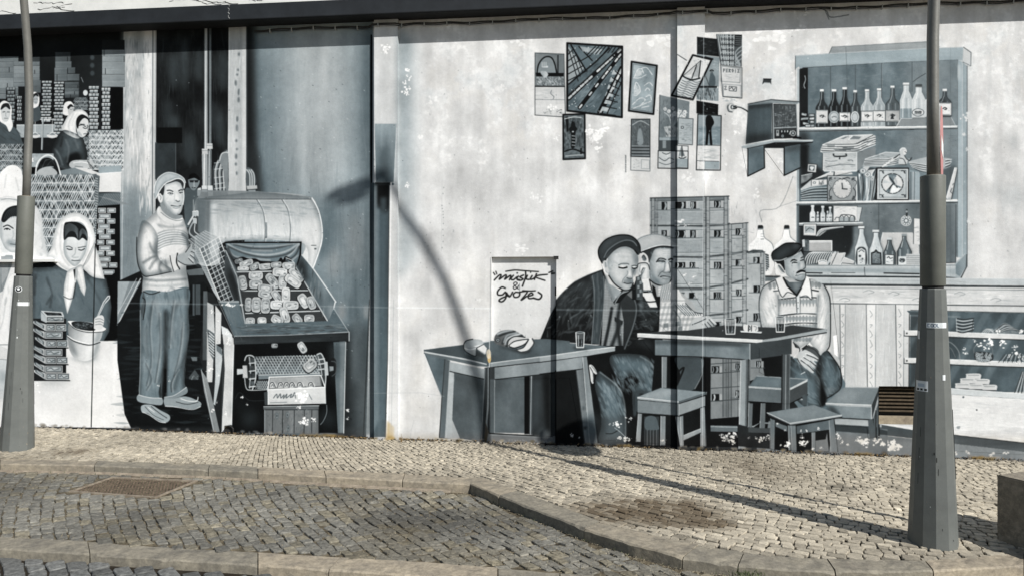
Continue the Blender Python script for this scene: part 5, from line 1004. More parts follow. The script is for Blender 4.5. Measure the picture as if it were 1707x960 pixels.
P([(510,600),(893,628),(1400,650),(1400,668),(893,655),(545,632)],190,n=6,nf='h'); L([(510,600),(893,628)],226,1); L([(545,632),(893,655),(1400,670)],70,1.3)
P([(545,632),(893,655),(1400,670),(1400,930),(893,866),(535,828)],206,t=.1,n=8,nf='h'); hatch(550,640,893,860,90,226,3,.05,.5,60,t=0); hatch(550,640,893,860,60,165,1.6,.05,.4,50); E(665,707,4,4,60); S([(568,788),(584,786),(582,798),(570,798)],110,a=.7); E(600,645,5,5,90)
P([(530,825),(893,866),(1400,930),(1400,975),(893,910),(530,868)],72,t=.6,n=8,nf='h'); L([(530,825),(893,866),(1400,930)],40,1.3); P([(530,868),(893,910),(1400,975),(1400,1200),(530,1200)],118,t=.55,n=8,nf='m')
P([(185,770),(365,790),(365,806),(185,796)],205,t=.05); P([(-400,770),(185,775),(365,806),(540,826),(540,868),(365,846),(185,826),(0,815),(-400,800)],70,t=.5,n=6); P([(-400,812),(185,828),(365,848),(540,868),(540,1200),(-400,1200)],108,t=.45,n=9,nf='m')
P([(0,796),(30,796),(30,820),(0,816)],60,a=.7)
for x,y,r in ((5,865,22),(95,850,24),(130,872,24),(110,885,16),(200,870,14),(225,885,24),(250,870,26),(280,890,26),(75,845,14),(150,880,30),(555,915,16),(620,912,10),(740,922,12),(800,915,10)): flake(x,y,r,14,238,sx=1.4)
L([(183,745),(185,920)],60,2.4); L([(140,760),(150,880)],70,2)
# ---- demijohns and crate tower ---------------------------------------------------
at(1230,380,4.174)
for cx in (158,341):
    film('painted_demijohn',[(cx-15,-10),(cx+15,-10),(cx+30,60),(cx+95,140),(cx+90,330),(cx-80,330),(cx-90,140),(cx-30,60)],'big white demijohn painted behind crate tower, %s'%('nearer the crates' if cx<200 else 'just behind beret man'))
    S([(cx-18,15),(cx+18,15),(cx+28,70),(cx+80,115),(cx+95,170),(cx+90,280),(cx+60,335),(cx-60,335),(cx-90,270),(cx-88,140),(cx-30,75)],222,t=.05,n=5)
    for i in range(6): K([(cx-30+i*10,90),(cx-60+i*20,180),(cx-60+i*20,300)],195,1.3,a=.5,soft=.6)
    P([(cx-18,-4),(cx-14,-14),(cx+14,-14),(cx+20,-4),(cx+18,16),(cx-18,16)],30); L([(cx-18,10),(cx+18,10)],120,1.4)
    K([(cx+18,20),(cx+28,70),(cx+80,115),(cx+98,190)],120,1.3)
P([(190,335),(300,340),(240,372),(190,375)],100,t=.5); L([(190,340),(290,340)],40,2)
at(1050,280,3.84)
TW=[(130,196),(300,192),(470,186),(635,184),(636,362),(757,354),(760,545),(860,540),(868,1000),(800,1000),(800,1500),(470,1550),(440,1500),(290,700),(130,440)]
film('painted_crate_tower',[(130,196),(635,184),(636,362),(757,354),(760,545),(868,540),(868,900),(480,1500),(470,900),(250,560),(130,430)],'stepped tower of stacked fish crates painted behind table')
P([(130,196),(470,188),(635,184),(636,362),(757,354),(760,545),(866,540),(868,1020),(870,1120),(866,1500),(760,1590),(440,1620),(300,1620),(290,900),(280,700),(130,440)],150,t=.35,n=9,nf='m')
P([(470,188),(636,184),(636,362),(757,354),(760,545),(866,540),(866,1500),(470,1600)],156,t=.3,n=9,nf='m')
S([(180,260),(440,260),(440,350),(180,350)],130,a=.5,soft=6); S([(300,470),(440,470),(440,550),(300,550)],130,a=.6,soft=6); S([(520,460),(600,450),(600,540),(520,550)],135,a=.6,soft=5)
for yl,yr,yt in ((372,368,556),(572,560,545),(770,748,720),(945,930,915),(1130,1120,1080),(1310,1290,1260)):
    P([(130 if yl<400 else 260,yl-6),(470,yl-4),(620,yr-8),(757 if yl>400 else 640,(yt if yl>400 else yr)-14),(757 if yl>400 else 640,(yt if yl>400 else yr)),(620,yr+8),(470,yl+12),(130 if yl<400 else 260,yl+8)],88,t=.35,a=.85,n=10,nf='f'); L([(130 if yl<400 else 260,yl),(470,yl+2),(620,yr-2),(757 if yl>400 else 640,(yt if yl>400 else yr)-8)],44,1.3); L([(130 if yl<400 else 260,yl+10),(470,yl+14),(620,yr+9)],150,1,a=.7)
P([(130,196),(470,188),(635,184),(635,206),(470,212),(130,214)],104,t=.4); L([(130,196),(300,192),(470,188),(635,184)],40,1.5); L([(130,214),(470,212),(635,206)],60,1); L([(637,364),(757,354)],50,1.4); L([(762,547),(864,541)],50,1.4); P([(740,545),(790,528),(850,530),(866,545),(760,552)],60); 
for x,y0,y1,w in ((148,200,435,18),(172,200,430,10),(478,190,1560,14),(500,190,1560,22),(614,190,1560,24),(642,365,1500,18),(734,358,1500,24),(848,545,1450,20)):
    P([(x-w/2,y0),(x+w/2,y0),(x+w/2,y1),(x-w/2,y1)],136,t=.25,a=.75,n=8,nf='v'); L([(x-w/2,y0),(x-w/2,y1)],56,1.2,a=.85); L([(x+w/2,y0),(x+w/2,y1)],66,1.1,a=.8); L([(x,y0),(x,y1)],160,.9,a=.5)
hatch(135,200,630,440,120,168,1.3,0,.4,50); hatch(260,440,860,960,260,170,1.3,0,.4,40); hatch(260,400,860,960,160,96,1.3,.05,.45,40); hatch(135,200,860,960,110,104,1.2,1.57,.5,40)
for yl in (214,276,362,400,454,545,592,650,745,786,842,925,960):
    for x0,x1 in ((290,470),(512,606),(650,730)):
        if yl<540 and x0>620 and yl<370: continue
        L([(x0,yl),(x1,yl+rng.uniform(-6,4))],70,1.1,a=.7); L([(x0,yl+5),(x1,yl+3)],176,1,a=.6)
for x in (148,172,478,500,614,642,734,848):
    for _ in range(16): y=rng.uniform(210 if x<630 else 380,950); L([(x-9,y),(x+9,y+rng.uniform(-3,3))],60,1,a=.5) if not (x<200 and y>430) else None
def slot(x0,y0,x1,y1):
    P([(x0,y0),(x1,y0),(x1,y1),(x0,y1)],20); P([(x0-3,y0),(x0,y0),(x0,y1),(x0-3,y1)],165); P([(x1,y0),(x1+14,y0),(x1+14,y1),(x1,y1)],160,t=.2,a=.8); L([(x0-30,y1+1),(x1+20,y1+1)],70,1)
    for _ in range(3): x=rng.uniform(x0+4,x1-4); K([(x,y0+4),(x+3,(y0+y1)/2),(x-3,y1-3)],rng.uniform(120,190),1.4)
for b_ in ((203,222,240,272),(292,220,360,264),(388,220,425,265),(540,216,583,258),(203,404,238,440),(290,404,357,450),(386,404,423,450),(540,404,586,446),(678,392,715,434),(290,608,356,642),(384,608,420,642),(540,606,586,648),(678,590,715,630),(792,574,832,614),(312,800,352,835),(380,800,418,836),(538,796,586,838),(680,778,716,820),(793,756,834,798),(680,952,720,990),(792,930,834,980),(540,985,586,1020)): slot(*b_)
P([(862,550),(890,560),(893,640),(872,668),(868,560)],60); 
for i in range(7): L([(866,565+i*14),(888,572+i*14)],160,1.4)
for x,y,r in ((325,340,22),(350,690,16),(300,374,12),(360,372,10),(380,745,10),(405,700,10)): flake(x,y,r,8,215,sx=1.6)
# dark floor under the tables and plinth
at()
P([(1090,590),(1400,610),(1400,760),(1090,745)],24,n=4)
P([(1262,700),(1480,715),(1480,800),(1262,790)],100,t=.45,n=9,nf='m')
R(960,738,1262,800,40)
P([(1393,645),(1470,645),(1470,712),(1393,706)],150,t=.3,n=6)
# ---- seated beret man ------------------------------------------------------------
at(1230,380,4.174)
film('painted_seated_man',[(235,200),(300,130),(400,108),(455,150),(470,330),(600,370),(640,480),(640,860),(700,960),(760,1150),(620,1330),(560,1200),(150,1000),(148,520),(240,360),(300,330)],'seated man with moustache, dark beret and patterned jumper')
P([(385,790),(520,780),(500,830),(470,850),(400,830)],26)
P([(360,885),(440,920),(560,905),(640,880),(700,980),(750,1080),(740,1200),(640,1320),(560,1340),(450,1290),(330,1120)],96,t=.85,n=8)
J2=[(290,345),(240,370),(180,420),(150,500),(152,600),(170,700),(400,760),(390,785),(430,830),(400,880),(420,905),(450,830),(500,800),(490,820),(545,850),(575,895),(620,850),(640,790),(645,600),(640,480),(600,400),(520,360),(470,335),(430,460),(370,430)]
P([(300,340),(240,368),(180,410),(152,490),(148,560),(165,700),(260,700),(400,760),(385,795),(430,840),(395,905),(330,900),(360,930),(430,850),(500,795),(480,815),(545,850),(575,895),(620,850),(640,790),(645,600),(640,480),(600,400),(520,355),(470,335)],212,t=.08,n=5)
with clip([(285,440),(400,470),(550,470),(555,700),(510,790),(390,790),(280,690)]):
    P([(270,420),(570,420),(570,800),(270,800)],196,t=.1)
    for k_,(y,h,g) in enumerate(((478,0,0),(505,46,132),(590,0,0),(622,44,132),(655,0,0),(680,40,140),(770,34,140))):
        if h:
            for i in range(13):
                x=285+i*23; P([(x,y),(x+11,y-h*.35),(x+23,y),(x+11,y+h)],g,t=.3,n=8)
            P([(280,y+4),(560,y-8),(560,y+h*.45),(280,y+h*.5)],g+6,a=.7)
        else: L([(285,y+20),(400,y+6),(460,y+2),(560,y+8)],50,2.2); L([(285,y+12),(400,y-2),(560,y-2)],215,1.2)
P([(500,375),(560,370),(600,400),(555,470),(510,440)],150,a=.0)
for x,y in ((520,395),(545,400),(568,402),(225,410),(255,405)): S([(x-10,y-18),(x+8,y-18),(x+12,y+10),(x,y+24),(x-10,y+8)],128,t=.3,a=.8)
L([(508,430),(560,440)],40,2.2); L([(250,440),(290,436)],80,2); L([(290,520),(370,495)],50,2.2,a=.0)
for c_ in ([(280,470),(285,560),(280,680)],[(560,470),(550,600),(530,720)]): K(c_,110,2,a=.7,soft=.8)
for i in range(10): x=rng.uniform(170,260); K([(x,480+i*15),(x+20,540+i*15)],165,1.6,a=.5,soft=.6); x=rng.uniform(570,630); K([(x,470+i*28),(x-18,520+i*28)],160,1.8,a=.5,soft=.6)
BJ=[(300,340),(240,368),(180,410),(152,490),(148,560),(165,700),(260,700),(400,760),(385,795),(430,840),(500,795),(545,850),(575,895),(620,850),(640,790),(645,600),(640,480),(600,400),(520,355)]
rim(BJ,70,12,.5,6,sm=False); L([(275,470),(285,560),(275,700)],90,6,a=.5,soft=3); L([(565,470),(555,600),(530,740)],90,6,a=.5,soft=3); strokes([(150,480),(270,440),(280,690),(165,690)],34,120,180,3,1.1,60,.45,.3,sm=False); strokes([(570,440),(640,480),(640,800),(560,850),(500,800)],44,120,180,3,1.9,60,.45,.3,sm=False)
K([(258,365),(180,410),(150,490),(150,600),(165,690)],60,1.6); K([(600,400),(638,480),(645,600),(642,790),(620,850),(575,893)],30,1.8); K([(490,815),(545,850),(575,893)],40,1.5); K([(385,795),(430,838),(415,900)],40,1.6)
P([(405,470),(430,460),(432,590),(412,598)],200); L([(405,475),(412,598)],60,1.4); L([(432,470),(434,590)],90,1.2); E(420,520,3,3,40); E(420,560,3,3,40)
S([(300,345),(330,350),(400,450),(395,470),(330,455),(310,480),(290,430)],222,t=.05) ; P([(262,360),(310,340),(345,420),(400,462),(395,472),(345,448),(305,478)],215,t=.05); K([(262,362),(305,478),(345,448),(400,466)],60,1.5)
P([(470,335),(500,360),(512,440),(512,498),(475,470),(432,478),(450,420)],218,t=.05); K([(500,360),(512,440),(514,498),(478,472),(436,480)],60,1.5)
P([(310,340),(360,380),(440,380),(470,350),(455,400),(408,470),(350,410)],84,t=.5,n=8); P([(380,380),(440,385),(425,430),(400,440)],140,a=.6,soft=2); L([(318,350),(345,405),(410,470),(440,420)],24,3); L([(440,420),(465,360)],40,2)
# head
at(1270,395,10.667)
S([(410,420),(450,370),(600,340),(700,270),(740,330),(770,500),(760,600),(775,680),(740,790),(660,800),(560,750),(460,700),(420,620)],178,t=.4,n=4)
S([(430,440),(500,400),(520,600),(480,680),(430,620)],170,a=.5,soft=4); P([(700,440),(760,520),(740,560),(670,560)],205,t=.2,a=.7,soft=1.5); S([(640,470),(680,460),(670,580),(645,560)],90,a=.6,soft=1.2,t=.6)
S([(560,750),(660,790),(740,780),(700,800),(640,800)],70,a=.7,soft=1.5); S([(610,720),(760,690),(765,750),(700,790),(640,770)],135,t=.6,a=.5,soft=2)
rim([(410,420),(450,370),(600,340),(700,270),(740,330),(770,500),(760,600),(775,680),(740,790),(660,800),(560,750),(460,700),(420,620)],84,8,.5,5); strokes([(430,420),(600,350),(740,330),(760,600),(740,780),(560,750),(430,620)],46,150,205,4,1.2,100,.3,.4,sp=.5)
P([(505,462),(540,412),(580,405),(632,425),(630,440),(570,430),(530,450)],20); P([(685,390),(730,360),(748,372),(700,398)],24)
K([(540,475),(580,455),(625,468)],30,1.6); E(592,470,17,11,50); S([(540,490),(600,492),(625,478),(600,500)],205,a=.7); K([(690,430),(730,415),(748,420)],40,1.8); E(722,432,14,9,70)
S([(612,660),(640,620),(700,592),(750,600),(775,640),(720,632),(660,650)],22,n=6); K([(680,648),(720,645),(765,650)],215,1.3); K([(620,700),(700,672),(770,668)],110,1.3); K([(600,700),(620,680)],90,1.2); E(570,630,8,5,80); E(540,515,6,5,60)
K([(740,340),(775,520),(765,560),(740,575)],60,1.6); K([(765,600),(780,660),(765,750),(700,795),(600,770)],50,1.5)
P([(330,430),(400,420),(415,600),(370,640),(350,520),(270,480),(240,440)],24)
S([(262,530),(290,492),(330,495),(380,560),(415,640),(390,672),(340,660),(290,590)],196,t=.15); S([(290,530),(320,520),(370,590),(390,640),(350,620)],110,n=14,nf='f',t=.5); K([(300,510),(345,560),(400,640)],60,1.2)
S([(172,340),(200,270),(300,200),(400,135),(500,118),(660,125),(720,180),(735,240),(690,270),(560,350),(400,420),(300,445),(230,450),(185,410)],30,n=6)
S([(220,360),(300,260),(400,190),(500,170),(560,230),(440,340),(300,410)],62,t=.6,a=.7,soft=4); S([(560,150),(650,145),(690,170),(600,230),(560,200)],80,t=.5,a=.7,soft=3)
P([(470,370),(600,300),(700,200),(715,215),(620,320),(440,400)],128,t=.4); K([(215,425),(330,425),(450,380)],190,1.3); K([(450,370),(600,300),(700,185)],16,2); K([(172,340),(200,270),(300,198),(400,133),(500,116),(640,122),(710,165)],12,1.8)
P([(690,250),(730,240),(755,330),(745,345)],20)
# hands
at(1230,380,4.174)
S([(470,835),(520,825),(560,850),(570,890),(590,910),(560,920),(500,900)],70,t=.3)
S([(412,905),(430,860),(460,845),(500,860),(545,890),(575,920),(572,935),(530,925),(560,960),(545,985),(500,950),(530,985),(525,1010),(480,985),(430,945)],176,t=.3,n=6)
for c_ in ([(480,880),(530,900),(572,925)],[(460,900),(510,930),(555,970)],[(440,920),(490,955),(530,995)],[(412,905),(440,950),(490,1000)],[(450,850),(490,830),(540,850),(570,895)]): K(c_,40,1.5)
for c_ in ([(470,870),(520,885)],[(455,890),(500,920)],[(440,905),(480,945)]): K(c_,215,1.3,a=.7)
for x,y in ((565,922),(548,965),(522,1000)): E(x,y,7,5,205)
# trousers
at(1230,560,4.364)
P([(0,160),(330,140),(320,300),(100,295),(80,300),(50,240),(0,200)],18)
S([(385,150),(430,190),(540,270),(590,320),(610,420),(610,510),(500,520),(380,400),(375,250)],94,t=.85,n=8); S([(600,150),(660,110),(730,220),(755,320),(735,390),(650,450),(600,330),(580,260)],98,t=.85,n=8)
for q_ in ([(385,150),(430,190),(540,270),(590,320),(610,420),(610,510),(500,520),(380,400),(375,250)],[(600,150),(660,110),(730,220),(755,320),(735,390),(650,450),(600,330),(580,260)]): rim(q_,22,14,.7,7); strokes(q_,50,70,150,4,1.0,80,.45,.8)
P([(560,250),(620,150),(600,300),(640,450),(610,500),(600,360)],24,soft=4); S([(640,380),(720,380),(660,430)],130,a=.5,soft=3); K([(600,150),(575,230),(590,290)],30,3,soft=1.5); K([(655,110),(735,220),(755,320),(738,390),(650,450)],20,1.6); K([(440,200),(560,290),(600,360),(612,500)],150,3,a=.4,soft=3); hatch(390,200,600,500,30,130,2,.9,.3,50,t=.8); hatch(610,150,740,420,30,130,2,1.2,.3,50,t=.8); L([(460,275),(488,260)],225,1)
P([(600,300),(650,450),(640,500),(610,520),(600,480)],14,soft=1.5)
# ---- seated man in light flat cap -----------------------------------------------
at(980,380,8)
film('painted_seated_man',[(660,180),(760,120),(900,95),(1050,130),(1130,180),(1130,760),(1300,900),(1700,1320),(1560,1400),(1050,1370),(700,1000),(700,400)],'seated man in pale flat cap and checked shirt with arm on table')
P([(840,640),(1130,640),(1130,760),(1400,1000),(1480,1180),(1650,1200),(1710,1260),(1700,1320),(1560,1380),(1000,1380),(900,1200)],150,t=.2,n=10)
S([(820,260),(1000,230),(1130,260),(1130,600),(1110,700),(1060,760),(960,770),(880,730),(830,690),(820,500),(850,300)],168,t=.35,n=4)
S([(860,280),(1130,260),(1130,380),(900,380)],196,a=.6,soft=3,t=.2); S([(830,560),(900,660),(960,700),(950,770),(860,710)],104,t=.9,a=.7,soft=3); S([(980,560),(1110,590),(1110,690),(1000,700),(930,650)],118,t=.4,a=.75,soft=2)
S([(850,290),(940,260),(1130,262),(1130,285),(940,280),(870,330),(820,470),(800,380)],36,soft=.5); P([(700,330),(860,285),(870,330),(820,470),(760,430)],44,n=10)
S([(700,400),(712,350),(750,340),(800,390),(812,470),(790,500),(730,470)],196,t=.1); S([(725,390),(750,365),(785,420),(770,450),(735,440)],100,n=20,nf='f'); K([(720,400),(745,375),(775,420)],60,1.4)
rim([(820,260),(1000,230),(1130,260),(1130,600),(1110,700),(1060,760),(960,770),(880,730),(830,690),(820,500),(850,300)],70,10,.55,6); strokes([(860,280),(1130,280),(1110,700),(960,760),(840,640)],60,120,200,4,1.1,100,.35,.4,sp=.5)
K([(915,460),(950,415),(1000,415),(1040,430)],40,2); K([(930,450),(975,432),(1025,450)],70,1.4); K([(925,455),(980,450),(1028,458)],40,1.6); S([(930,462),(1025,462),(1000,485),(950,480)],140,a=.6); E(1000,458,20,10,60); K([(1080,430),(1110,415),(1130,425)],30,2.6); K([(1088,455),(1120,460)],40,1.6)
K([(1030,470),(1020,560),(1000,590),(1040,600),(1090,595)],90,2,a=.8,soft=.6); P([(1050,480),(1085,480),(1100,580),(1030,590)],215,a=.6,soft=1.5,t=.1); K([(1080,470),(1100,580),(1085,598)],60,1.4); K([(940,650),(970,600),(1000,585)],90,1.4); K([(970,655),(1020,650),(1095,665)],30,2); K([(1000,680),(1050,685),(1090,670)],120,1.6); S([(980,655),(1060,655),(1090,670),(1030,675)],190,a=.5)
for y in (300,325,350): K([(1000,y),(1060,y-6),(1125,y+4)],150,1.2,a=.6)
K([(830,700),(900,750),(1000,775),(1080,750),(1110,690)],30,2)
S([(655,170),(720,130),(820,100),(900,92),(1010,115),(1100,160),(1150,200),(1195,225),(1180,255),(1110,255),(1000,245),(900,260),(800,290),(700,330),(690,260)],158,t=.3,n=6)
S([(700,180),(820,130),(940,120),(1000,170),(800,240),(710,270)],180,a=.6,soft=4,t=.15); K([(700,325),(800,285),(900,252),(1000,238),(1110,246),(1190,245)],215,1.6); K([(700,335),(800,298),(900,266),(1000,250),(1110,258)],28,2); K([(655,175),(720,130),(820,100),(900,92),(1000,110),(1090,155)],120,1.4)
# shirt
P([(860,760),(900,800),(930,960),(880,960)],20); P([(940,790),(1080,750),(1130,700),(1130,960),(950,960)],196,t=.1,n=8)
at(1050,500,3.556)
film('painted_table',[(45,200),(180,190),(1000,150),(1180,170),(1180,200),(790,255),(710,350),(710,880),(640,880),(640,360),(150,330)],'bar table with three glasses painted between men and crates')
SHp=[(175,-60),(290,-60),(330,20),(380,70),(435,80),(430,100),(380,115),(350,180),(160,185)]
P(SHp,200,t=.1,n=5)
with clip(SHp):
    for i in range(9): P([(180+i*26,20),(194+i*26,16),(180+i*26-30,190),(168+i*26-30,190)],130,a=.5,t=.3)
    for y in (0,38,78,112,146): P([(170,y),(440,y-10),(440,y+6),(170,y+15)],120,a=.5,t=.3)
    for i in range(8): K([(270+i*14,30),(290+i*15,50),(330+i*13,90)],70,2,a=.7); K([(276+i*14,28),(296+i*15,48),(336+i*13,88)],232,1.4,a=.8)
    K([(262,60),(300,120),(290,180)],110,2,soft=.6)
    for x,y in ((200,140),(285,160),(270,130)): P([(x,y),(x+28,y-4),(x+28,y+24),(x,y+26)],90,a=.7)
K([(330,20),(380,68),(432,80)],60,1.6); K([(430,102),(382,116),(350,180)],60,1.5)
S([(380,115),(430,100),(470,95),(500,120),(516,145),(500,150),(480,185),(455,190),(440,175),(380,182),(350,180)],170,t=.3,n=6); 
for c_ in ([(470,115),(500,150)],[(460,130),(490,165)],[(445,140),(475,185)],[(370,145),(420,125),(450,110)]): K(c_,60,1.5)
K([(480,115),(510,142)],225,1.4,a=.7)
S([(455,190),(530,185),(550,160),(500,150)],26,a=.5,soft=4)
# shirt pattern near collar
at(980,380,8)
with clip([(930,780),(1110,720),(1110,960),(930,960)]):
    for i in range(7): L([(950+i*30,960),(1000+i*28,760)],110,2.4,a=.7)
    for i in range(5): L([(940,800+i*36),(1110,780+i*36)],150,2,a=.6)
P([(1150,840),(1180,830),(1300,960),(1150,960)],190,t=.15); 
at()
P([(930,585),(1105,560),(1105,640),(930,640)],18)
# ---- dark jacketed man ---------------------------------------------------------
at(900,370,4.174)
film('painted_seated_man',[(405,200),(440,140),(550,95),(640,110),(690,170),(700,290),(760,300),(830,560),(830,740),(700,790),(800,1000),(810,1500),(420,1520),(340,1100),(0,820),(20,780),(120,540),(240,420),(440,335)],'old man in dark flat cap and dark jacket resting cheek on fist')
JK=[(440,332),(340,370),(240,420),(160,490),(112,545),(60,680),(5,815),(100,830),(360,850),(530,860),(540,920),(600,900),(680,780),(800,760),(830,720),(830,640),(790,540),(720,520),(690,440),(640,440),(560,480),(500,560),(470,420)]
P(JK,24,t=.35,n=4)
P([(340,520),(840,520),(830,760),(700,800),(560,940),(440,900),(400,600)],22,n=4)
with clip([(440,332),(240,420),(112,545),(5,815),(360,850),(560,900),(800,760),(835,640),(790,530),(640,440)]):
    for c_,g_ in (([(150,560),(200,500),(300,430)],66),([(240,700),(300,560),(350,450)],58),([(130,600),(250,540),(360,400)],50),([(140,640),(240,600),(300,580)],44),([(720,640),(760,600),(800,620)],60),([(730,690),(780,700),(810,680)],56),([(720,560),(760,550),(800,560)],64),([(300,470),(330,540),(310,600)],54)): K(c_,g_,9,a=.6,soft=4,t=.5)
    hatch(140,440,360,620,60,70,2,-.9,.4,40); hatch(700,560,830,720,40,66,1.6,0,.5,40)
K([(440,334),(340,370),(240,420),(160,490),(112,545)],70,1.4,a=.7)
strokes([(340,370),(240,420),(160,490),(112,545),(60,680),(30,800),(360,830),(440,640),(430,400)],170,46,108,3.5,-1.0,80,.5,.4,sm=False,sp=.4); strokes([(690,520),(790,540),(830,640),(830,740),(700,790),(600,880),(660,640)],110,44,104,3,.3,60,.5,.4,sm=False,sp=.6)
# shirt
P([(455,390),(500,540),(520,575),(580,480),(640,440),(650,700),(580,860),(430,860),(440,620)],90,t=.2,n=10)
with clip([(455,390),(500,540),(520,575),(560,530),(590,640),(580,860),(430,860),(440,620)]):
    for i in range(24): L([(440+i*9,380),(430+i*9,870)],165,1,a=.55)
    for i in range(50): L([(425,385+i*11),(600,380+i*11)],170,1,a=.6)
    K([(500,600),(480,720),(450,860)],30,5,soft=1); K([(560,700),(530,780),(500,860)],40,6,soft=1.5); P([(520,660),(580,690),(575,720),(520,690)],40); K([(560,560),(540,700),(560,860)],34,6,soft=2)
P([(560,540),(600,500),(670,560),(680,640),(640,780),(580,880),(585,700)],40,t=.4,n=8); K([(650,520),(672,600),(650,720),(590,880)],92,2,soft=.5)
P([(365,375),(430,345),(450,400),(445,560),(420,760),(410,850),(360,845),(378,620)],52,t=.6,n=8,nf='v'); hatch(368,380,440,840,46,84,2,1.57,.5,60); K([(365,375),(378,480),(376,620),(360,845)],104,1.5); K([(400,360),(410,560),(395,760)],90,2,a=.6,soft=1); K([(445,380),(446,560),(418,800),(412,850)],110,1.4,a=.8)
# neck, collar
P([(455,360),(480,430),(560,480),(570,490),(510,560),(470,450)],140,t=.4,n=5); P([(455,370),(470,450),(505,550),(520,540),(480,440),(466,370)],70,a=.7,soft=2); P([(500,430),(560,475),(515,550),(500,500)],130,a=.5,soft=2); P([(520,570),(560,500),(620,478),(640,440),(650,470),(600,510),(560,560)],20); K([(522,565),(560,505),(615,480)],160,1.3)
# head
at(980,380,8)
S([(270,400),(290,310),(380,250),(480,235),(580,250),(640,310),(675,400),(670,500),(640,560),(600,650),(610,740),(580,800),(520,835),(450,820),(390,780),(330,720),(280,640),(265,540)],172,t=.3,n=6)
S([(280,300),(420,240),(560,250),(640,330),(560,430),(400,430),(300,450)],196,a=.6,soft=4,t=.15); S([(600,330),(672,400),(670,470),(620,460)],110,a=.6,soft=3,t=.5); S([(270,560),(300,680),(400,790),(360,780),(280,680)],120,a=.5,soft=3); S([(460,740),(480,690),(530,672),(595,680),(600,730),(580,760),(520,750)],110,t=.5,a=.85,soft=1); S([(590,560),(650,520),(650,620),(610,650)],110,t=.5,a=.8,soft=1.5)
S([(500,600),(540,560),(520,660),(480,700)],140,a=.5,soft=2)
OH=[(270,400),(290,310),(380,250),(480,235),(580,250),(640,310),(675,400),(670,500),(640,560),(600,650),(610,740),(580,800),(520,835),(450,820),(390,780),(330,720),(280,640),(265,540)]
rim(OH,74,11,.6,6); strokes(OH,70,140,205,4,1.2,110,.35,.3,sp=.5); S([(400,500),(540,490),(540,560),(420,560)],150,a=.45,soft=4); S([(350,560),(440,560),(480,680),(430,760),(360,680)],204,a=.4,soft=6,t=.1); S([(480,770),(560,770),(560,815),(470,810)],200,a=.5,soft=3,t=.1); K([(330,350),(450,320),(600,350)],140,3,a=.4,soft=2); K([(340,400),(460,380),(600,400)],145,3,a=.35,soft=2)
K([(410,500),(450,482),(520,480),(545,490)],90,1.8); K([(418,530),(470,540),(518,530)],14,2.8); S([(420,525),(460,512),(515,520),(470,532)],214,t=.1); K([(585,515),(620,505),(655,512)],70,1.6); K([(592,538),(620,545),(655,538)],20,2.2); S([(592,530),(620,518),(650,528),(620,538)],205)
K([(580,560),(590,620),(598,660),(570,685),(530,665)],110,1.6,a=.8); P([(540,600),(575,560),(590,660),(530,660)],215,a=.7,soft=1.5,t=.1); K([(520,668),(550,680),(590,678)],70,1.4); K([(480,735),(530,748),(580,738)],50,1.7); K([(500,765),(540,768),(575,760)],140,1.5,a=.7)
K([(525,580),(530,620),(470,690),(460,740)],110,1.4,a=.8); K([(280,460),(350,470),(400,480)],150,1.2,a=.6); K([(280,640),(340,730),(420,800),(500,835),(570,815),(605,740)],26,2)
P([(205,440),(260,430),(285,560),(280,620),(240,600)],150); S([(205,460),(225,437),(255,450),(262,520),(282,570),(275,610),(240,570),(215,520)],172,t=.2); S([(228,470),(245,470),(250,530),(235,530)],110,a=.8)
S([(205,470),(215,400),(270,310),(350,245),(460,215),(560,240),(620,310),(600,250),(520,190),(400,180),(240,340)],26)
S([(192,475),(150,400),(138,320),(160,250),(230,170),(340,118),(450,100),(560,110),(640,160),(690,240),(700,330),(670,370),(640,310),(600,240),(520,175),(430,190),(340,240),(260,310),(215,400)],46,t=.5,n=7)
S([(230,190),(340,135),(460,115),(560,140),(600,170),(500,160),(400,185),(290,255),(200,360),(180,300)],72,t=.45,a=.7,soft=4); K([(215,400),(260,310),(340,240),(430,190),(520,168),(600,185),(650,240)],100,1.6,a=.8); K([(192,475),(150,400),(138,320),(160,250),(230,170),(340,118),(450,100),(560,110),(640,160),(692,240),(700,330)],14,1.8)
S([(420,215),(500,195),(580,215),(640,290),(600,260),(520,225)],20); S([(640,180),(690,240),(700,330),(665,360),(650,300),(660,240)],34)
hatch(350,320,430,380,14,110,1.2,.8,.5,14); hatch(290,290,400,350,8,120,1,.8,.4,14)
S([(205,450),(212,400),(258,312),(340,240),(430,190),(520,168),(600,185),(655,245),(700,330),(672,372),(650,330),(605,285),(520,248),(430,256),(345,305),(275,378),(232,432)],44,t=.5,n=7); K([(215,400),(262,314),(342,244),(430,194),(520,172),(600,190),(652,246)],110,1.5,a=.8); K([(232,432),(275,378),(345,305),(430,256),(520,248),(605,285),(660,352)],14,2.4); K([(260,400),(340,325),(430,275),(520,265),(600,305)],110,4,a=.5,soft=2.5)
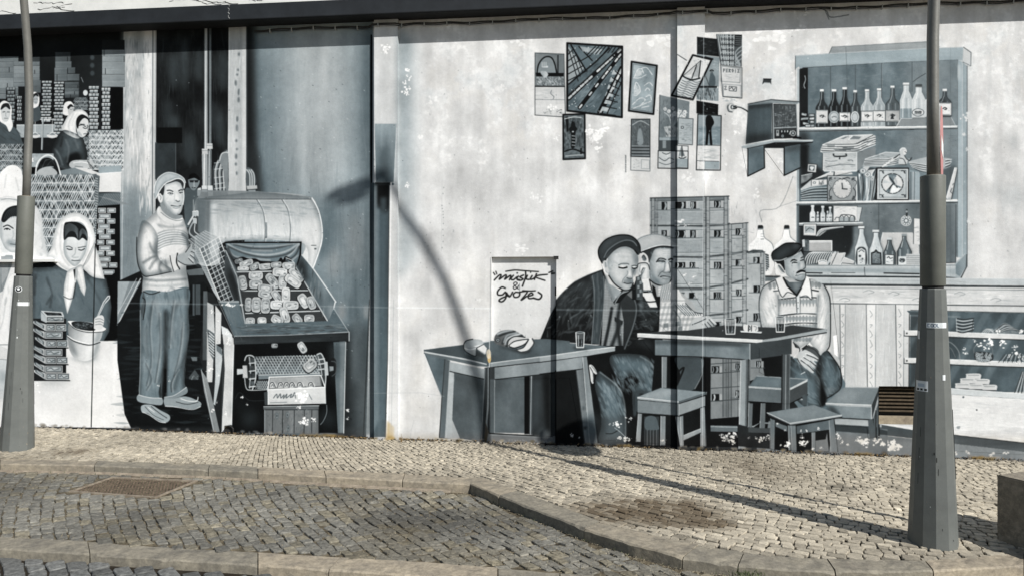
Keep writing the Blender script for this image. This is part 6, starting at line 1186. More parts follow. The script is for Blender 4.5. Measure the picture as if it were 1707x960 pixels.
# fist and wrist
S([(662,530),(668,490),(700,475),(760,472),(800,490),(822,540),(820,620),(810,700),(760,710),(710,690),(690,640),(665,635)],204,t=.15,n=5)
rim([(662,530),(668,490),(700,475),(760,472),(800,490),(822,540),(820,620),(810,700),(760,710),(710,690),(690,640),(665,635)],90,5,.5,3); K([(740,540),(720,580),(715,630),(690,640)],60,1.8); K([(700,500),(690,560),(700,600)],130,1.4); K([(760,540),(740,590),(715,650),(705,700)],110,1.5); S([(740,560),(770,560),(740,640),(715,680)],140,a=.5,soft=2); K([(662,530),(668,490),(700,475),(770,472),(805,495),(824,560)],40,1.4)
P([(705,690),(815,680),(850,790),(865,870),(900,960),(930,1060),(830,1060),(740,900),(735,840)],206,t=.12,n=5); K([(820,690),(862,860),(915,980)],30,1.8); K([(730,740),(735,830)],90,1.4)
P([(735,835),(860,830),(868,865),(740,870)],22); E(830,850,22,16,150); E(830,850,14,10,40); L([(740,842),(800,838)],130,1.2)
P([(640,660),(700,640),(735,760),(735,960),(650,960),(640,800)],60,n=8)
for i in range(5): P([(660+(i%2)*30,660+i*55),(690+(i%2)*30,655+i*55),(692+(i%2)*30,700+i*55),(662+(i%2)*30,705+i*55)],150,a=.7)
P([(600,830),(640,700),(650,960),(590,960)],22)
at(900,370,4.174)
P([(720,480),(815,545),(810,555),(740,545)],150,a=0); K([(720,548),(760,556),(812,552)],30,2); P([(700,520),(720,600),(690,640)],130,a=.5,soft=2)
# trousers of dark jacket man, below table level
at(900,540,4.174)
P([(330,220),(560,200),(800,300),(830,480),(820,860),(380,860),(250,500)],16,n=4)
P([(0,340),(340,330),(400,860),(0,860)],18,n=4)
S([(490,230),(540,208),(640,208),(740,225),(790,290),(810,400),(808,470),(790,500),(700,480),(655,500),(660,640),(650,600),(648,440),(700,400),(640,360),(560,385),(500,300)],92,t=.85,n=8)
rim([(490,230),(540,208),(640,208),(740,225),(790,290),(810,400),(808,470),(790,500),(700,480),(655,500),(660,640),(650,600),(648,440),(700,400),(640,360),(560,385),(500,300)],24,13,.7,7); hatch(520,240,800,470,120,138,4,1.1,.35,60,t=.8); K([(700,225),(780,280),(808,380),(812,470)],140,2,a=.6,soft=1); P([(655,470),(800,470),(800,500),(700,480),(680,640),(655,640)],60,t=.7,soft=2)
S([(410,330),(460,360),(540,430),(580,520),(595,660),(595,820),(560,835),(410,835),(430,700),(415,560),(385,430)],92,t=.85,n=8); rim([(410,330),(460,360),(540,430),(580,520),(595,660),(595,820),(560,835),(410,835),(430,700),(415,560),(385,430)],24,14,.7,7); hatch(410,380,590,640,90,138,4,1.1,.35,70,t=.8); K([(420,335),(540,430),(585,530),(596,680),(596,820)],150,2,a=.6,soft=.8); P([(420,640),(590,640),(590,835),(410,835)],66,t=.4,a=.5,soft=8)
S([(345,285),(370,290),(398,335),(392,350),(370,340),(376,400),(366,414),(350,380),(340,330)],196,t=.15); K([(350,300),(372,345),(372,400)],60,1.4); K([(360,290),(395,335)],90,1)
for x,y,r in ((530,695,26),(545,700,20),(555,790,20),(590,795,26),(620,800,20),(490,695,8),(635,655,14),(600,650,8),(225,775,14),(275,790,8),(500,850,10),(620,680,8)): flake(x,y,r,12,240)
K([(520,720),(560,750),(600,790)],200,1,a=.7); K([(460,760),(500,760),(540,740)],30,1.4)
# ---- second (bar) table ---------------------------------------------------------
at(1050,500,3.556)
P([(20,235),(150,238),(150,330),(110,300),(60,285),(0,285)],22,n=4); S([(40,240),(110,240),(140,290),(70,270)],52,t=.5,soft=4,a=.6); P([(150,330),(192,335),(192,520),(160,530),(158,420)],24,n=5)
P([(150,330),(880,350),(800,870),(100,870)],18,n=5)
P([(45,198),(160,188),(350,180),(560,150),(770,160),(889,165),(960,150),(1165,172),(1170,180),(790,236),(430,222)],52,t=.35,n=5)
at(1050,500,3.556)
S([(270,340),(430,345),(425,430),(380,530),(280,530),(300,440)],70,t=.6,n=8); K([(280,500),(320,400),(270,440)],20,3); K([(425,350),(426,440),(385,525)],120,1.2)
# crates seen under table
P([(480,345),(660,350),(655,690),(480,705)],122,t=.3,n=7,nf='m'); P([(700,350),(780,345),(800,450),(710,480)],118,t=.3,n=7)
for x in (562,592,700): P([(x-10,350),(x+10,350),(x+10,690),(x-10,690)],100,t=.3,a=.7); L([(x-10,350),(x-10,690)],50,1.2); L([(x+10,350),(x+10,690)],60,1.1)
for b_ in ((486,392,532,432),(626,376,656,416),(486,556,532,596),(626,536,650,578),(748,362,780,400)): slot(*b_)
for y in (378,434,522,598): L([(482,y),(654,y-12)],56,1.2)
P([(440,345),(480,345),(478,705),(660,690),(650,760),(480,780),(440,700)],14); P([(480,345),(492,345),(492,702),(478,706)],150,a=.0)
P([(45,198),(60,196),(430,218),(785,236),(790,256),(430,240),(45,222)],196,t=.2,n=8,nf='h'); P([(788,236),(880,222),(1165,170),(1167,190),(880,242),(790,256)],150,t=.4,n=6); L([(45,199),(430,219),(786,236)],226,1.2); L([(45,222),(430,241),(788,257),(1165,192)],24,1.6); L([(430,222),(430,240)],235,1)
P([(150,236),(430,242),(710,258),(712,354),(430,336),(150,328)],110,t=.6,n=10,nf='m'); P([(712,258),(960,230),(960,320),(712,354)],62,t=.5,n=8); P([(150,262),(430,262),(710,275),(710,258),(430,242),(150,236)],60,a=.7,soft=2); L([(150,328),(430,336),(712,354)],26,1.6); L([(712,258),(712,354)],160,1.4); S([(280,240),(600,250),(640,275),(300,262)],50,a=.6,soft=2)
P([(190,335),(222,336),(220,520),(190,520)],120,t=.4,n=8,nf='v'); L([(222,336),(220,520)],30,1.5); L([(192,336),(192,520)],180,1)
P([(656,356),(700,350),(688,880),(644,880)],128,t=.45,n=8,nf='v'); L([(658,356),(646,880)],186,1.2); L([(702,352),(690,880)],20,2); P([(690,352),(703,350),(691,880),(682,880)],84,t=.4)
P([(430,345),(445,345),(440,640),(428,640)],60,a=.0)
def glass(x,y,w,h,g=60):
    P([(x-w,y),(x+w,y),(x+w*.8,y+h),(x-w*.8,y+h)],120,t=.2,a=.55); P([(x-w*.8,y+h*.45),(x+w*.8,y+h*.45),(x+w*.7,y+h*.94),(x-w*.7,y+h*.94)],g,n=10,nf='f'); L([(x-w,y),(x-w*.8,y+h),(x+w*.8,y+h),(x+w,y)],226,1.4); E(x,y,w,h*.07,190); E(x,y,w*.8,h*.04,60); L([(x-w*.4,y+h*.2),(x-w*.35,y+h*.9)],190,1.2,a=.8); L([(x+w*.35,y+h*.5),(x+w*.3,y+h*.9)],160,1,a=.7); hatch(x-w*.5,y+h*.55,x+w*.5,y+h*.9,8,190,1,1.3,.7,8)
glass(596,115,32,86,50); film('painted_glass',[(563,112),(630,112),(622,203),(570,203)],'drinking glass painted centre of bar table')
P([(655,182),(785,188),(780,197),(660,192)],205); L([(655,192),(780,199)],30,1.3); S([(675,150),(690,146),(752,150),(760,165),(755,186),(685,184),(674,170)],200,t=.1,n=6); L([(705,150),(703,182)],40,2); L([(722,150),(720,182)],50,1.6); K([(735,155),(750,160),(745,180)],110,1.2); E(712,166,6,11,60); E(712,166,3,6,205)
film('painted_food',[(655,146),(785,146),(785,198),(655,192)],'small bread roll on plate painted on bar table')
at(1230,380,4.174)
glass(295,622,34,100,36); film('painted_glass',[(258,620),(332,620),(325,725),(268,725)],'dark drink glass painted before beret man')
# ---- stools ----------------------------------------------------------------------
at(1050,500,3.556)
def fl(n,p,l): film(n,p,l)
# chair/stool 1
fl('painted_stool',[(40,575),(190,520),(455,545),(450,860),(400,860),(320,860),(40,840)],'square stool painted below flat cap man')
P([(40,840),(40,660),(290,690),(450,640),(455,860),(100,865)],20,n=5)
P([(85,690),(175,690),(175,860),(85,860)],52,t=.5); S([(95,695),(150,690),(170,740),(168,768),(95,765)],84,t=.6); 
for i in range(4): P([(96+i*18,770),(108+i*18,768),(108+i*18,860),(96+i*18,860)],76,t=.4); L([(96+i*18,770),(96+i*18,860)],20,1.2)
P([(45,574),(185,520),(455,545),(290,608)],126,t=.6,n=8); P([(60,576),(190,526),(300,535),(180,590)],160,t=.45,a=.5,soft=3); P([(45,574),(290,600),(290,614),(45,588)],150,t=.45); L([(45,575),(290,601),(455,546)],205,1.2); P([(290,600),(455,545),(458,560),(292,614)],84,t=.5); L([(45,590),(290,614),(456,560)],20,1.5)
P([(47,592),(288,614),(288,684),(47,668)],122,t=.5,n=10,nf='m'); P([(292,616),(448,568),(448,628),(290,684)],134,t=.4,n=8); L([(47,668),(288,685),(448,628)],24,1.5); L([(290,614),(290,684)],180,1)
for a_ in ([(50,672),(74,674),(66,840),(38,838)],[(184,686),(214,688),(212,860),(182,858)],[(272,690),(296,690),(320,865),(300,865)],[(298,690),(318,684),(322,862),(306,866)],[(420,640),(446,632),(455,866),(420,866)]): P(a_,126,t=.4,n=10,nf='v'); L([a_[0],a_[3]],180,1); L([a_[1],a_[2]],24,1.4)
P([(320,800),(420,760),(420,785),(320,832)],140,t=.4); L([(320,832),(420,786)],24,1.4); L([(320,800),(420,760)],190,1)
P([(480,742),(650,745),(830,760),(830,785),(640,780),(480,780)],92,t=.5,n=10); P([(480,745),(640,750),(640,756),(480,752)],140); L([(480,780),(830,786)],16,1.6)
for x,y,r in ((600,805,24),(570,815,16),(630,800,14),(785,830,18),(810,810,14),(200,832,12),(585,830,20),(545,800,12),(610,840,16),(760,832,10)): flake(x,y,r,14,236,sx=1.5)
hatch(530,790,650,850,60,20,1.6,.4,.9,18)
at(1230,560,4.364)
# stool behind post
P([(0,640),(80,660),(240,670),(240,820),(0,800)],26,n=6,nf='m')
fl('painted_stool',[(80,370),(145,290),(510,315),(505,425),(380,490),(80,480)],'stool painted behind bar table leg under beret man')
P([(84,240),(180,230),(200,290),(140,290),(90,330)],120,a=0)
P([(82,362),(140,288),(508,312),(375,390),(318,385)],90,t=.65,n=8); P([(100,350),(160,300),(310,310),(300,370)],118,t=.8,a=.5,soft=3); L([(140,289),(508,313)],150,1.2); P([(80,362),(318,378),(318,392),(80,378)],160,t=.35); P([(376,380),(508,314),(508,330),(376,396)],180,t=.35); 
P([(80,380),(318,392),(316,488),(80,474)],96,t=.5,n=10,nf='m'); P([(378,396),(508,330),(508,424),(378,490)],60,t=.4,n=8); L([(80,474),(316,489)],16,1.6); L([(378,490),(508,425)],16,1.6)
for a_ in ([(80,488),(112,490),(105,668),(75,660)],[(170,488),(204,488),(200,670),(160,670)]): P(a_,100,t=.4,n=8); L([a_[0],a_[3]],150,1); L([a_[1],a_[2]],20,1.4)
L([(110,655),(160,622)],150,3); L([(200,630),(240,632)],120,2.4); P([(78,665),(240,672),(240,705),(78,700)],62,t=.4); P([(112,490),(165,490),(160,630),(110,655)],14)
P([(322,135),(380,135),(372,530),(318,535)],66,t=.4,n=8,nf='v'); L([(350,136),(346,530)],130,1.6); L([(322,136),(318,535)],24,2); L([(380,136),(374,528)],110,1.2)
P([(470,430),(508,425),(505,500),(470,500)],70,t=.6)
for x,y,r in ((180,750,24),(220,730,16),(140,740,14),(465,462,10),(230,745,12),(80,740,10)): flake(x,y,r,12,225)
# right stool
fl('painted_stool',[(640,490),(780,372),(1028,378),(1028,740),(950,740),(940,660),(700,650)],'stool painted at far right beside vent opening')
P([(700,600),(950,600),(950,660),(700,650)],150,t=.35,n=10,nf='h'); P([(700,640),(950,655),(1090,690),(1090,720),(700,690)],52,t=.6)
P([(640,488),(770,374),(1026,378),(975,510)],112,t=.55,n=8); P([(680,480),(780,385),(900,390),(850,490)],134,t=.5,a=.6,soft=5); P([(640,486),(975,500),(975,518),(640,502)],158,t=.35); L([(640,487),(975,500),(1026,380)],205,1.2); P([(975,500),(1026,380),(1026,420),(978,600)],50,t=.5,n=6)
P([(650,505),(972,518),(972,605),(700,590)],112,t=.6,n=10,nf='m'); L([(700,592),(972,607)],16,1.6); P([(640,505),(700,510),(760,590),(700,600)],40,t=.6,soft=3,a=.8); L([(972,518),(972,605)],180,1.2)
for a_ in ([(948,610),(985,600),(1010,740),(960,745)],[(988,590),(1004,540),(1006,740),(996,745)],[(1008,530),(1026,480),(1028,735),(1014,740)]): P(a_,70,t=.5,n=8,nf='v'); L([a_[1],a_[2]],20,1.6)
L([(1026,378),(1028,738)],20,2)
# low stool in front
fl('painted_stool',[(212,558),(555,500),(755,575),(720,600),(730,840),(660,840),(240,820),(240,610)],'low front stool painted standing before bar table')
P([(240,600),(380,640),(665,620),(700,600),(665,840),(380,840),(240,820)],24,n=8)
P([(212,556),(555,500),(756,576),(378,640)],112,t=.55,n=8); P([(300,560),(540,515),(640,560),(420,610)],128,t=.6,a=.5,soft=5); P([(212,556),(378,632),(378,648),(230,585)],60,t=.4); P([(378,632),(756,572),(756,588),(380,648)],142,t=.4,n=6); L([(212,556),(378,633),(756,573)],196,1.2); L([(230,580),(378,648),(756,588)],20,1.6)
P([(272,625),(360,655),(362,695),(272,655)],96,t=.5); P([(425,655),(665,612),(668,680),(430,712)],84,t=.55,n=10,nf='m'); L([(430,712),(668,682)],20,1.5)
for a_ in ([(238,600),(272,612),(268,830),(236,815)],[(366,650),(386,650),(388,835),(372,830)],[(386,650),(424,650),(430,840),(392,840)],[(538,700),(566,698),(566,842),(540,842)],[(664,612),(700,600),(728,838),(676,840)]): P(a_,98,t=.5,n=10,nf='v'); L([a_[0],a_[3]],150,1); L([a_[1],a_[2]],24,1.3)
P([(566,760),(640,750),(650,700),(664,838),(566,842)],104,t=.4); P([(700,700),(750,700),(950,745),(950,850),(730,840)],104,t=.4,a=.6,n=8)
for x,y,r in ((470,735,24),(465,770,26),(480,790,20),(510,770,14),(365,780,26),(360,800,20),(312,795,12),(500,690,10),(460,690,10),(590,675,14),(735,745,18),(760,770,14),(730,720,16),(545,820,14),(610,812,10),(800,790,14),(290,635,10),(345,685,8)): flake(x,y,r,14,238,sx=1.0)
flake(925,775,42,18,228,sx=1.1); flake(1010,760,26,12,228,sx=1.3); flake(1060,785,26,12,226); flake(1040,745,16,8,226); flake(880,740,20,10,236); flake(860,760,12,8,236)
at(650,280,3.84)
P([(652,590),(1062,590),(1062,1500),(652,1500)],205,t=.1,a=0)
DOORI=[(660,570),(1060,570),(1060,880),(1015,960),(1000,1010),(650,1030)]
with clip([(655,572),(1062,572),(1062,880),(1018,960),(960,1100),(652,1150)]):
    P([(640,560),(1070,560),(1070,1080),(640,1080)],196,t=.08,a=.85,n=3)
# ---- long table with bread -------------------------------------------------------
at(650,520,3.84)
film('painted_table',[(218,242),(480,210),(1000,170),(1440,205),(1440,250),(1330,280),(1350,830),(1230,830),(1150,420),(680,430),(640,840),(320,800),(330,540)],'long table with bread and cheese painted left of old man')
P([(218,262),(365,296),(340,545),(330,540)],92,t=.7,n=9,nf='m'); L([(218,262),(330,542)],205,1.2)
P([(380,380),(620,425),(620,800),(600,830),(450,810),(400,690)],78,t=.5,n=9,nf='m'); P([(400,690),(450,810),(400,808),(390,760)],150,t=.3); P([(410,390),(470,400),(600,430),(590,520),(420,480)],62,a=.6,soft=5)
P([(355,300),(385,310),(352,808),(315,806)],84,t=.5,n=8,nf='v'); L([(352,300),(332,560),(316,800)],50,1.4); L([(384,312),(352,806)],120,1.2); P([(384,320),(412,395),(400,690),(398,808),(354,808)],160,t=.35,n=9); P([(384,380),(412,430),(404,460),(380,440)],175,a=.7,soft=1); 
P([(383,318),(606,366),(606,428),(384,378)],146,t=.4,n=9,nf='m'); L([(384,378),(606,428)],30,1.4)
P([(640,352),(674,356),(672,780),(640,775)],80,t=.5,n=8,nf='v'); P([(674,430),(900,405),(1000,395),(1000,775),(672,772)],82,t=.5,n=8,nf='m'); P([(862,408),(895,405),(895,780),(862,780)],12); P([(895,405),(918,403),(912,785),(892,782)],60,t=.4); L([(906,405),(900,780)],170,1.3); P([(918,403),(1060,390),(1060,790),(912,786)],46,t=.5,n=8); P([(920,440),(960,430),(950,700),(915,760)],76,t=.6,soft=5,a=.7); P([(980,395),(1030,390),(1030,790),(1000,790)],20,soft=3)
L([(670,350),(668,775)],130,1.4); P([(606,356),(640,352),(640,790),(600,830),(580,830),(600,560)],52,t=.4,n=10,nf='v'); L([(608,360),(586,815)],120,1.2); K([(632,360),(630,560),(618,720),(630,770)],150,3,a=.7); L([(636,355),(634,770)],20,1.4); P([(612,700),(635,770),(640,830),(604,830)],70,t=-.15,n=10)
P([(630,774),(1060,792),(1060,840),(620,830)],96,t=.3,n=12,nf='h'); L([(634,774),(1040,796)],16,1.6); L([(640,784),(1040,802)],150,1,a=.7); hatch(640,815,1040,835,50,200,1.2,1.4,.6,8)
P([(218,242),(480,208),(640,185),(1000,172),(1152,186),(1152,260),(640,350),(218,262)],84,t=.6,n=8,nf='m'); P([(218,242),(480,210),(480,270),(600,300),(600,330),(218,252)],62,t=.6,a=.7)
P([(218,240),(222,255),(480,300),(612,335),(632,352),(560,345),(300,290),(218,266)],92,t=.5,n=6); P([(218,250),(480,296),(620,330),(622,338),(480,306),(218,260)],176,t=.35); 
P([(636,325),(1025,275),(1152,262),(1152,298),(1025,312),(640,354)],132,t=.45,n=9,nf='h'); L([(638,326),(1025,278),(1152,264)],196,1.3); L([(640,354),(1025,312),(1152,300)],30,1.6)
P([(672,356),(1025,318),(1152,302),(1152,372),(1025,392),(672,430)],128,t=.45,n=9,nf='m'); P([(640,352),(672,356),(672,430),(640,430)],50); L([(672,430),(1025,392),(1152,374)],24,1.4); L([(480,210),(640,186)],226,1.3,a=.8); 
L([(640,0),(636,350)],215,1.2); 
# cheese
film('painted_food',[(472,205),(500,178),(580,176),(625,225),(610,275),(550,280),(480,245)],'cut round cheese painted on long table corner')
S([(472,210),(490,182),(530,174),(585,180),(600,205),(620,235),(612,272),(590,262),(555,240),(548,280),(520,272),(480,245)],140,t=.3,n=8); S([(490,195),(540,180),(590,188),(600,205),(540,225),(500,225)],165,t=.4,a=.8,soft=1); K([(474,228),(510,240),(555,230)],205,1.3); P([(535,218),(600,204),(556,228)],205); P([(555,232),(600,208),(622,232),(610,272)],196,t=.1); K([(555,228),(556,250),(550,280),(520,272),(480,245),(472,210),(490,182),(530,173)],36,1.5); L([(555,228),(600,205)],50,1.3); P([(555,240),(612,275),(600,300),(550,282)],50,soft=2)
# bread
film('painted_food',[(668,170),(700,130),(770,112),(850,150),(920,170),(915,210),(860,260),(800,240),(700,215)],'cut loaf of bread with slices painted on long table')
S([(690,215),(800,250),(880,262),(920,225),(900,240),(800,240)],30,soft=2)
S([(668,180),(676,148),(710,122),(770,114),(810,125),(860,155),(840,170),(770,190),(752,222),(700,212),(675,200)],88,n=18,nf='m',t=.2)
for c_,g_ in (([(690,140),(730,125),(780,120)],160),([(720,200),(740,160),(800,130)],40),([(700,150),(760,130),(800,125)],30),([(740,205),(760,165),(830,140)],190),([(730,190),(750,150),(810,132)],150),([(745,215),(765,175),(845,150)],28)): K(c_,g_,3.2,a=.8,soft=.6)
E(692,180,16,13,50); E(692,180,10,9,140); E(692,180,5,4,30)
S([(752,218),(760,180),(800,155),(870,160),(888,175),(860,205),(800,228)],188,t=.1,n=8); K([(760,215),(800,185),(885,172)],36,1.6); K([(752,220),(760,180),(800,155),(865,160)],30,1.6); S([(768,215),(800,192),(880,178),(860,205),(800,225)],205,t=.1); K([(765,220),(800,228),(860,206),(885,178)],30,1.8)
S([(815,235),(860,222),(892,170),(915,170),(920,200),(890,240),(850,252),(820,248)],205,t=.1,n=5); K([(812,238),(855,225),(888,175)],34,1.6); K([(912,170),(922,200),(890,242),(848,260),(808,242)],60,2.4)
at(900,540,4.174)
P([(0,110),(110,125),(440,152),(525,160),(525,185),(330,225),(110,250),(0,262)],86,t=.6,n=8,nf='m')
P([(0,110),(150,122),(250,135),(230,160),(160,175),(110,180),(0,190)],96,t=.6,a=.4,soft=3)
P([(0,228),(110,212),(330,180),(523,158),(524,190),(330,222),(110,252),(0,265)],150,t=.4,n=8,nf='h'); L([(0,228),(110,213),(330,181),(523,158)],205,1.3); L([(0,265),(110,252),(330,223),(524,190)],20,1.6)
P([(0,268),(110,255),(296,228),(300,310),(110,332),(0,345)],130,t=.45,n=9,nf='m'); L([(0,346),(110,333),(300,311)],20,1.5); 
P([(252,322),(300,312),(345,830),(312,828)],112,t=.4,n=9,nf='v'); P([(296,230),(330,226),(405,826),(345,832)],128,t=.45,n=9,nf='v'); L([(252,322),(313,826)],60,1.3); L([(298,230),(346,830)],176,1.3); L([(330,228),(405,824)],24,1.8); P([(300,640),(400,620),(405,826),(312,828)],60,t=.7,a=.6,soft=6); E(305,585,9,16,70,a=.8,soft=1); E(316,722,11,12,30,a=.8,soft=1)
S([(230,160),(330,170),(320,180),(250,175)],30,a=.7,soft=2); glass(280,58,30,104,34); film('painted_glass',[(246,54),(314,54),(308,165),(254,165)],'drinking glass painted on right end of long table')
S([(0,740),(60,745),(70,800),(0,805)],80,t=.4,soft=4)
# ---- door with the painters' signatures --------------------------------------------
at(650,280,3.84)
hatch(800,850,1000,880,10,170,1.2,0,.5,14)
def W(pts,w=2.2,**k): K(pts,28,w*.8,t=.1,**k)
W([(663,672),(672,686)],2.4); W([(678,664),(684,682)],2.2)
W([(668,720),(700,688),(712,690),(700,715),(738,688),(745,695),(735,715),(770,690),(772,702),(765,718)],3); W([(790,690),(775,712),(790,718),(812,700)],3); E(816,676,5,5,24)
W([(822,695),(812,712),(830,718)],3); W([(855,688),(832,700),(852,712),(835,722),(815,718)],3); W([(742,664),(800,656),(860,660),(950,666)],2.6); W([(868,664),(868,700),(848,758)],3.2)
W([(880,690),(872,712),(890,716)],3); E(902,672,4,4,24); W([(910,692),(898,714),(915,712),(930,700)],3); W([(938,680),(925,716)],3); W([(1008,684),(950,690),(935,702),(992,722)],2.8); W([(1018,672),(1042,662)],2.8); W([(1036,678),(1052,676)],3.4)
W([(822,776),(792,745),(804,732),(815,742),(790,762),(796,776),(815,768),(824,752)],1.8); L([(830,740),(830,792)],90,.8)
W([(738,770),(715,764),(690,790),(692,812),(720,812),(740,795),(742,830),(720,855),(698,850),(712,835),(760,815)],3.2); W([(748,800),(765,825),(785,795)],3); W([(805,795),(790,810),(800,828),(825,822),(830,800),(805,795)],3); W([(830,795),(880,792),(840,845),(875,822)],3); W([(850,785),(900,788),(930,786)],2.6); W([(882,822),(915,812),(905,800),(885,815),(890,835),(920,832)],3); W([(918,832),(955,840),(972,815),(950,796)],3.4)
at()
# ---- seam, streaks, dirt ---------------------------------------------------------
L([(196,505),(400,508),(560,511),(660,513)],170,1.6,a=.35,soft=.7); L([(660,513),(818,514)],225,1.6,a=.8,soft=.6); L([(928,516),(1120,518),(1400,522),(1600,528)],190,2.2,a=.28,soft=1)
L([(1173,60),(1172,420),(1171,744)],222,1.1,a=.6); L([(1128,10),(1128,740)],60,.8,a=.35); L([(818,430),(816,735)],60,1,a=.5); L([(737,300),(736,420)],130,1.2,a=.2); L([(1410,80),(1412,130),(1414,230)],60,.8,a=.5,soft=.2)
for y in range(314,420,5):
    if rng.random()<.6: E(737+rng.uniform(-1,3),y,.8,1.2,90,a=.6)
K([(1322,295),(1300,345),(1268,352),(1270,370)],90,.9,a=.7); K([(1300,345),(1330,335)],110,.8,a=.6)
K([(1365,14),(1378,20),(1385,30),(1415,26)],40,1.2,a=.8); K([(1375,18),(1382,34)],40,1,a=.8)
for _ in range(240):
    x=rng.uniform(690,1700); y=rng.uniform(90,560)
    L([(x,y),(x+rng.uniform(-1,1.5),y+rng.uniform(.5,2))],rng.choice([110,90,238]),.9,a=.6)
for _ in range(120):
    x=rng.uniform(200,660); y=rng.uniform(100,700); E(x,y,.7,.7,rng.choice([150,190,40]),a=.7)
# big ragged bright patches known from the plaster
for x,y,r,s_ in ((895,330,10,1),(830,150,14,1),(865,70,12,1.4),(985,235,8,1),(1100,65,18,1.6),(1225,205,8,1),(1200,150,6,.7),(1240,275,7,.6),(1260,325,12,.8),(1610,195,9,1),(1607,225,7,.7),(1620,120,6,.8),(1280,60,18,1.8),(1330,50,10,1.6),(1300,66,14,1.6),(940,465,9,.7),(1145,300,12,1),(870,415,9,2),(800,500,6,.8),(1345,20,9,1.5),(1612,250,5,.7),(1615,370,9,.6),(720,170,10,.9),(700,230,9,.8),(680,310,7,.8)):
    flake(x,y,r*.9,11,222,sx=s_)
hatch(1640,80,1870,440,70,175,7,1.57,.25,50,t=.3); E(1690,240,8,14,150,a=.4,soft=5); E(1690,330,16,20,165,a=.4,soft=6); E(1655,320,14,12,150,a=.25,soft=6); P([(1598,90),(1625,100),(1620,470),(1600,470)],170,a=.4,soft=8)
# foot of wall: splashes of grey, rust stains, green
y_=lambda x:712+(x-50)*.0342
for _ in range(260):
    x=rng.uniform(-100,1850); E(x,y_(x)-rng.uniform(-3,3)-3,rng.uniform(1,6),rng.uniform(1,3),rng.choice([70,110,150]),t=-.3,a=.5,soft=.5)
for x,w in ((530,60),(560,30),(655,8),(1165,6),(1040,25),(1440,30),(1640,40)): P([(x-w/2,y_(x)-6),(x+w/2,y_(x)-5),(x+w/2,y_(x)+4),(x-w/2,y_(x)+4)],120,t=-1.,a=.6,soft=1.5)
P([(652,706),(658,712),(656,738),(648,738)],150,t=-1.,a=.6,soft=1)
E(816,597,3,8,165,t=-1.2); E(815,590,4,8,205,t=-.8,a=.7)
L([(620,655),(700,654),(740,660)],150,.8,a=.5); K([(690,700),(685,720),(683,735)],150,.8,a=.5)

# everything was brushed on by hand: uneven cover, faint streaks, a soft wash of grime low down
G += (3.2*NF['v']+3.0*NF['m']+2.5*NF['f'])*np.clip(G/120,.35,1)
low = np.clip((yy-(712+(xx-50)*.0342)+16)/16,0,1); G += (np.minimum(G,118)-G)*low*.35*np.clip(.8+NF['m'],0,1); T -= low*.25
# ---------------------------------------------------------------- canvas to texture
def colour():
    x_ = (np.clip(G,0,255)/255)**.92; g = 255*np.clip(x_-.024*np.sin(2*np.pi*x_),0,1); k = np.clip(np.minimum(g,255-g)/90,.12,1)
    r = np.where(T>0, g-T*15*k, g-T*20*k); gg = np.where(T>0, g+T*2*k, g+T*4*k); b = np.where(T>0, g+T*10*k, g+T*50*k)
    return np.clip(np.stack([r,gg,b],-1),0,255).astype(np.float32)
def make_canvas():
    c = colour(); ppm = 200; w = int((S1-S0)*ppm); h = int((Z1-Z0)*ppm)
    s = S0+(np.arange(w)+.5)/ppm; z = Z0+(np.arange(h)+.5)/ppm
    X = s*math.cos(PH); Y = 7.69-WA*X
    px = CXP+FPX*X/Y; py = CYP-FPX*(z[:,None]-EYE)/Y[None,:]
    u = np.clip((px-CX0)*SC,0,CW-2)[None,:]*np.ones_like(py); v = np.clip((py-CY0)*SC,0,CH-2)
    i = u.astype(int); j = v.astype(int); fu = (u-i)[...,None]; fv = (v-j)[...,None]
    o = (c[j,i]*(1-fu)+c[j,i+1]*fu)*(1-fv)+(c[j+1,i]*(1-fu)+c[j+1,i+1]*fu)*fv
    im = bpy.data.images.new('mural_paint', w, h); a = np.ones((h,w,4),np.float32); a[...,:3] = o/255
    im.pixels.foreach_set(a.ravel()); im.update(); im.pack(); return im
CANVAS = make_canvas()

# ---------------------------------------------------------------- materials
def mat(name): 
    m = bpy.data.materials.new(name); m.use_nodes = True; return m, m.node_tree, m.node_tree.nodes['Principled BSDF']
def node(nt, t, **k):
    n = nt.nodes.new(t)
    for a,b in k.items():
        if a.startswith('_'): n.inputs[int(a[1:])].default_value = b
        else: setattr(n,a,b)
    return n
def bump(nt, bs, vec, layers, dist=.004):
    """layers: (scale, strength, detail)"""
    prev = None
    for sc, st, dt in layers:
        n = node(nt,'ShaderNodeTexNoise'); n.inputs['Scale'].default_value = sc; n.inputs['Detail'].default_value = dt; n.inputs['Roughness'].default_value = .65
        if vec: nt.links.new(vec, n.inputs['Vector'])
        b = node(nt,'ShaderNodeBump'); b.inputs['Strength'].default_value = st; b.inputs['Distance'].default_value = dist
        nt.links.new(n.outputs[0], b.inputs['Height'])
        if prev: nt.links.new(prev.outputs[0], b.inputs['Normal'])
        prev = b
    nt.links.new(prev.outputs[0], bs.inputs['Normal'])
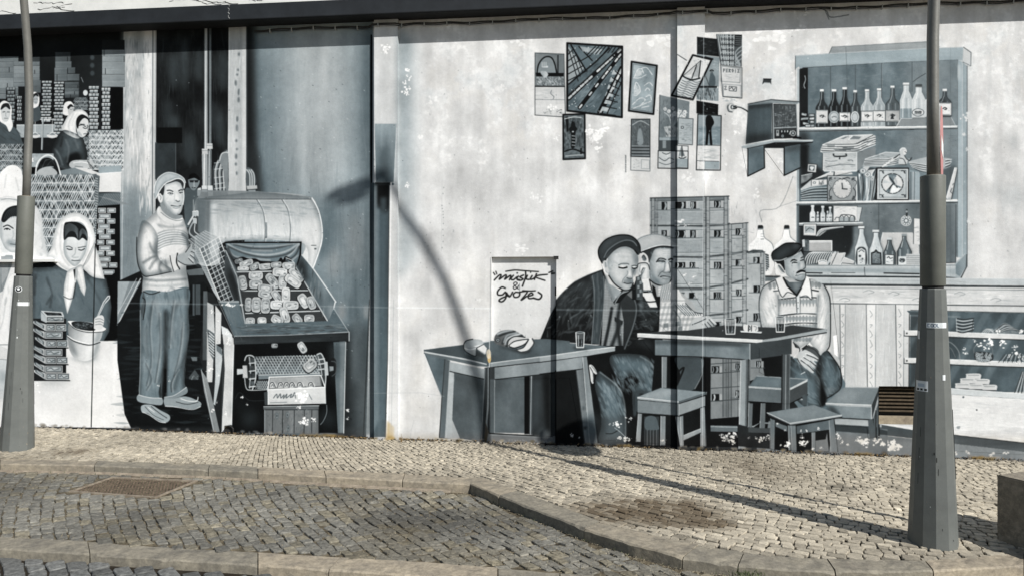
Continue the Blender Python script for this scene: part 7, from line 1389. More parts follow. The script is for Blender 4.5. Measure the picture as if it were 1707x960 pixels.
def simple(name, col, rough=.7, var=.25, sc=6., metal=0., bl=((60,.3,3),), spec=.35, dirt=None, dist=.003, other=None):
    m, nt, bs = mat(name); tc = node(nt,'ShaderNodeTexCoord')
    n = node(nt,'ShaderNodeTexNoise'); n.inputs['Scale'].default_value = sc; n.inputs['Detail'].default_value = 8; n.inputs['Roughness'].default_value = .7
    nt.links.new(tc.outputs['Object'], n.inputs['Vector'])
    r = node(nt,'ShaderNodeValToRGB'); r.color_ramp.elements[0].position = .3; r.color_ramp.elements[1].position = .72
    d = dirt or tuple(c*(1-var*1.4) for c in col)
    r.color_ramp.elements[0].color = (*d,1); r.color_ramp.elements[1].color = (*[min(1,c*(1+var*.5)) for c in col],1)
    nt.links.new(n.outputs[0], r.inputs[0]); out = r.outputs[0]
    if other:                                       # every stone its own mix of two rocks, with dark blotches
        oi = node(nt,'ShaderNodeObjectInfo'); geo = node(nt,'ShaderNodeNewGeometry')
        n3 = node(nt,'ShaderNodeTexNoise'); n3.inputs['Scale'].default_value = 2.6; n3.inputs['Detail'].default_value = 7; n3.inputs['Roughness'].default_value = .7; nt.links.new(geo.outputs['Position'], n3.inputs['Vector'])
        ad = node(nt,'ShaderNodeMath', operation='MULTIPLY_ADD'); ad.inputs[1].default_value = .9; nt.links.new(oi.outputs['Random'], ad.inputs[0]); nt.links.new(n3.outputs[0], ad.inputs[2])
        m3 = node(nt,'ShaderNodeMapRange'); m3.inputs[1].default_value=.6; m3.inputs[2].default_value=1.1; nt.links.new(ad.outputs[0], m3.inputs[0])
        mx = node(nt,'ShaderNodeMix', data_type='RGBA', blend_type='MULTIPLY'); mx.inputs[7].default_value = (*other,1); nt.links.new(m3.outputs[0], mx.inputs[0]); nt.links.new(out, mx.inputs[6]); out = mx.outputs[2]
        n4 = node(nt,'ShaderNodeTexNoise'); n4.inputs['Scale'].default_value = 30; n4.inputs['Detail'].default_value = 6; n4.inputs['Roughness'].default_value = .75; nt.links.new(geo.outputs['Position'], n4.inputs['Vector'])
        m4 = node(nt,'ShaderNodeMapRange'); m4.inputs[1].default_value=.33; m4.inputs[2].default_value=.62; m4.inputs[3].default_value=.62; m4.inputs[4].default_value=1.08; nt.links.new(n4.outputs[0], m4.inputs[0])
        sv = node(nt,'ShaderNodeVectorMath', operation='SCALE'); nt.links.new(out, sv.inputs[0]); nt.links.new(m4.outputs[0], sv.inputs['Scale']); out = sv.outputs[0]
    nt.links.new(out, bs.inputs['Base Color'])
    bs.inputs['Roughness'].default_value = rough; bs.inputs['Metallic'].default_value = metal; bs.inputs['Specular IOR Level'].default_value = spec
    if bl: bump(nt, bs, tc.outputs['Object'], bl, dist)
    return m
def paint_mat():
    m, nt, bs = mat('mural_paint_on_plaster')
    tx = node(nt,'ShaderNodeTexImage', image=CANVAS, interpolation='Cubic', extension='EXTEND'); uv = node(nt,'ShaderNodeUVMap', uv_map='wall')
    nt.links.new(uv.outputs[0], tx.inputs[0])
    uvm = node(nt,'ShaderNodeVectorMath', operation='MULTIPLY'); uvm.inputs[1].default_value = ((S1-S0),(Z1-Z0),1); nt.links.new(uv.outputs[0], uvm.inputs[0])
    n = node(nt,'ShaderNodeTexNoise'); n.inputs['Scale'].default_value = 38; n.inputs['Detail'].default_value = 6; n.inputs['Roughness'].default_value = .7; nt.links.new(uvm.outputs[0], n.inputs['Vector'])
    n2 = node(nt,'ShaderNodeTexNoise'); n2.inputs['Scale'].default_value = 2.2; n2.inputs['Detail'].default_value = 7; n2.inputs['Roughness'].default_value = .68; nt.links.new(uvm.outputs[0], n2.inputs['Vector'])
    mr = node(nt,'ShaderNodeMapRange'); mr.inputs[1].default_value=.3; mr.inputs[2].default_value=.7; mr.inputs[3].default_value=.93; mr.inputs[4].default_value=1.05; nt.links.new(n.outputs[0], mr.inputs[0])
    mr2 = node(nt,'ShaderNodeMapRange'); mr2.inputs[1].default_value=.3; mr2.inputs[2].default_value=.7; mr2.inputs[3].default_value=.86; mr2.inputs[4].default_value=1.08; nt.links.new(n2.outputs[0], mr2.inputs[0])
    mu = node(nt,'ShaderNodeMath', operation='MULTIPLY'); nt.links.new(mr.outputs[0], mu.inputs[0]); nt.links.new(mr2.outputs[0], mu.inputs[1])
    mk = node(nt,'ShaderNodeMath', operation='MULTIPLY'); mk.inputs[1].default_value = PAINT_GAIN; nt.links.new(mu.outputs[0], mk.inputs[0])
    vm = node(nt,'ShaderNodeVectorMath', operation='SCALE'); nt.links.new(tx.outputs[0], vm.inputs[0]); nt.links.new(mk.outputs[0], vm.inputs['Scale'])
    # pits: little chips in the plaster
    vo = node(nt,'ShaderNodeTexVoronoi'); vo.inputs['Scale'].default_value = 5.5; nt.links.new(uvm.outputs[0], vo.inputs['Vector'])
    mp = node(nt,'ShaderNodeMapRange'); mp.inputs[1].default_value=.015; mp.inputs[2].default_value=.045; mp.inputs[3].default_value=.45; mp.inputs[4].default_value=1; nt.links.new(vo.outputs[0], mp.inputs[0])
    v2 = node(nt,'ShaderNodeVectorMath', operation='SCALE'); nt.links.new(vm.outputs[0], v2.inputs[0]); nt.links.new(mp.outputs[0], v2.inputs['Scale'])
    nt.links.new(v2.outputs[0], bs.inputs['Base Color'])
    bs.inputs['Roughness'].default_value = .8; bs.inputs['Specular IOR Level'].default_value = .04
    bump(nt, bs, uvm.outputs[0], ((9,.35,6),(95,.22,4)), .006)
    return m
PAINT_GAIN = 1.02
M_PAINT = paint_mat()
def stone_mat(name, rough=.75, spec=.3, sc=38., lo=.72, hi=1.2):
    m, nt, bs = mat(name); at_ = node(nt,'ShaderNodeAttribute', attribute_name='tone'); geo = node(nt,'ShaderNodeNewGeometry')
    n = node(nt,'ShaderNodeTexNoise'); n.inputs['Scale'].default_value = sc; n.inputs['Detail'].default_value = 6; n.inputs['Roughness'].default_value = .7; nt.links.new(geo.outputs['Position'], n.inputs['Vector'])
    mr = node(nt,'ShaderNodeMapRange'); mr.inputs[1].default_value=.28; mr.inputs[2].default_value=.72; mr.inputs[3].default_value=lo; mr.inputs[4].default_value=hi; nt.links.new(n.outputs[0], mr.inputs[0])
    vm = node(nt,'ShaderNodeVectorMath', operation='SCALE'); nt.links.new(at_.outputs['Color'], vm.inputs[0]); nt.links.new(mr.outputs[0], vm.inputs['Scale'])
    nt.links.new(vm.outputs[0], bs.inputs['Base Color']); bs.inputs['Roughness'].default_value = rough; bs.inputs['Specular IOR Level'].default_value = spec
    bump(nt, bs, geo.outputs['Position'], ((32,.8,6),(160,.5,3)), .006)
    return m
M_COB = stone_mat('limestone_cobble'); M_SETT = stone_mat('granite_sett', .7, .35, 34., .34, 1.6)
M_KERB = simple('kerb_limestone', (.36,.305,.225), .85, .4, 7, other=(.70,.74,.78), dirt=(.20,.175,.14), bl=((12,.4,6),(90,.4,3)), dist=.006)
M_DUST = simple('joint_dust', (.15,.125,.085), .95, .7, 14, bl=((90,.9,4),), spec=.1, dirt=(.018,.016,.013), dist=.006)
M_SOIL = simple('joint_soil', (.034,.028,.021), .95, .5, 8, bl=((50,.6,4),), spec=.1)
M_WHITE = simple('old_white_wall_paint', (.72,.72,.70), .8, .07, 3, bl=((20,.3,6),), dirt=(.55,.56,.55))
M_BLACK = simple('black_eave_paint', (.016,.019,.023), .6, .35, 4, bl=((30,.3,5),))
M_SOFF = simple('black_soffit_paint', (.008,.009,.010), .8, .2, 4)
M_PLAST = simple('plain_plaster', (.42,.43,.42), .8, .15, 4)
M_POST = simple('grey_green_post_paint', (.125,.133,.127), .5, .16, 5, bl=((90,.25,3),), spec=.35)
M_POST2 = simple('grey_post_sleeve_paint', (.118,.123,.108), .55, .14, 7, bl=((70,.25,3),), spec=.35)
M_PIPE = simple('galvanised_lamp_pipe', (.16,.158,.145), .45, .12, 14, metal=.25, spec=.5)
M_DARK = simple('dark_gap', (.02,.02,.02), .8, .1)
M_RUST = simple('rusty_cast_iron', (.17,.125,.09), .85, .5, 22, bl=((40,.8,5),), dirt=(.045,.034,.027), spec=.15)
M_FRAME = simple('worn_iron_frame', (.27,.23,.18), .8, .4, 14, dirt=(.12,.095,.07))
M_CONC = simple('beige_concrete', (.36,.315,.25), .88, .3, 9, bl=((14,.5,6),(120,.6,3)), other=(.78,.78,.78), dist=.006)
M_LOUV = simple('brown_louvre', (.085,.062,.038), .85, .5, 24, dirt=(.025,.019,.012))
M_SAND = simple('sandy_sill', (.33,.28,.20), .9, .4, 12, dirt=(.16,.13,.10))
M_RED = simple('faded_red_sign', (.40,.17,.165), .55, .08, 9, bl=None)
M_SIGNW = simple('sign_white', (.72,.72,.70), .45, .05, 9, bl=None)
M_ALU = simple('sign_aluminium', (.50,.50,.48), .45, .2, 30, metal=.2)
M_CABLE = simple('black_cable', (.03,.03,.03), .6, .2)
M_STICK = simple('paper_sticker', (.66,.69,.70), .6, .08, 20, bl=None)
M_INKB = simple('blue_ink', (.05,.09,.15), .6, .1, bl=None)
M_INK = simple('black_ink', (.02,.02,.022), .6, .1, bl=None)
M_GLASS = simple('lamp_lens', (.7,.72,.72), .2, .05, bl=None)
M_STRAW = simple('dry_litter', (.22,.15,.07), .9, .5, 40, bl=None)
M_WEED = simple('green_weed', (.07,.09,.035), .8, .3, 40, bl=None)

# ---------------------------------------------------------------- object helpers
C = scene.collection
def tag(o, label=None, cat_=None, group=None, kind=None):
    if label: o['label'] = label
    if cat_: o['category'] = cat_
    if group: o['group'] = group
    if kind: o['kind'] = kind
    return o
def thing(name, loc, label, cat_, group=None):
    o = bpy.data.objects.new(name, None); C.objects.link(o); o.location = loc; o.empty_display_size = .2
    return tag(o, label, cat_, group)
def mesh(name, verts, faces, m, parent=None, uv=None, tone=None, smooth=False):
    """verts in world coordinates; moved into the parent's frame"""
    me = bpy.data.meshes.new(name); off = Vector(parent_loc(parent)) if parent else Vector((0,0,0))
    me.from_pydata([tuple(Vector(v)-off) for v in verts], [], faces); me.materials.append(m)
    if uv is not None:
        l = me.uv_layers.new(name='wall')
        for lp in me.loops: l.data[lp.index].uv = uv[lp.vertex_index]
    if tone is not None:
        ca = me.color_attributes.new('tone','FLOAT_COLOR','POINT')
        ca.data.foreach_set('color', np.array([(*t,1) for t in tone],np.float32).ravel())
    if smooth: me.polygons.foreach_set('use_smooth',[True]*len(me.polygons))
    me.update(); o = bpy.data.objects.new(name, me); C.objects.link(o)
    if parent: o.parent = parent
    return o
def parent_loc(p):
    v = Vector((0,0,0))
    while p: v += p.location; p = p.parent
    return v
def box(a, b): 
    (x0,y0,z0),(x1,y1,z1) = a,b
    return [Vector(p) for p in ((x0,y0,z0),(x1,y0,z0),(x1,y1,z0),(x0,y1,z0),(x0,y0,z1),(x1,y0,z1),(x1,y1,z1),(x0,y1,z1))], [(0,3,2,1),(4,5,6,7),(0,1,5,4),(1,2,6,5),(2,3,7,6),(3,0,4,7)]
def prism(o, ex, ey, ez):
    v = [o, o+ex, o+ex+ey, o+ey, o+ez, o+ex+ez, o+ex+ey+ez, o+ey+ez]
    return v, [(0,3,2,1),(4,5,6,7),(0,1,5,4),(1,2,6,5),(2,3,7,6),(3,0,4,7)]
def tube(path, rad, n=12, cap=True):
    V=[];F=[]; pts=[Vector(p) for p in path]
    rad = rad if isinstance(rad,(list,tuple)) else [rad]*len(pts)
    up = Vector((1,0,.01)) if abs((pts[-1]-pts[0]).normalized().x)<.9 else Vector((0,0,1))
    for i,p in enumerate(pts):
        d = (pts[min(i+1,len(pts)-1)]-pts[max(i-1,0)]).normalized(); a = d.cross(up).normalized(); b = a.cross(d)
        for k in range(n): t = 2*math.pi*k/n; V.append(p+(a*math.cos(t)+b*math.sin(t))*rad[i])
    for i in range(len(pts)-1):
        for k in range(n): F.append((i*n+k, i*n+(k+1)%n, (i+1)*n+(k+1)%n, (i+1)*n+k))
    if cap: F.append(tuple(range(n))[::-1]); F.append(tuple((len(pts)-1)*n+k for k in range(n)))
    return V,F
def join(*parts):
    V=[];F=[]
    for v,f in parts:
        b=len(V); V+=list(v); F+=[tuple(i+b for i in q) for q in f]
    return V,F
def bevel(o, w=.006, seg=2):
    m = o.modifiers.new('bevel','BEVEL'); m.width = w; m.segments = seg; m.limit_method = 'ANGLE'; return o

# ---------------------------------------------------------------- the painted building
bld = thing('painted_building', (0,7.69,0), 'long plastered building with grey mural, white painted upper wall and black eave', 'building')
def s_of(px, off=0.): return (wpt(px,480,off)-WO).dot(WU)
def z_of(px, py, off=0.): return wpt(px,py,off).z
def canvas_uv(p):                                  # where a point on a raised or sunk face meets the painted picture
    d = p-Vector((0,0,EYE)); t = (7.69)/(d.y+WA*d.x); return wuv(Vector((0,0,EYE))+d*t)
DX0, DX1 = s_of(819.5), s_of(927.5); DZ0, DZ1 = z_of(870,737.5), z_of(870,428.3)
VX0, VX1 = s_of(1465), s_of(1584); VZ0, VZ1 = z_of(1500,707), z_of(1500,643.5)
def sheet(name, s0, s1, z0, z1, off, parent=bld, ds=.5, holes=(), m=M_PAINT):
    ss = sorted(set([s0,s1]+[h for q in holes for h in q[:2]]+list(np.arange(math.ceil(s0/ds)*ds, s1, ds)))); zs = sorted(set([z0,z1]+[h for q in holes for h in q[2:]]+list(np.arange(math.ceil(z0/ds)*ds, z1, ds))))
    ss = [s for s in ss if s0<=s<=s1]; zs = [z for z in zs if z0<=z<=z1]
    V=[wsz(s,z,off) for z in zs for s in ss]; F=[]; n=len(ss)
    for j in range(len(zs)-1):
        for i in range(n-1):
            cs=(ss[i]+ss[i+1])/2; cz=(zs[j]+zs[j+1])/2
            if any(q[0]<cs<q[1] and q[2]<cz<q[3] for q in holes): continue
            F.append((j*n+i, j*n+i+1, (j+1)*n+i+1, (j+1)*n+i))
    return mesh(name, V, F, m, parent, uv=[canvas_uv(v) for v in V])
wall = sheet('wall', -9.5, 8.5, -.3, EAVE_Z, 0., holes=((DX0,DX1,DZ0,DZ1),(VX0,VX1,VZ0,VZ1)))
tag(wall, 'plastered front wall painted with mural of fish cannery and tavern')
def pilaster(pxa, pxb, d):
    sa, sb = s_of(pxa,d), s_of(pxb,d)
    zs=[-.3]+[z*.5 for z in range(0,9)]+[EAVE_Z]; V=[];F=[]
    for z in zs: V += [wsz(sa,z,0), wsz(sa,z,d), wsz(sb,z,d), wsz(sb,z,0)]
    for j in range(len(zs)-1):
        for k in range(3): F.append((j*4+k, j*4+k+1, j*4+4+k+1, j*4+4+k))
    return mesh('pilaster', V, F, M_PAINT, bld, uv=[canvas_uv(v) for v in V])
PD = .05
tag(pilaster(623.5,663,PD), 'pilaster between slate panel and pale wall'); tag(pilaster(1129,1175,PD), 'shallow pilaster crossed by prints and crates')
# sunk metal door
DD = -.05
door = sheet('door', s_of(819.5,0)-.0, s_of(927.5,0)+.0, DZ0, DZ1, DD, ds=.25); tag(door, 'sunk metal door with two painters\' signatures')
def ring(s0,s1,z0,z1,d,name,m,par):
    P_=[(s0,z0),(s1,z0),(s1,z1),(s0,z1)]; V=[wsz(s,z,0) for s,z in P_]+[wsz(s,z,d) for s,z in P_]
    F=[(k,k+4,(k+1)%4+4,(k+1)%4) for k in range(4)]
    return mesh(name, V, F, m, par, uv=[canvas_uv(v) for v in V])
ring(DX0,DX1,DZ0,DZ1,DD,'door_reveal',M_PAINT,bld)
for a_,b_,c_,d_,e_ in ((wsz(DX1-.028,DZ1-.028,-.012),.05,.014,.034,'hinge'),(wsz(DX1-.016,(DZ0+DZ1)/2-.3,-.046),.014,.02,.09,'hinge'),(wsz(DX1-.016,DZ1-.4,-.046),.014,.02,.09,'hinge')):
    v_,f_ = prism(a_, WU*b_, WN*c_, Vector((0,0,d_))); mesh(e_, v_, f_, M_DARK, door)
# vent opening with louvres
ring(VX0,VX1,VZ0,VZ1,-.10,'vent_reveal',M_PLAST,bld)
V=[wsz(s,z,-.1) for s,z in ((VX0,VZ0),(VX1,VZ0),(VX1,VZ1),(VX0,VZ1))]
vent = mesh('vent', V, [(0,1,2,3)], M_DARK, bld); vent['label'] = 'brown louvred vent opening half hidden by the street lamp'
zt = VZ1-.006; n_l = 7; lh = (VZ1-VZ0)*.68/n_l
for k in range(n_l):
    z = zt-k*lh; v_,f_ = prism(wsz(VX0+.004,z-lh*.9,-.075+.03), WU*(VX1-VX0-.008), WN*(-.045)+Vector((0,0,lh*.55)), Vector((0,0,.007)))
    o = mesh('louvre', v_, f_, M_LOUV, vent)
v_,f_ = prism(wsz(VX0+.002,VZ0-.001,-.098), WU*(VX1-VX0-.004), WN*.085, Vector((0,0,(VZ1-VZ0)*.2))); mesh('sill', v_, f_, M_SAND, vent)
# ledge added in the left bay so its shadow makes the dark strip
v_,f_ = prism(wsz(-9,z_of(50,437),0), WU*(s_of(97)+9), WN*.05, Vector((0,0,.028))); mesh('shadow_ledge', v_, f_, M_WHITE, bld)
# eave and parapet
EV=.205; EH=.165
v_,f_ = prism(wsz(-9.5,EAVE_Z,-.15), WU*18, WN*(EV+.15), Vector((0,0,EH))); bevel(mesh('eave', v_, f_, M_BLACK, bld), .008)
v_,f_ = prism(wsz(-9.5,EAVE_Z-.004,-.14), WU*18, WN*(EV+.13), Vector((0,0,.0035))); mesh('soffit', v_, f_, M_SOFF, bld)
v_,f_ = prism(wsz(-9.5,EAVE_Z+EH,-.15), WU*18, WN*(EV+.135), Vector((0,0,1.5))); mesh('parapet', v_, f_, M_WHITE, bld)
def strip3(pts, w_, off, name, m, par):                     # ragged fine cracks standing on a wall face
    V=[];F=[]
    for i,(s,z) in enumerate(pts):
        a=(random.uniform(.4,1))*w_; V += [wsz(s-a*.5,z-a*.5,off), wsz(s+a*.5,z+a*.5,off)]
    for i in range(len(pts)-1): F.append((2*i,2*i+1,2*i+3,2*i+2))
    return mesh(name,V,F,m,par)
for k in range(16):
    x = random.uniform(-6.9,-1.7); z = EAVE_Z+EH+random.uniform(.02,.17); pts=[(x,z)]
    for _ in range(random.randint(4,12)): x += random.uniform(.01,.05); z += random.uniform(-.016,.014); pts.append((x,max(z,EAVE_Z+EH+.008)))
    strip3(pts, .006, EV-.0125, 'crack', M_DARK, bld)
strip3([(s_of(397)+.01*math.sin(i*2.3),EAVE_Z+.16-i*.016) for i in range(10)], .005, EV+.0025, 'crack', M_PLAST, bld)
# side and back of the building, so that it stays solid from elsewhere
v_,f_ = prism(wsz(-9.5,-.3,-6), WU*18, WN*5.8, Vector((0,0,6.2))); mesh('rear_wall', v_, f_, M_PLAST, bld)
# drain hole low in the wall
c0 = wpt(383,716)
v_,f_ = tube([c0-WN*.04,c0+WN*.03],.05,10,False); o = mesh('drain_outlet', v_, f_, M_DARK, bld); 
v_,f_ = tube([c0-WN*.01,c0+WN*.0015],.045,10,True); mesh('drain_mouth', v_, f_, M_DARK, bld)
# films of paint: every painted figure is a part of its own, lying on the plaster
def clip_half(poly, a, b, c):                          # keep a*x+b*y<=c
    out=[]
    for i in range(len(poly)):
        p,q=poly[i],poly[(i+1)%len(poly)]; fp=a*p[0]+b*p[1]-c; fq=a*q[0]+b*q[1]-c
        if fp<=0: out.append(p)
        if (fp<0<fq) or (fq<0<fp):
            t=fp/(fp-fq); out.append((p[0]+(q[0]-p[0])*t,p[1]+(q[1]-p[1])*t))
    return out
def rect_clip(poly,x0,x1,y0,y1):
    for a in ((-1,0,-x0),(1,0,x1),(0,-1,-y0),(0,1,y1)):
        poly=clip_half(poly,*a)
        if len(poly)<3: return []
    return poly
CELLS=[(-400,622,-99,999,0),(623.5,662.8,-99,999,PD),(664,819.4,-99,999,0),(819.6,927.3,-99,428.2,0),(820.5,926.5,430,734,DD),(927.6,1119,-99,999,0),(1119,1128.9,-99,999,0),(1129.3,1174.6,-99,999,PD),(1176,1464.9,-99,999,0),(1465,1584,-99,643,0),(1584.2,2100,-99,999,0)]
for i,(nm,poly,lab,_p) in enumerate(FILMS):
    bm = bmesh.new()
    uvl = bm.loops.layers.uv.new('wall')
    for (x0,x1,y0,y1,off) in CELLS:
        q = rect_clip(poly,x0,x1,y0,y1)
        if len(q)<3: continue
        vs=[]
        for p in q:
            v = wpt(p[0],p[1],off+.0004+.00004*i)
            if not vs or (v-vs[-1]).length>1e-4: vs.append(v)
        if len(vs)>2 and (vs[0]-vs[-1]).length<1e-4: vs.pop()
        if len(vs)<3: continue
        try:
            f = bm.faces.new([bm.verts.new(v-Vector(bld.location)) for v in vs]); f.normal_update()
            if f.normal.dot(WN)<0: f.normal_flip()
            bmesh.ops.triangulate(bm, faces=[f])
        except ValueError: pass
    for f in bm.faces:
        for l in f.loops: l[uvl].uv = canvas_uv(l.vert.co+Vector(bld.location))
    me = bpy.data.meshes.new(nm); bm.to_mesh(me); bm.free(); me.materials.append(M_PAINT)
    o = bpy.data.objects.new(nm, me); C.objects.link(o); o.parent = bld
    if lab: o['label'] = lab

# cable under the eave
cab = thing('wall_cable', wsz(0,EAVE_Z-.05,.02), 'black cable clipped along wall just under the eave', 'cable')
pts=[]; s=s_of(425)
while s<6.2:
    o_=.022+(PD if (s_of(620)<s<s_of(666) or s_of(1126)<s<s_of(1178)) else 0)
    pts.append(wsz(s, EAVE_Z-.052+.006*math.sin(s*5)+.004*math.sin(s*17), o_)); s+=.06
v_,f_=tube(pts,.008,6); mesh('cable_run', v_, f_, M_CABLE, cab)
pts2=[p+Vector((0,0,-.016+.004*math.sin(i*.9))) for i,p in enumerate(pts)]; v_,f_=tube(pts2,.0045,5); mesh('cable_run', v_, f_, M_CABLE, cab)
for i in range(3,len(pts),4):
    p=pts[i]; v_,f_=prism(p+Vector((0,0,-.03))-WU*.004-WN*.02, WU*.009, WN*.032, Vector((0,0,.042))); mesh('clip', v_, f_, M_PLAST, cab)

# ---------------------------------------------------------------- street: ground, kerbs, paving
def flat(name, pts, m, dz, kind='structure'):
    V=[Vector((x,y,zg(x)+dz)) for x,y in pts]; o=mesh(name,V,[tuple(range(len(V)))],m); tag(o,kind=kind); return o
def kpath(rows, dz):
    fr=[gpt(a,b,dz) for (a,b),_ in rows]; bk=[gpt(a,b,dz) for _,(a,b) in rows]; return fr,bk
K1=[((-900,757),(-900,749)),((-250,768),(-250,759)),((0,771.8),(0,763)),((157,774.5),(163,766.5)),((347,782),(350,772.7)),((430,786.5),(430,777)),((543.6,793.5),(540,782.5)),((671,800),(675,788.2)),((783.5,805.7),(803,796)),((831.5,825.8),(863,817)),((900,853),(933,843)),((973.8,881.2),(1001.5,868.6)),((1052,906.4),(1085,890)),((1137.5,928),(1165,907)),((1230,941),(1240,919)),((1310,948),(1305,925.5)),((1393,951.7),(1378,930)),((1475,952.5),(1460,933)),((1556,951),(1541.5,933.8)),((1640,947),(1628,928.5)),((1707,942.7),(1707,920)),((1850,930),(1850,905)),((2300,900),(2300,880))]
K1J=[0,1,2,3,4,5,6,7,8,9,11,13,14,16,18,20,21,22]
K2=[((-900,880),(-900,868)),((-250,905),(-250,888)),((0,914.7),(0,894.3)),((150,923),(146,901.6)),((278,931),(291,911.8)),((430,940),(430,919)),((547.7,949.3),(568,927.6)),((701,959.6),(720,937)),((830,968),(830,945.3)),((933,975),(933.5,954.3)),((1027,982),(1027,960)),((1200,992),(1200,969)),((1400,1000),(1400,978)),((1800,1003),(1800,983)),((2300,990),(2300,972))]
K2J=[0,1,3,5,6,8,9,11,12,13,14]
BAY=-.07; NEAR=-.12
k1f,k1b = kpath(K1,0); k2f,k2b = kpath(K2,BAY)
def yx(line):
    xs=[p.x for p in line]; ys=[p.y for p in line]
    o=sorted(zip(xs,ys)); xs=[a for a,_ in o]; ys=[b for _,b in o]
    return lambda x: float(np.interp(x,xs,ys))
F1,B1,F2,B2=yx(k1f),yx(k1b),yx(k2f),yx(k2b)
def kerb(rows, fr, bk, joints, dz, drop, label):
    # kerbs are fixed in the street, one stone each between two joints
    root = bpy.data.objects.new('kerb', None); C.objects.link(root); root.location = fr[len(fr)//2]; tag(root, label, kind='structure')
    for a,b in zip(joints[:-1],joints[1:]):
        f=[fr[i].copy() for i in range(a,b+1)]; k=[bk[i].copy() for i in range(a,b+1)]
        g=.0035; d=(f[1]-f[0]).normalized()*g; f[0]+=d; k[0]+=d; d=(f[-1]-f[-2]).normalized()*g; f[-1]-=d; k[-1]-=d
        h=random.uniform(-.003,.004)
        L_=sum((f[q+1]-f[q]).length for q in range(len(f)-1)); m_=max(3,int(min(L_,4)/.045)); ff=[];kk_=[]
        for q in range(m_+1):
            d_=L_*q/m_; r=0
            while r<len(f)-2 and d_>(f[r+1]-f[r]).length: d_-=(f[r+1]-f[r]).length; r+=1
            u=min(1,d_/max((f[r+1]-f[r]).length,1e-6)); ff.append(f[r].lerp(f[r+1],u)); kk_.append(k[r].lerp(k[r+1],u))
        f,k=ff,kk_; n=len(f); V=[];F=[]; j_=lambda a: random.uniform(-a,a)
        for q_,(p,q) in enumerate(zip(f,k)):
            c_=random.uniform(.007,.012); 
            if random.random()<.04 or q_ in (0,n-1): c_+=random.uniform(.002,.011)
            e=(q-p).normalized(); wv=.0022*math.sin(q_*.31+a)
            V += [Vector((p.x,p.y,p.z-drop)), Vector((p.x,p.y,p.z-c_+h))+e*(j_(.0012)+wv), p+e*(c_+wv)+Vector((0,0,h+j_(.0012))), p+(q-p)*.35+Vector((0,0,h+j_(.003))), p+(q-p)*.7+Vector((0,0,h+j_(.003))), q-e*.008+Vector((0,0,h+j_(.002))), Vector((q.x,q.y,q.z-.012+h))+e*j_(.004), Vector((q.x,q.y,q.z-drop))]
        for i in range(n-1):
            for j in range(7): F.append((i*8+j,i*8+j+1,(i+1)*8+j+1,(i+1)*8+j))
        F.append(tuple(range(8))[::-1]); F.append(tuple((n-1)*8+j for j in range(8)))
        mesh('kerb_stone', V, F, M_KERB, root)
kerb(K1,k1f,k1b,K1J,0,.2,'raised pale kerb curving out round the pavement'); kerb(K2,k2f,k2b,K2J,BAY,.2,'flush pale kerb between parking bay and road')
def region_mesh(name, top, bot, dz, m):
    xs=np.linspace(-8,8.5,67); V=[];F=[]
    for x in xs: V += [Vector((x,bot(x),zg(x)+dz)), Vector((x,top(x),zg(x)+dz))]
    for i in range(len(xs)-1): F.append((2*i,2*i+2,2*i+3,2*i+1))
    return tag(mesh(name,V,F,m),kind='structure')
wallY=lambda x: 7.69-WA*x
pave = region_mesh('pavement', lambda x: wallY(x)+.3, lambda x:(F1(x)+B1(x))/2, -.016, M_SOIL)
bay = region_mesh('parking_bay', lambda x:(F1(x)+B1(x))/2, lambda x:(F2(x)+B2(x))/2, BAY-.009, M_DUST)
road = region_mesh('road', lambda x:(F2(x)+B2(x))/2, lambda x:-3., NEAR-.014, M_SOIL)
gr = mesh('ground', [Vector(p) for p in ((-80,-80,-.5),(80,-80,-.5),(80,60,-.5),(-80,60,-.5))], [(0,1,2,3)], M_CONC); tag(gr,kind='structure')
GC=[gpt(187,794,BAY),gpt(330,800,BAY),gpt(258,829,BAY),gpt(114,818.5,BAY)]
def in_grate(x,y):
    c=0
    for i in range(4):
        a,b=GC[i],GC[(i+1)%4]; cr=(b.x-a.x)*(y-a.y)-(b.y-a.y)*(x-a.x); c += 1 if cr<.03 else 0
    return c==4
def blob(x,y,px,py,rx,ry,dz=0.):
    c=gpt(px,py,dz); e=gpt(px+rx,py,dz); f=gpt(px,py+ry,dz)
    return max(0.,1-math.hypot((x-c.x)/max(abs(e.x-c.x),.01),(y-c.y)/max(abs(f.y-c.y),.01)))
nz=np.random.default_rng(5); NG=nz.random((200,200))
def ns(x,y,s=1.):
    x=x*s+50; y=y*s+50; i=int(x)%198; j=int(y)%198; a=x-int(x); b=y-int(y); a=a*a*(3-2*a); b=b*b*(3-2*b)
    return (NG[j,i]*(1-a)+NG[j,i+1]*a)*(1-b)+(NG[j+1,i]*(1-a)+NG[j+1,i+1]*a)*b
def col_pave(x,y):
    v=random.gauss(1,.15); base=[.415*v,.37*v,.292*v]
    if random.random()<.10: base=[b*.78 for b in base]
    if random.random()<.05: base=[b*1.12 for b in base]
    m=min(1,max(0,blob(x,y,1080,852,170,40)*2.6-.8*ns(x,y,6)+.1))
    m=max(m,min(1,blob(x,y,1190,872,60,18)*1.3*(.5+ns(x,y,7))), min(1,blob(x,y,120,752,60,9)*1.4*ns(x,y,8)), .7*max(0,ns(x,y,.9)-.66)*2)
    m=min(1,m*random.uniform(.65,1.5)); st=(.085,.060,.034); base=[b*(1-m*.88)+s*m*.88 for b,s in zip(base,st)]
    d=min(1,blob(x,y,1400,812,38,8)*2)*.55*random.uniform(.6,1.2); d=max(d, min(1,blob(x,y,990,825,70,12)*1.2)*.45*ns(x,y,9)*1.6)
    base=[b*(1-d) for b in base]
    g=.8+.28*ns(x,y,1.3); e=min(1,max(0,(y-B1(x))/.25)); g*=.82+.18*e
    return [b*g for b in base]
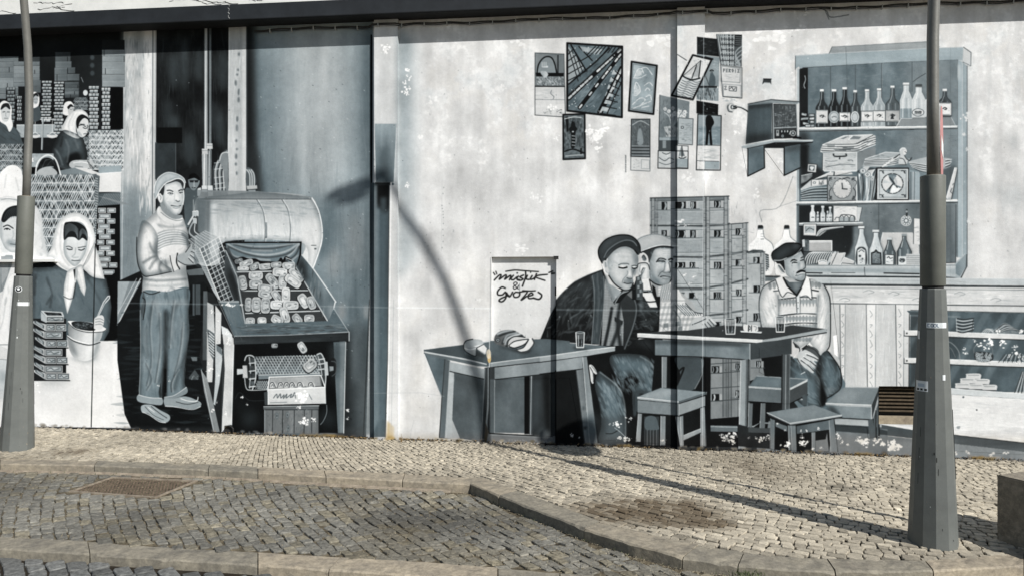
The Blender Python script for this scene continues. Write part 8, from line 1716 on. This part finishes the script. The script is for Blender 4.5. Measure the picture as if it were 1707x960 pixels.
def col_bay(x,y):
    v=random.gauss(1,.13); base=[.175*v,.168*v,.146*v]
    if random.random()<.2: base=[.20*v,.18*v,.135*v]
    d=.5+.65*ns(x,y,1.5); d*=1-.30*min(1,blob(x,y,690,865,150,28,BAY)*1.6)
    m=max(0,ns(x+3,y+9,2.2)-.5)*.9; st=(.20,.165,.10)
    return [(b*(1-m)+s*m)*d for b,s in zip(base,st)]
def col_road(x,y):
    v=random.gauss(1,.16); base=[.15*v,.152*v,.146*v]; d=.7+.4*ns(x,y,1.2); return [b*d for b in base]
def stones(parent, name, toworld, wr, inside, zf, cell, gap, colf, m, hj=.004, jit=.09, top=.0015):
    (u0,u1),(v0,v1)=wr; all_=[]; v=v0; row=0; prev=None
    while v<v1:
        dv=cell[1]*random.uniform(.88,1.14); u=u0+random.uniform(0,cell[0])
        while u<u1:
            du=cell[0]*random.uniform(.72,1.38); j=lambda: random.uniform(-jit,jit)*cell[0]
            zc=toworld(complex(u+du/2,v+dv/2))
            if inside(zc.real,zc.imag):
                all_.append([toworld(complex(a+j(),b+j()*.8)) for a,b in ((u,v),(u+du,v),(u+du,v+dv),(u,v+dv))])
            u+=du
        v+=dv; row+=1
    def vis(c):
        cx=sum(p.real for p in c)/4; cy=sum(p.imag for p in c)/4
        px=CXP+FPX*cx/max(cy,.1); py=CYP+FPX*(EYE-zf(cx))/max(cy,.1)
        return cy if (cy>1 and 4<px<1703 and py<956) else 1e3+cy
    all_.sort(key=vis)
    V=[];F=[];T_=[]
    def one(c):
        cx=sum(p.real for p in c)/4; cy=sum(p.imag for p in c)/4; z=zf(cx)+random.uniform(-hj,hj)
        ang=sum(((c[(k+1)%4]-c[k]).real*(c[(k+1)%4]-c[k]).imag) for k in (0,))
        c0=complex(cx,cy); q=[]
        for k in range(4):
            p=c[k]; a=c[k-1]; b=c[(k+1)%4]; ca=random.uniform(.04,.17)
            q += [p+(a-p)*ca, p+(b-p)*ca]
        sz=sum(abs(x-c0) for x in c)/4; s1=1-gap/sz; s2=s1-.075
        tx=random.uniform(-.035,.035); ty=random.uniform(-.035,.035); vs=[];fs=[]
        for s,dz in ((s1*.98,-.03),(s1,-.006),(s2,0)):
            for p in q:
                w_=c0+(p-c0)*s; vs.append((w_.real,w_.imag,z+dz+(random.uniform(-top,top) if dz==0 else 0)+(w_.real-cx)*tx+(w_.imag-cy)*ty+SLOPE*(w_.real-cx)))
        vs.append((cx+random.uniform(-.01,.01),cy+random.uniform(-.01,.01),z+random.uniform(-.001,.003)))
        for r in (0,8):
            for k in range(8): fs.append((r+k,r+(k+1)%8,r+8+(k+1)%8,r+8+k))
        for k in range(8): fs.append((16+k,16+(k+1)%8,24))
        # wind upwards whichever way the map turned
        a=vs[16];b=vs[18];g=vs[20]
        if (b[0]-a[0])*(g[1]-b[1])-(b[1]-a[1])*(g[0]-b[0])<0: fs=[f[::-1] for f in fs]
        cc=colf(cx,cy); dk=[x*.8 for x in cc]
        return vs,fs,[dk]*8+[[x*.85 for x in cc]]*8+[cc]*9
    for i,c in enumerate(all_):
        vs,fs,ts=one(c)
        if i<298: mesh(name, vs, fs, m, parent, tone=ts)
        else:
            b=len(V); V+=vs; F+=[tuple(k+b for k in f) for f in fs]; T_+=ts
    if V: tag(mesh(name+'s_beyond', V, F, m, parent, tone=T_), kind='stuff')
    return len(all_)
# pavement: rows fan from square-on at the left to nearly level at the right
kk=.19; th0=math.radians(-48)
def z2w(z): return np.exp(-1j*kk*z)/(-1j*kk)*np.exp(-1j*th0)
def w2z(w_):
    q=w_*(-1j*kk)*np.exp(1j*th0); return complex(np.log(q)/(-1j*kk))
cs=[z2w(complex(x,y)) for x in np.linspace(-6.4,5.4,30) for y in np.linspace(4.3,8.5,8)]
ur=(min(c.real for c in cs),max(c.real for c in cs)); vr=(min(c.imag for c in cs),max(c.imag for c in cs))
sc_=math.exp(kk*5.6)
n1=stones(pave,'cobblestone',w2z,(ur,vr),lambda x,y: -6.2<x<5.2 and B1(x)-.01<y<wallY(x)-.015, lambda x: zg(x), (.069*sc_,.056*sc_), .0036, col_pave, M_COB, .0055, .11, .002)
def rot(a):
    r=complex(math.cos(a),math.sin(a)); return lambda w_: w_*r+complex(.07*math.sin((w_*r).imag*1.9),0)
n2=stones(bay,'sett',rot(math.radians(-62)),((-12,8),(-10,12)),lambda x,y: -6.2<x<5.6 and B2(x)+.01<y<F1(x)-.03 and not in_grate(x,y), lambda x: zg(x)+BAY, (.092,.078), .0038, col_bay, M_SETT, .0055, .15, .004)
n3=stones(road,'sett',rot(math.radians(-57)),((-10,8),(-8,10)),lambda x,y: -5<x<4.5 and 1.6<y<F2(x)-.01, lambda x: zg(x)+NEAR, (.135,.112), .008, col_road, M_SETT, .005, .1, .003)
print('stones',n1,n2,n3)
# gutter strip of pale mortar at the kerb foot (left), as a thin real fillet
V=[];F=[]
xs=[x for x in np.linspace(-5.6,-.5,60)]
for x in xs:
    y=F1(x); V += [Vector((x,y-.035+random.uniform(-.008,.008),zg(x)+BAY-.006)), Vector((x,y-.001,zg(x)+BAY+.012))]
for i in range(len(xs)-1): F.append((2*i,2*i+2,2*i+3,2*i+1))
tag(mesh('gutter_mortar',V,F,M_FRAME),kind='structure')

# ---------------------------------------------------------------- drain grate
gc=sum((p for p in GC),Vector((0,0,0)))/4
gt=thing('drain_grate', gc, 'rusty iron drain grate set in parking bay beside kerb', 'drain grate')
A_,B_,C_,D_=GC
def gl(u,v): return (A_*(1-u)+B_*u)*(1-v)+(D_*(1-u)+C_*u)*v
fw=.05
V=[];F=[]
for (u,v) in ((0,0),(1,0),(1,1),(0,1)):
    p=gl(u,v); q=gl(.022 if u==0 else .978, .05 if v==0 else .95); V += [p+Vector((0,0,-.05)),p+Vector((0,0,.002)),q+Vector((0,0,.002)),q+Vector((0,0,-.05))]
for k in range(4):
    n_=(k+1)%4
    for j in range(3): F.append((k*4+j,n_*4+j,n_*4+j+1,k*4+j+1))
mesh('frame',V,F,M_FRAME,gt)
V=[gl(u,v)+Vector((0,0,-.12)) for u,v in ((.02,.03),(.98,.03),(.98,.97),(.02,.97))]; mesh('pit',V,[(0,1,2,3)],M_DARK,gt)
d_=gpt(174,820,BAY)-gpt(187,794,BAY); d_=Vector((d_.x,d_.y)).normalized(); n_=Vector((-d_.y,d_.x))
if n_.x<0: n_=-n_
Q=[gl(u,v) for u,v in ((.03,.06),(.97,.06),(.97,.94),(.03,.94))]; ks=[q.x*n_.x+q.y*n_.y for q in Q]; k0,k1=min(ks),max(ks); nb=36; st=(k1-k0)/nb
for i in range(nb):
    a=k0+i*st; poly=[(q.x,q.y) for q in Q]; poly=clip_half(poly,-n_.x,-n_.y,-a); poly=clip_half(poly,n_.x,n_.y,a+st*.5)
    if len(poly)<3: continue
    n=len(poly); V=[Vector((x,y,zg(x)+BAY+dz)) for dz in (-.035,-.005) for x,y in poly]
    F=[tuple(range(n))[::-1],tuple(range(n,2*n))]+[(k,(k+1)%n,n+(k+1)%n,n+k) for k in range(n)]
    mesh('bar',V,F,M_RUST,gt)

# ---------------------------------------------------------------- street lamps
def ngon_r(r, th): 
    a=(th%(math.pi/6))-math.pi/12; return r*math.cos(math.pi/12)/math.cos(a)
def base_r(z): return .1455+(.0755-.1455)*min(max(z/1.64,0),1)
TW0=math.radians(8)
def lamp(x, y, label, zb=1.62, zs=2.36, flip=1):
    g=zg(x); t=thing('street_lamp',(x,y,g),label,'street lamp','tall grey street lamps with faceted feet'); o0=Vector((x,y,g))
    def lathe(prof,n,tw=0.): 
        V=[];F=[]
        for r,z in prof:
            for k in range(n): a=2*math.pi*k/n+tw; V.append(o0+Vector((r*math.cos(a),r*math.sin(a),z)))
        for i in range(len(prof)-1):
            for k in range(n): F.append((i*n+k,i*n+(k+1)%n,(i+1)*n+(k+1)%n,(i+1)*n+k))
        F.append(tuple((len(prof)-1)*n+k for k in range(n))); return V,F
    bevel(mesh('foot',*lathe([(.1455,-.06),(.1455,0),(.0755,zb),(.071,zb+.004)],12,TW0),M_POST,t),.003,1)
    mesh('neck',*lathe([(.062,zb-.02),(.062,zb+.05)],20),M_DARK,t,smooth=False)
    mesh('sleeve',*lathe([(.0715,zb+.022),(.0735,zb+.026),(.0735,zs-.006),(.0715,zs)],40),M_POST2,t,smooth=True)
    mesh('rim',*lathe([(.060,zs-.004),(.058,zs+.004),(.045,zs+.005)],24),M_FRAME,t)
    path=[];rad=[]
    for z,d in ((zs-.03,0),(2.8,0),(3.2,.0),(3.5,.015),(3.91,.06),(4.2,.115),(4.56,.185),(5.07,.3),(5.4,.385),(5.75,.49),(6.1,.60),(6.41,.715),(6.83,.87),(7.05,.95),(7.2,1.01)):
        path.append(o0+Vector((-.0*d,-d,z-g))); rad.append(.0355 if z<3.6 else .0355-(z-3.6)/3.75*.008)
    V,F=tube(path,rad,20); mesh('pole',V,F,M_PIPE,t,smooth=True)
    view=math.atan2(-y,-x)
    def plate(a0,a1,z0,z1,name,m,par,grow=.0015,n=8):
        V=[];F=[]
        for q in range(n+1):
            z=z0+(z1-z0)*q/n; r=base_r(z)
            for k in range(n+1):
                th=view+math.radians(a0+(a1-a0)*k/n); rr=ngon_r(r,th-TW0)+grow; V.append(o0+Vector((rr*math.cos(th),rr*math.sin(th),z)))
        for q in range(n):
            for k in range(n): F.append((q*(n+1)+k,q*(n+1)+k+1,(q+1)*(n+1)+k+1,(q+1)*(n+1)+k))
        return mesh(name,V,F,m,par)
    dr_=plate(96,150,.42,.86,'access_door',M_POST,t,.003)
    for z in (.46,.82): plate(119,127,z-.008,z+.008,'screw',M_DARK,dr_,.005,2)
    for (a,z,da,dz) in ((2,.60,8,-.03),(9,.57,6,-.06),(14,.50,3,-.08),(-38,.75,-3,-.12),(-41,.62,-2,-.16),(-42,.46,2,-.14)):
        if flip>0: plate(a,a+max(1.2,abs(da)*.4),z,z+dz*.5,'scratch',M_DARK,t,.0012,2)
    for _ in range(16):
        a=random.uniform(-80,80); z=random.uniform(.02,1.5); sz=random.uniform(.002,.007); plate(a,a+sz*600*random.uniform(.4,1.2),z,z+sz*random.uniform(.6,2.5),'paint_chip',random.choice([M_STICK,M_FRAME,M_DARK]),t,.0011,2)
    # lantern
    e=path[-1]; V=[];F=[]
    prof=[(-.03,.03,.03),(.04,.06,.05),(.10,.13,.075),(.28,.15,.08),(.39,.11,.055),(.44,.03,.02)]
    for (d,w_,h) in prof:
        c=e+Vector((0,-d,d*.80+.01))
        for k in range(14): a=2*math.pi*k/14; V.append(c+Vector((w_*math.cos(a),0,h*math.sin(a))))
    for i in range(len(prof)-1):
        for k in range(14): F.append((i*14+k,(i+1)*14+k,(i+1)*14+(k+1)%14,i*14+(k+1)%14))
    F.append(tuple(range(14))); F.append(tuple((len(prof)-1)*14+k for k in range(14))[::-1])
    h=mesh('lantern',V,F,M_POST2,t,smooth=True)
    V,F=prism(e+Vector((-.08,-.34,.16)),Vector((.16,0,0)),Vector((0,.2,-.16)),Vector((0,0,.03))); mesh('lens',V,F,M_GLASS,h)
    return t,o0
R_LAMP=gpt(1555,904); L_LAMP=gpt(28.5,747)
lr,o_r=lamp(R_LAMP.x,R_LAMP.y,'street lamp on right of pavement with two stickers on its faceted foot',1.622,2.345)
ll,o_l=lamp(L_LAMP.x,L_LAMP.y,'street lamp at left edge standing against the mural of packer women',1.66,2.43)
ll.rotation_euler=(0,math.radians(2.1),0)
def wrap(o0, parent, name, px0, px1, py0, py1, cxp, dist, m, grow=.0016, tilt=0., zoff=0.):
    """sticker that follows the facets of a lamp foot"""
    V=[];F=[]; n=10; view=math.atan2(-o0.y,-o0.x)
    zt=EYE-dist*(py0-CYP)/FPX-o0.z; zb_=EYE-dist*(py1-CYP)/FPX-o0.z
    for z in (zb_,zt):
        r=base_r(z)
        for k in range(n+1):
            px=px0+(px1-px0)*k/n; s=max(-.97,min(.97,(px-cxp)/FPX*dist/r)); th=view+math.asin(s)
            rr=ngon_r(r,th-TW0)+grow; V.append(o0+Vector((rr*math.cos(th),rr*math.sin(th),z)))
    for k in range(n): F.append((k,k+1,n+2+k,n+1+k))
    return mesh(name,V,F,m,parent)
dr=R_LAMP.y-.08
wrap(o_r,lr,'sticker',1544.5,1573.5,537.5,546.5,1553.8,dr,M_STICK)['label']='pale strip sticker lettered in blue'
wrap(o_r,lr,'sticker',1528.5,1546.5,635.5,653,1553.5,dr,M_STICK)['label']='square pale notice sticker with small symbols'
wrap(o_r,lr,'sticker_print',1532,1541,640,645.5,1553.5,dr,simple('pale_blue_ink',(.38,.45,.52),.6,.1,bl=None),.0022)
for a,b in ((1530,1533.5),(1535,1538.5),(1541,1545)): wrap(o_r,lr,'sticker_print',a,b,648,651.5,1553.5,dr,M_INK,.0022)
# letters C O O L as little strokes
def letter(px,kind):
    segs={'C':[(0,0,3.4,1.1),(0,0,1,6),(0,5,3.4,6)],'O':[(0,1,1,5),(3,1,4,5),(.5,0,3.5,1),(.5,5,3.5,6)],'L':[(0,0,1,6),(0,5,3.4,6)],'S':[(0,0,3.4,1),(0,0,1,3),(0,2.6,3.4,3.6),(2.4,3,3.4,6),(0,5,3.4,6)]}[kind]
    for a,b,c,d in segs: wrap(o_r,lr,'letter',px+a,px+c,539+b,539+d,1553.8,dr,M_INKB,.0022)
letter(1546.2,'C'); letter(1550.8,'O'); letter(1555.2,'O'); letter(1559.8,'L')
for a,b in ((1565.5,1567),(1568,1569.2),(1570,1571.2)): wrap(o_r,lr,'letter',a,b,540,544.5,1553.8,dr,M_STICK,.0022)
# torn label bits
wrap(o_r,lr,'torn_label',1531.2,1534.6,552,566,1553.5,dr,M_STICK,.0018)
wrap(o_r,lr,'torn_label',1568,1572,624,633,1553.8,dr,M_STICK,.0018)
dl=L_LAMP.y-.08; ll_lean=math.radians(2.1)
s_=wrap(o_l,ll,'sticker',21,38,503,509,35.5-7,dl,M_STICK); s_['label']='pale strip sticker'
# round badge
def badge(o0,par,px,py,rp,m,grow,name):
    V=[];F=[]; view=math.atan2(-o0.y,-o0.x)
    for k in range(16):
        a=2*math.pi*k/16; x=px+rp*math.cos(a); y=py+rp*math.sin(a); z=EYE-dl*(y-CYP)/FPX-o0.z; r=base_r(z); s=max(-.97,min(.97,(x-28.5)/FPX*dl/r)); th=view+math.asin(s); rr=ngon_r(r,th-TW0)+grow
        V.append(o0+Vector((rr*math.cos(th),rr*math.sin(th),z)))
    V.append(sum(V,Vector((0,0,0)))/16+Vector((0,-.001,0))); F=[(k,(k+1)%16,16) for k in range(16)]
    return mesh(name,V,F,m,par)
badge(o_l,ll,22.5,482,5,M_STICK,.003,'badge'); badge(o_l,ll,22.5,482,4,M_INK,.0045,'badge_print'); badge(o_l,ll,22.3,481.5,2,M_STICK,.006,'badge_print')

# ---------------------------------------------------------------- no entry sign seen almost edge-on
base=gpt(1556,874); sx,sy=(1552.5-CXP)/FPX*base.y,base.y
sg=thing('traffic_sign',(sx,sy,zg(sx)),'round red and white no entry sign seen edge-on behind right street lamp','road sign')
v_,f_=tube([(sx,sy,zg(sx)-.05),(sx,sy,2.93)],.021,14); mesh('pole',v_,f_,M_PIPE,sg,smooth=True)
cd=sy-.01; cc_=Vector(((1570.5-CXP)/FPX*cd,cd,EYE+(CYP-246.5)/FPX*cd)); nn=Vector((.852,-.5235,0)).normalized(); tt=Vector((-nn.y,nn.x,0)); RR=.285
def disc(r0,r1,d0,d1,name,m,par,n=48):
    V=[];F=[]
    for r,d in ((r0,d0),(r1,d1)):
        for k in range(n): a=2*math.pi*k/n; V.append(cc_+tt*r*math.cos(a)+Vector((0,0,r*math.sin(a)))+nn*d)
    F.append(tuple(range(n))[::-1]); F.append(tuple(n+k for k in range(n)))
    for k in range(n): F.append((k,(k+1)%n,n+(k+1)%n,n+k))
    return mesh(name,V,F,m,par)
disc(RR,RR,-.034,-.004,'plate',M_ALU,sg); disc(RR-.004,RR-.006,-.003,.0,'face',M_RED,sg)
v_,f_=prism(cc_-tt*.20+nn*.0015-Vector((0,0,.05)),tt*.40,nn*.001,Vector((0,0,.10))); mesh('white_bar',v_,f_,M_SIGNW,sg)
for dz in (-.14,.14):
    v_,f_=prism(Vector((sx,sy,cc_.z+dz-.015))-Vector((.0,.03,0)),Vector((cc_.x-sx-.02,0,0)),Vector((0,.05,0)),Vector((0,0,.03))); mesh('bracket',v_,f_,M_ALU,sg)

# ---------------------------------------------------------------- concrete block at the right edge
cA=gpt(1661.5,899.5); e1=Vector((.38,-.925,0)).normalized(); e2=Vector((.925,.38,0)).normalized()
bk=thing('concrete_block',(cA.x,cA.y,cA.z),'beige concrete bench block cut off by right edge of the photo','bench')
v_,f_=prism(cA-Vector((0,0,.05)),e1*.9,e2*.5,Vector((0,0,.05+.425+SLOPE*0)));
bb=mesh('block_body',v_,f_,M_CONC,bk); me=bb.data; bmb=bmesh.new(); bmb.from_mesh(me); bmesh.ops.bevel(bmb, geom=bmb.edges[:], offset=.008, segments=2, affect='EDGES')
bmesh.ops.subdivide_edges(bmb, edges=[e for e in bmb.edges if e.calc_length()>.1], cuts=14, use_grid_fill=True)
for v in bmb.verts: v.co += Vector((random.uniform(-.0016,.0016),random.uniform(-.0016,.0016),random.uniform(-.0018,.001)))
bmb.to_mesh(me); bmb.free()

# ---------------------------------------------------------------- litter and weeds at the foot of the wall
def litter(name,label,places,n,m,lift=.0,ln=(.008,.04)):
    V=[];F=[]
    for _ in range(n):
        px,spread=random.choice(places); x=(px-CXP)/FPX*7.5+random.gauss(0,spread/165); y=wallY(x)-.004-abs(random.gauss(0,.03)); 
        a=random.uniform(0,math.pi); l=random.uniform(*ln); w_=random.uniform(.002,.006); z=zg(x)+random.uniform(.0,.014)+lift
        d=Vector((math.cos(a)*l/2,math.sin(a)*l/2,random.uniform(-.002,.008))); e=Vector((-math.sin(a)*w_,math.cos(a)*w_,random.uniform(0,.004))); p=Vector((x,y,z+.004)); b=len(V)
        V += [p-d-e,p+d-e*.4,p+d+e*.4,p-d+e]; F.append((b,b+1,b+2,b+3))
    return tag(mesh(name,V,F,m),label,kind='stuff')
pl=[(530,60),(560,30),(600,20),(665,14),(700,30),(1020,40),(1065,25),(1165,10),(1430,35),(1480,30),(1640,40),(250,60),(380,40),(830,60),(1300,40)]
litter('dry_leaf_litter','dry leaves and grit gathered along foot of wall',pl,560,M_STRAW)
litter('dark_grit','dark grit along foot of wall',[(x,60) for x in range(60,1700,60)],1600,M_SOIL,0,(.006,.022))
sp=thing('weed',gpt(669,736),'tiny upright dry weed standing before pilaster foot','weed'); o0=sp.location.copy()
for dx,h in ((0,.085),(.008,.06),(-.006,.05)):
    v_,f_=tube([o0+Vector((dx*.3,0,-.01)),o0+Vector((dx,0,h*.5)),o0+Vector((dx*1.8,0,h))],[.0035,.003,.001],5); mesh('stem',v_,f_,M_STRAW,sp)
V=[];F=[]
for _ in range(420):                                 # moss and grass in joints at the kerb
    if random.random()<.5: c=gpt(random.gauss(1245,14),random.gauss(957,3),0)
    else: c=gpt(random.uniform(0,1700),random.choice([0,1])*0+random.gauss(0,1)+785,BAY); c.y=F1(c.x)-abs(random.gauss(0,.02)); c.z=zg(c.x)+BAY
    h=random.uniform(.004,.022); a=random.uniform(0,6.28); d=Vector((math.cos(a)*.003,math.sin(a)*.003,0)); l=Vector((random.uniform(-.01,.01),random.uniform(-.01,.01),h)); b=len(V)
    V += [c-d,c+d,c+l]; F.append((b,b+1,b+2))
tag(mesh('joint_weeds',V,F,M_WEED),'small green weeds in joints beside the kerb',kind='stuff')

# loose grit lying in the setts and at the kerb foot
V=[];F=[]
for _ in range(5200):
    x=random.uniform(-5,3.2); lo,hi=F2(x)*0+B2(x),F1(x)
    if hi-lo<.1: continue
    y=hi-abs(random.gauss(0,.03))-.01 if random.random()<.25 else random.uniform(lo,hi); z=zg(x)+BAY+.001; r=random.uniform(.002,.0055); a=random.uniform(0,6.28); b=len(V)
    for k in range(4): V.append(Vector((x+r*math.cos(a+k*1.57)*random.uniform(.6,1.3),y+r*math.sin(a+k*1.57)*random.uniform(.6,1.3),z)))
    V.append(Vector((x,y,z+r*.8)))
    for k in range(4): F.append((b+k,b+(k+1)%4,b+4))
tag(mesh('loose_grit',V,F,simple('pale_grit',(.30,.26,.18),.9,.5,60,bl=None)),'pale grit and crumbs scattered over the setts',kind='stuff')
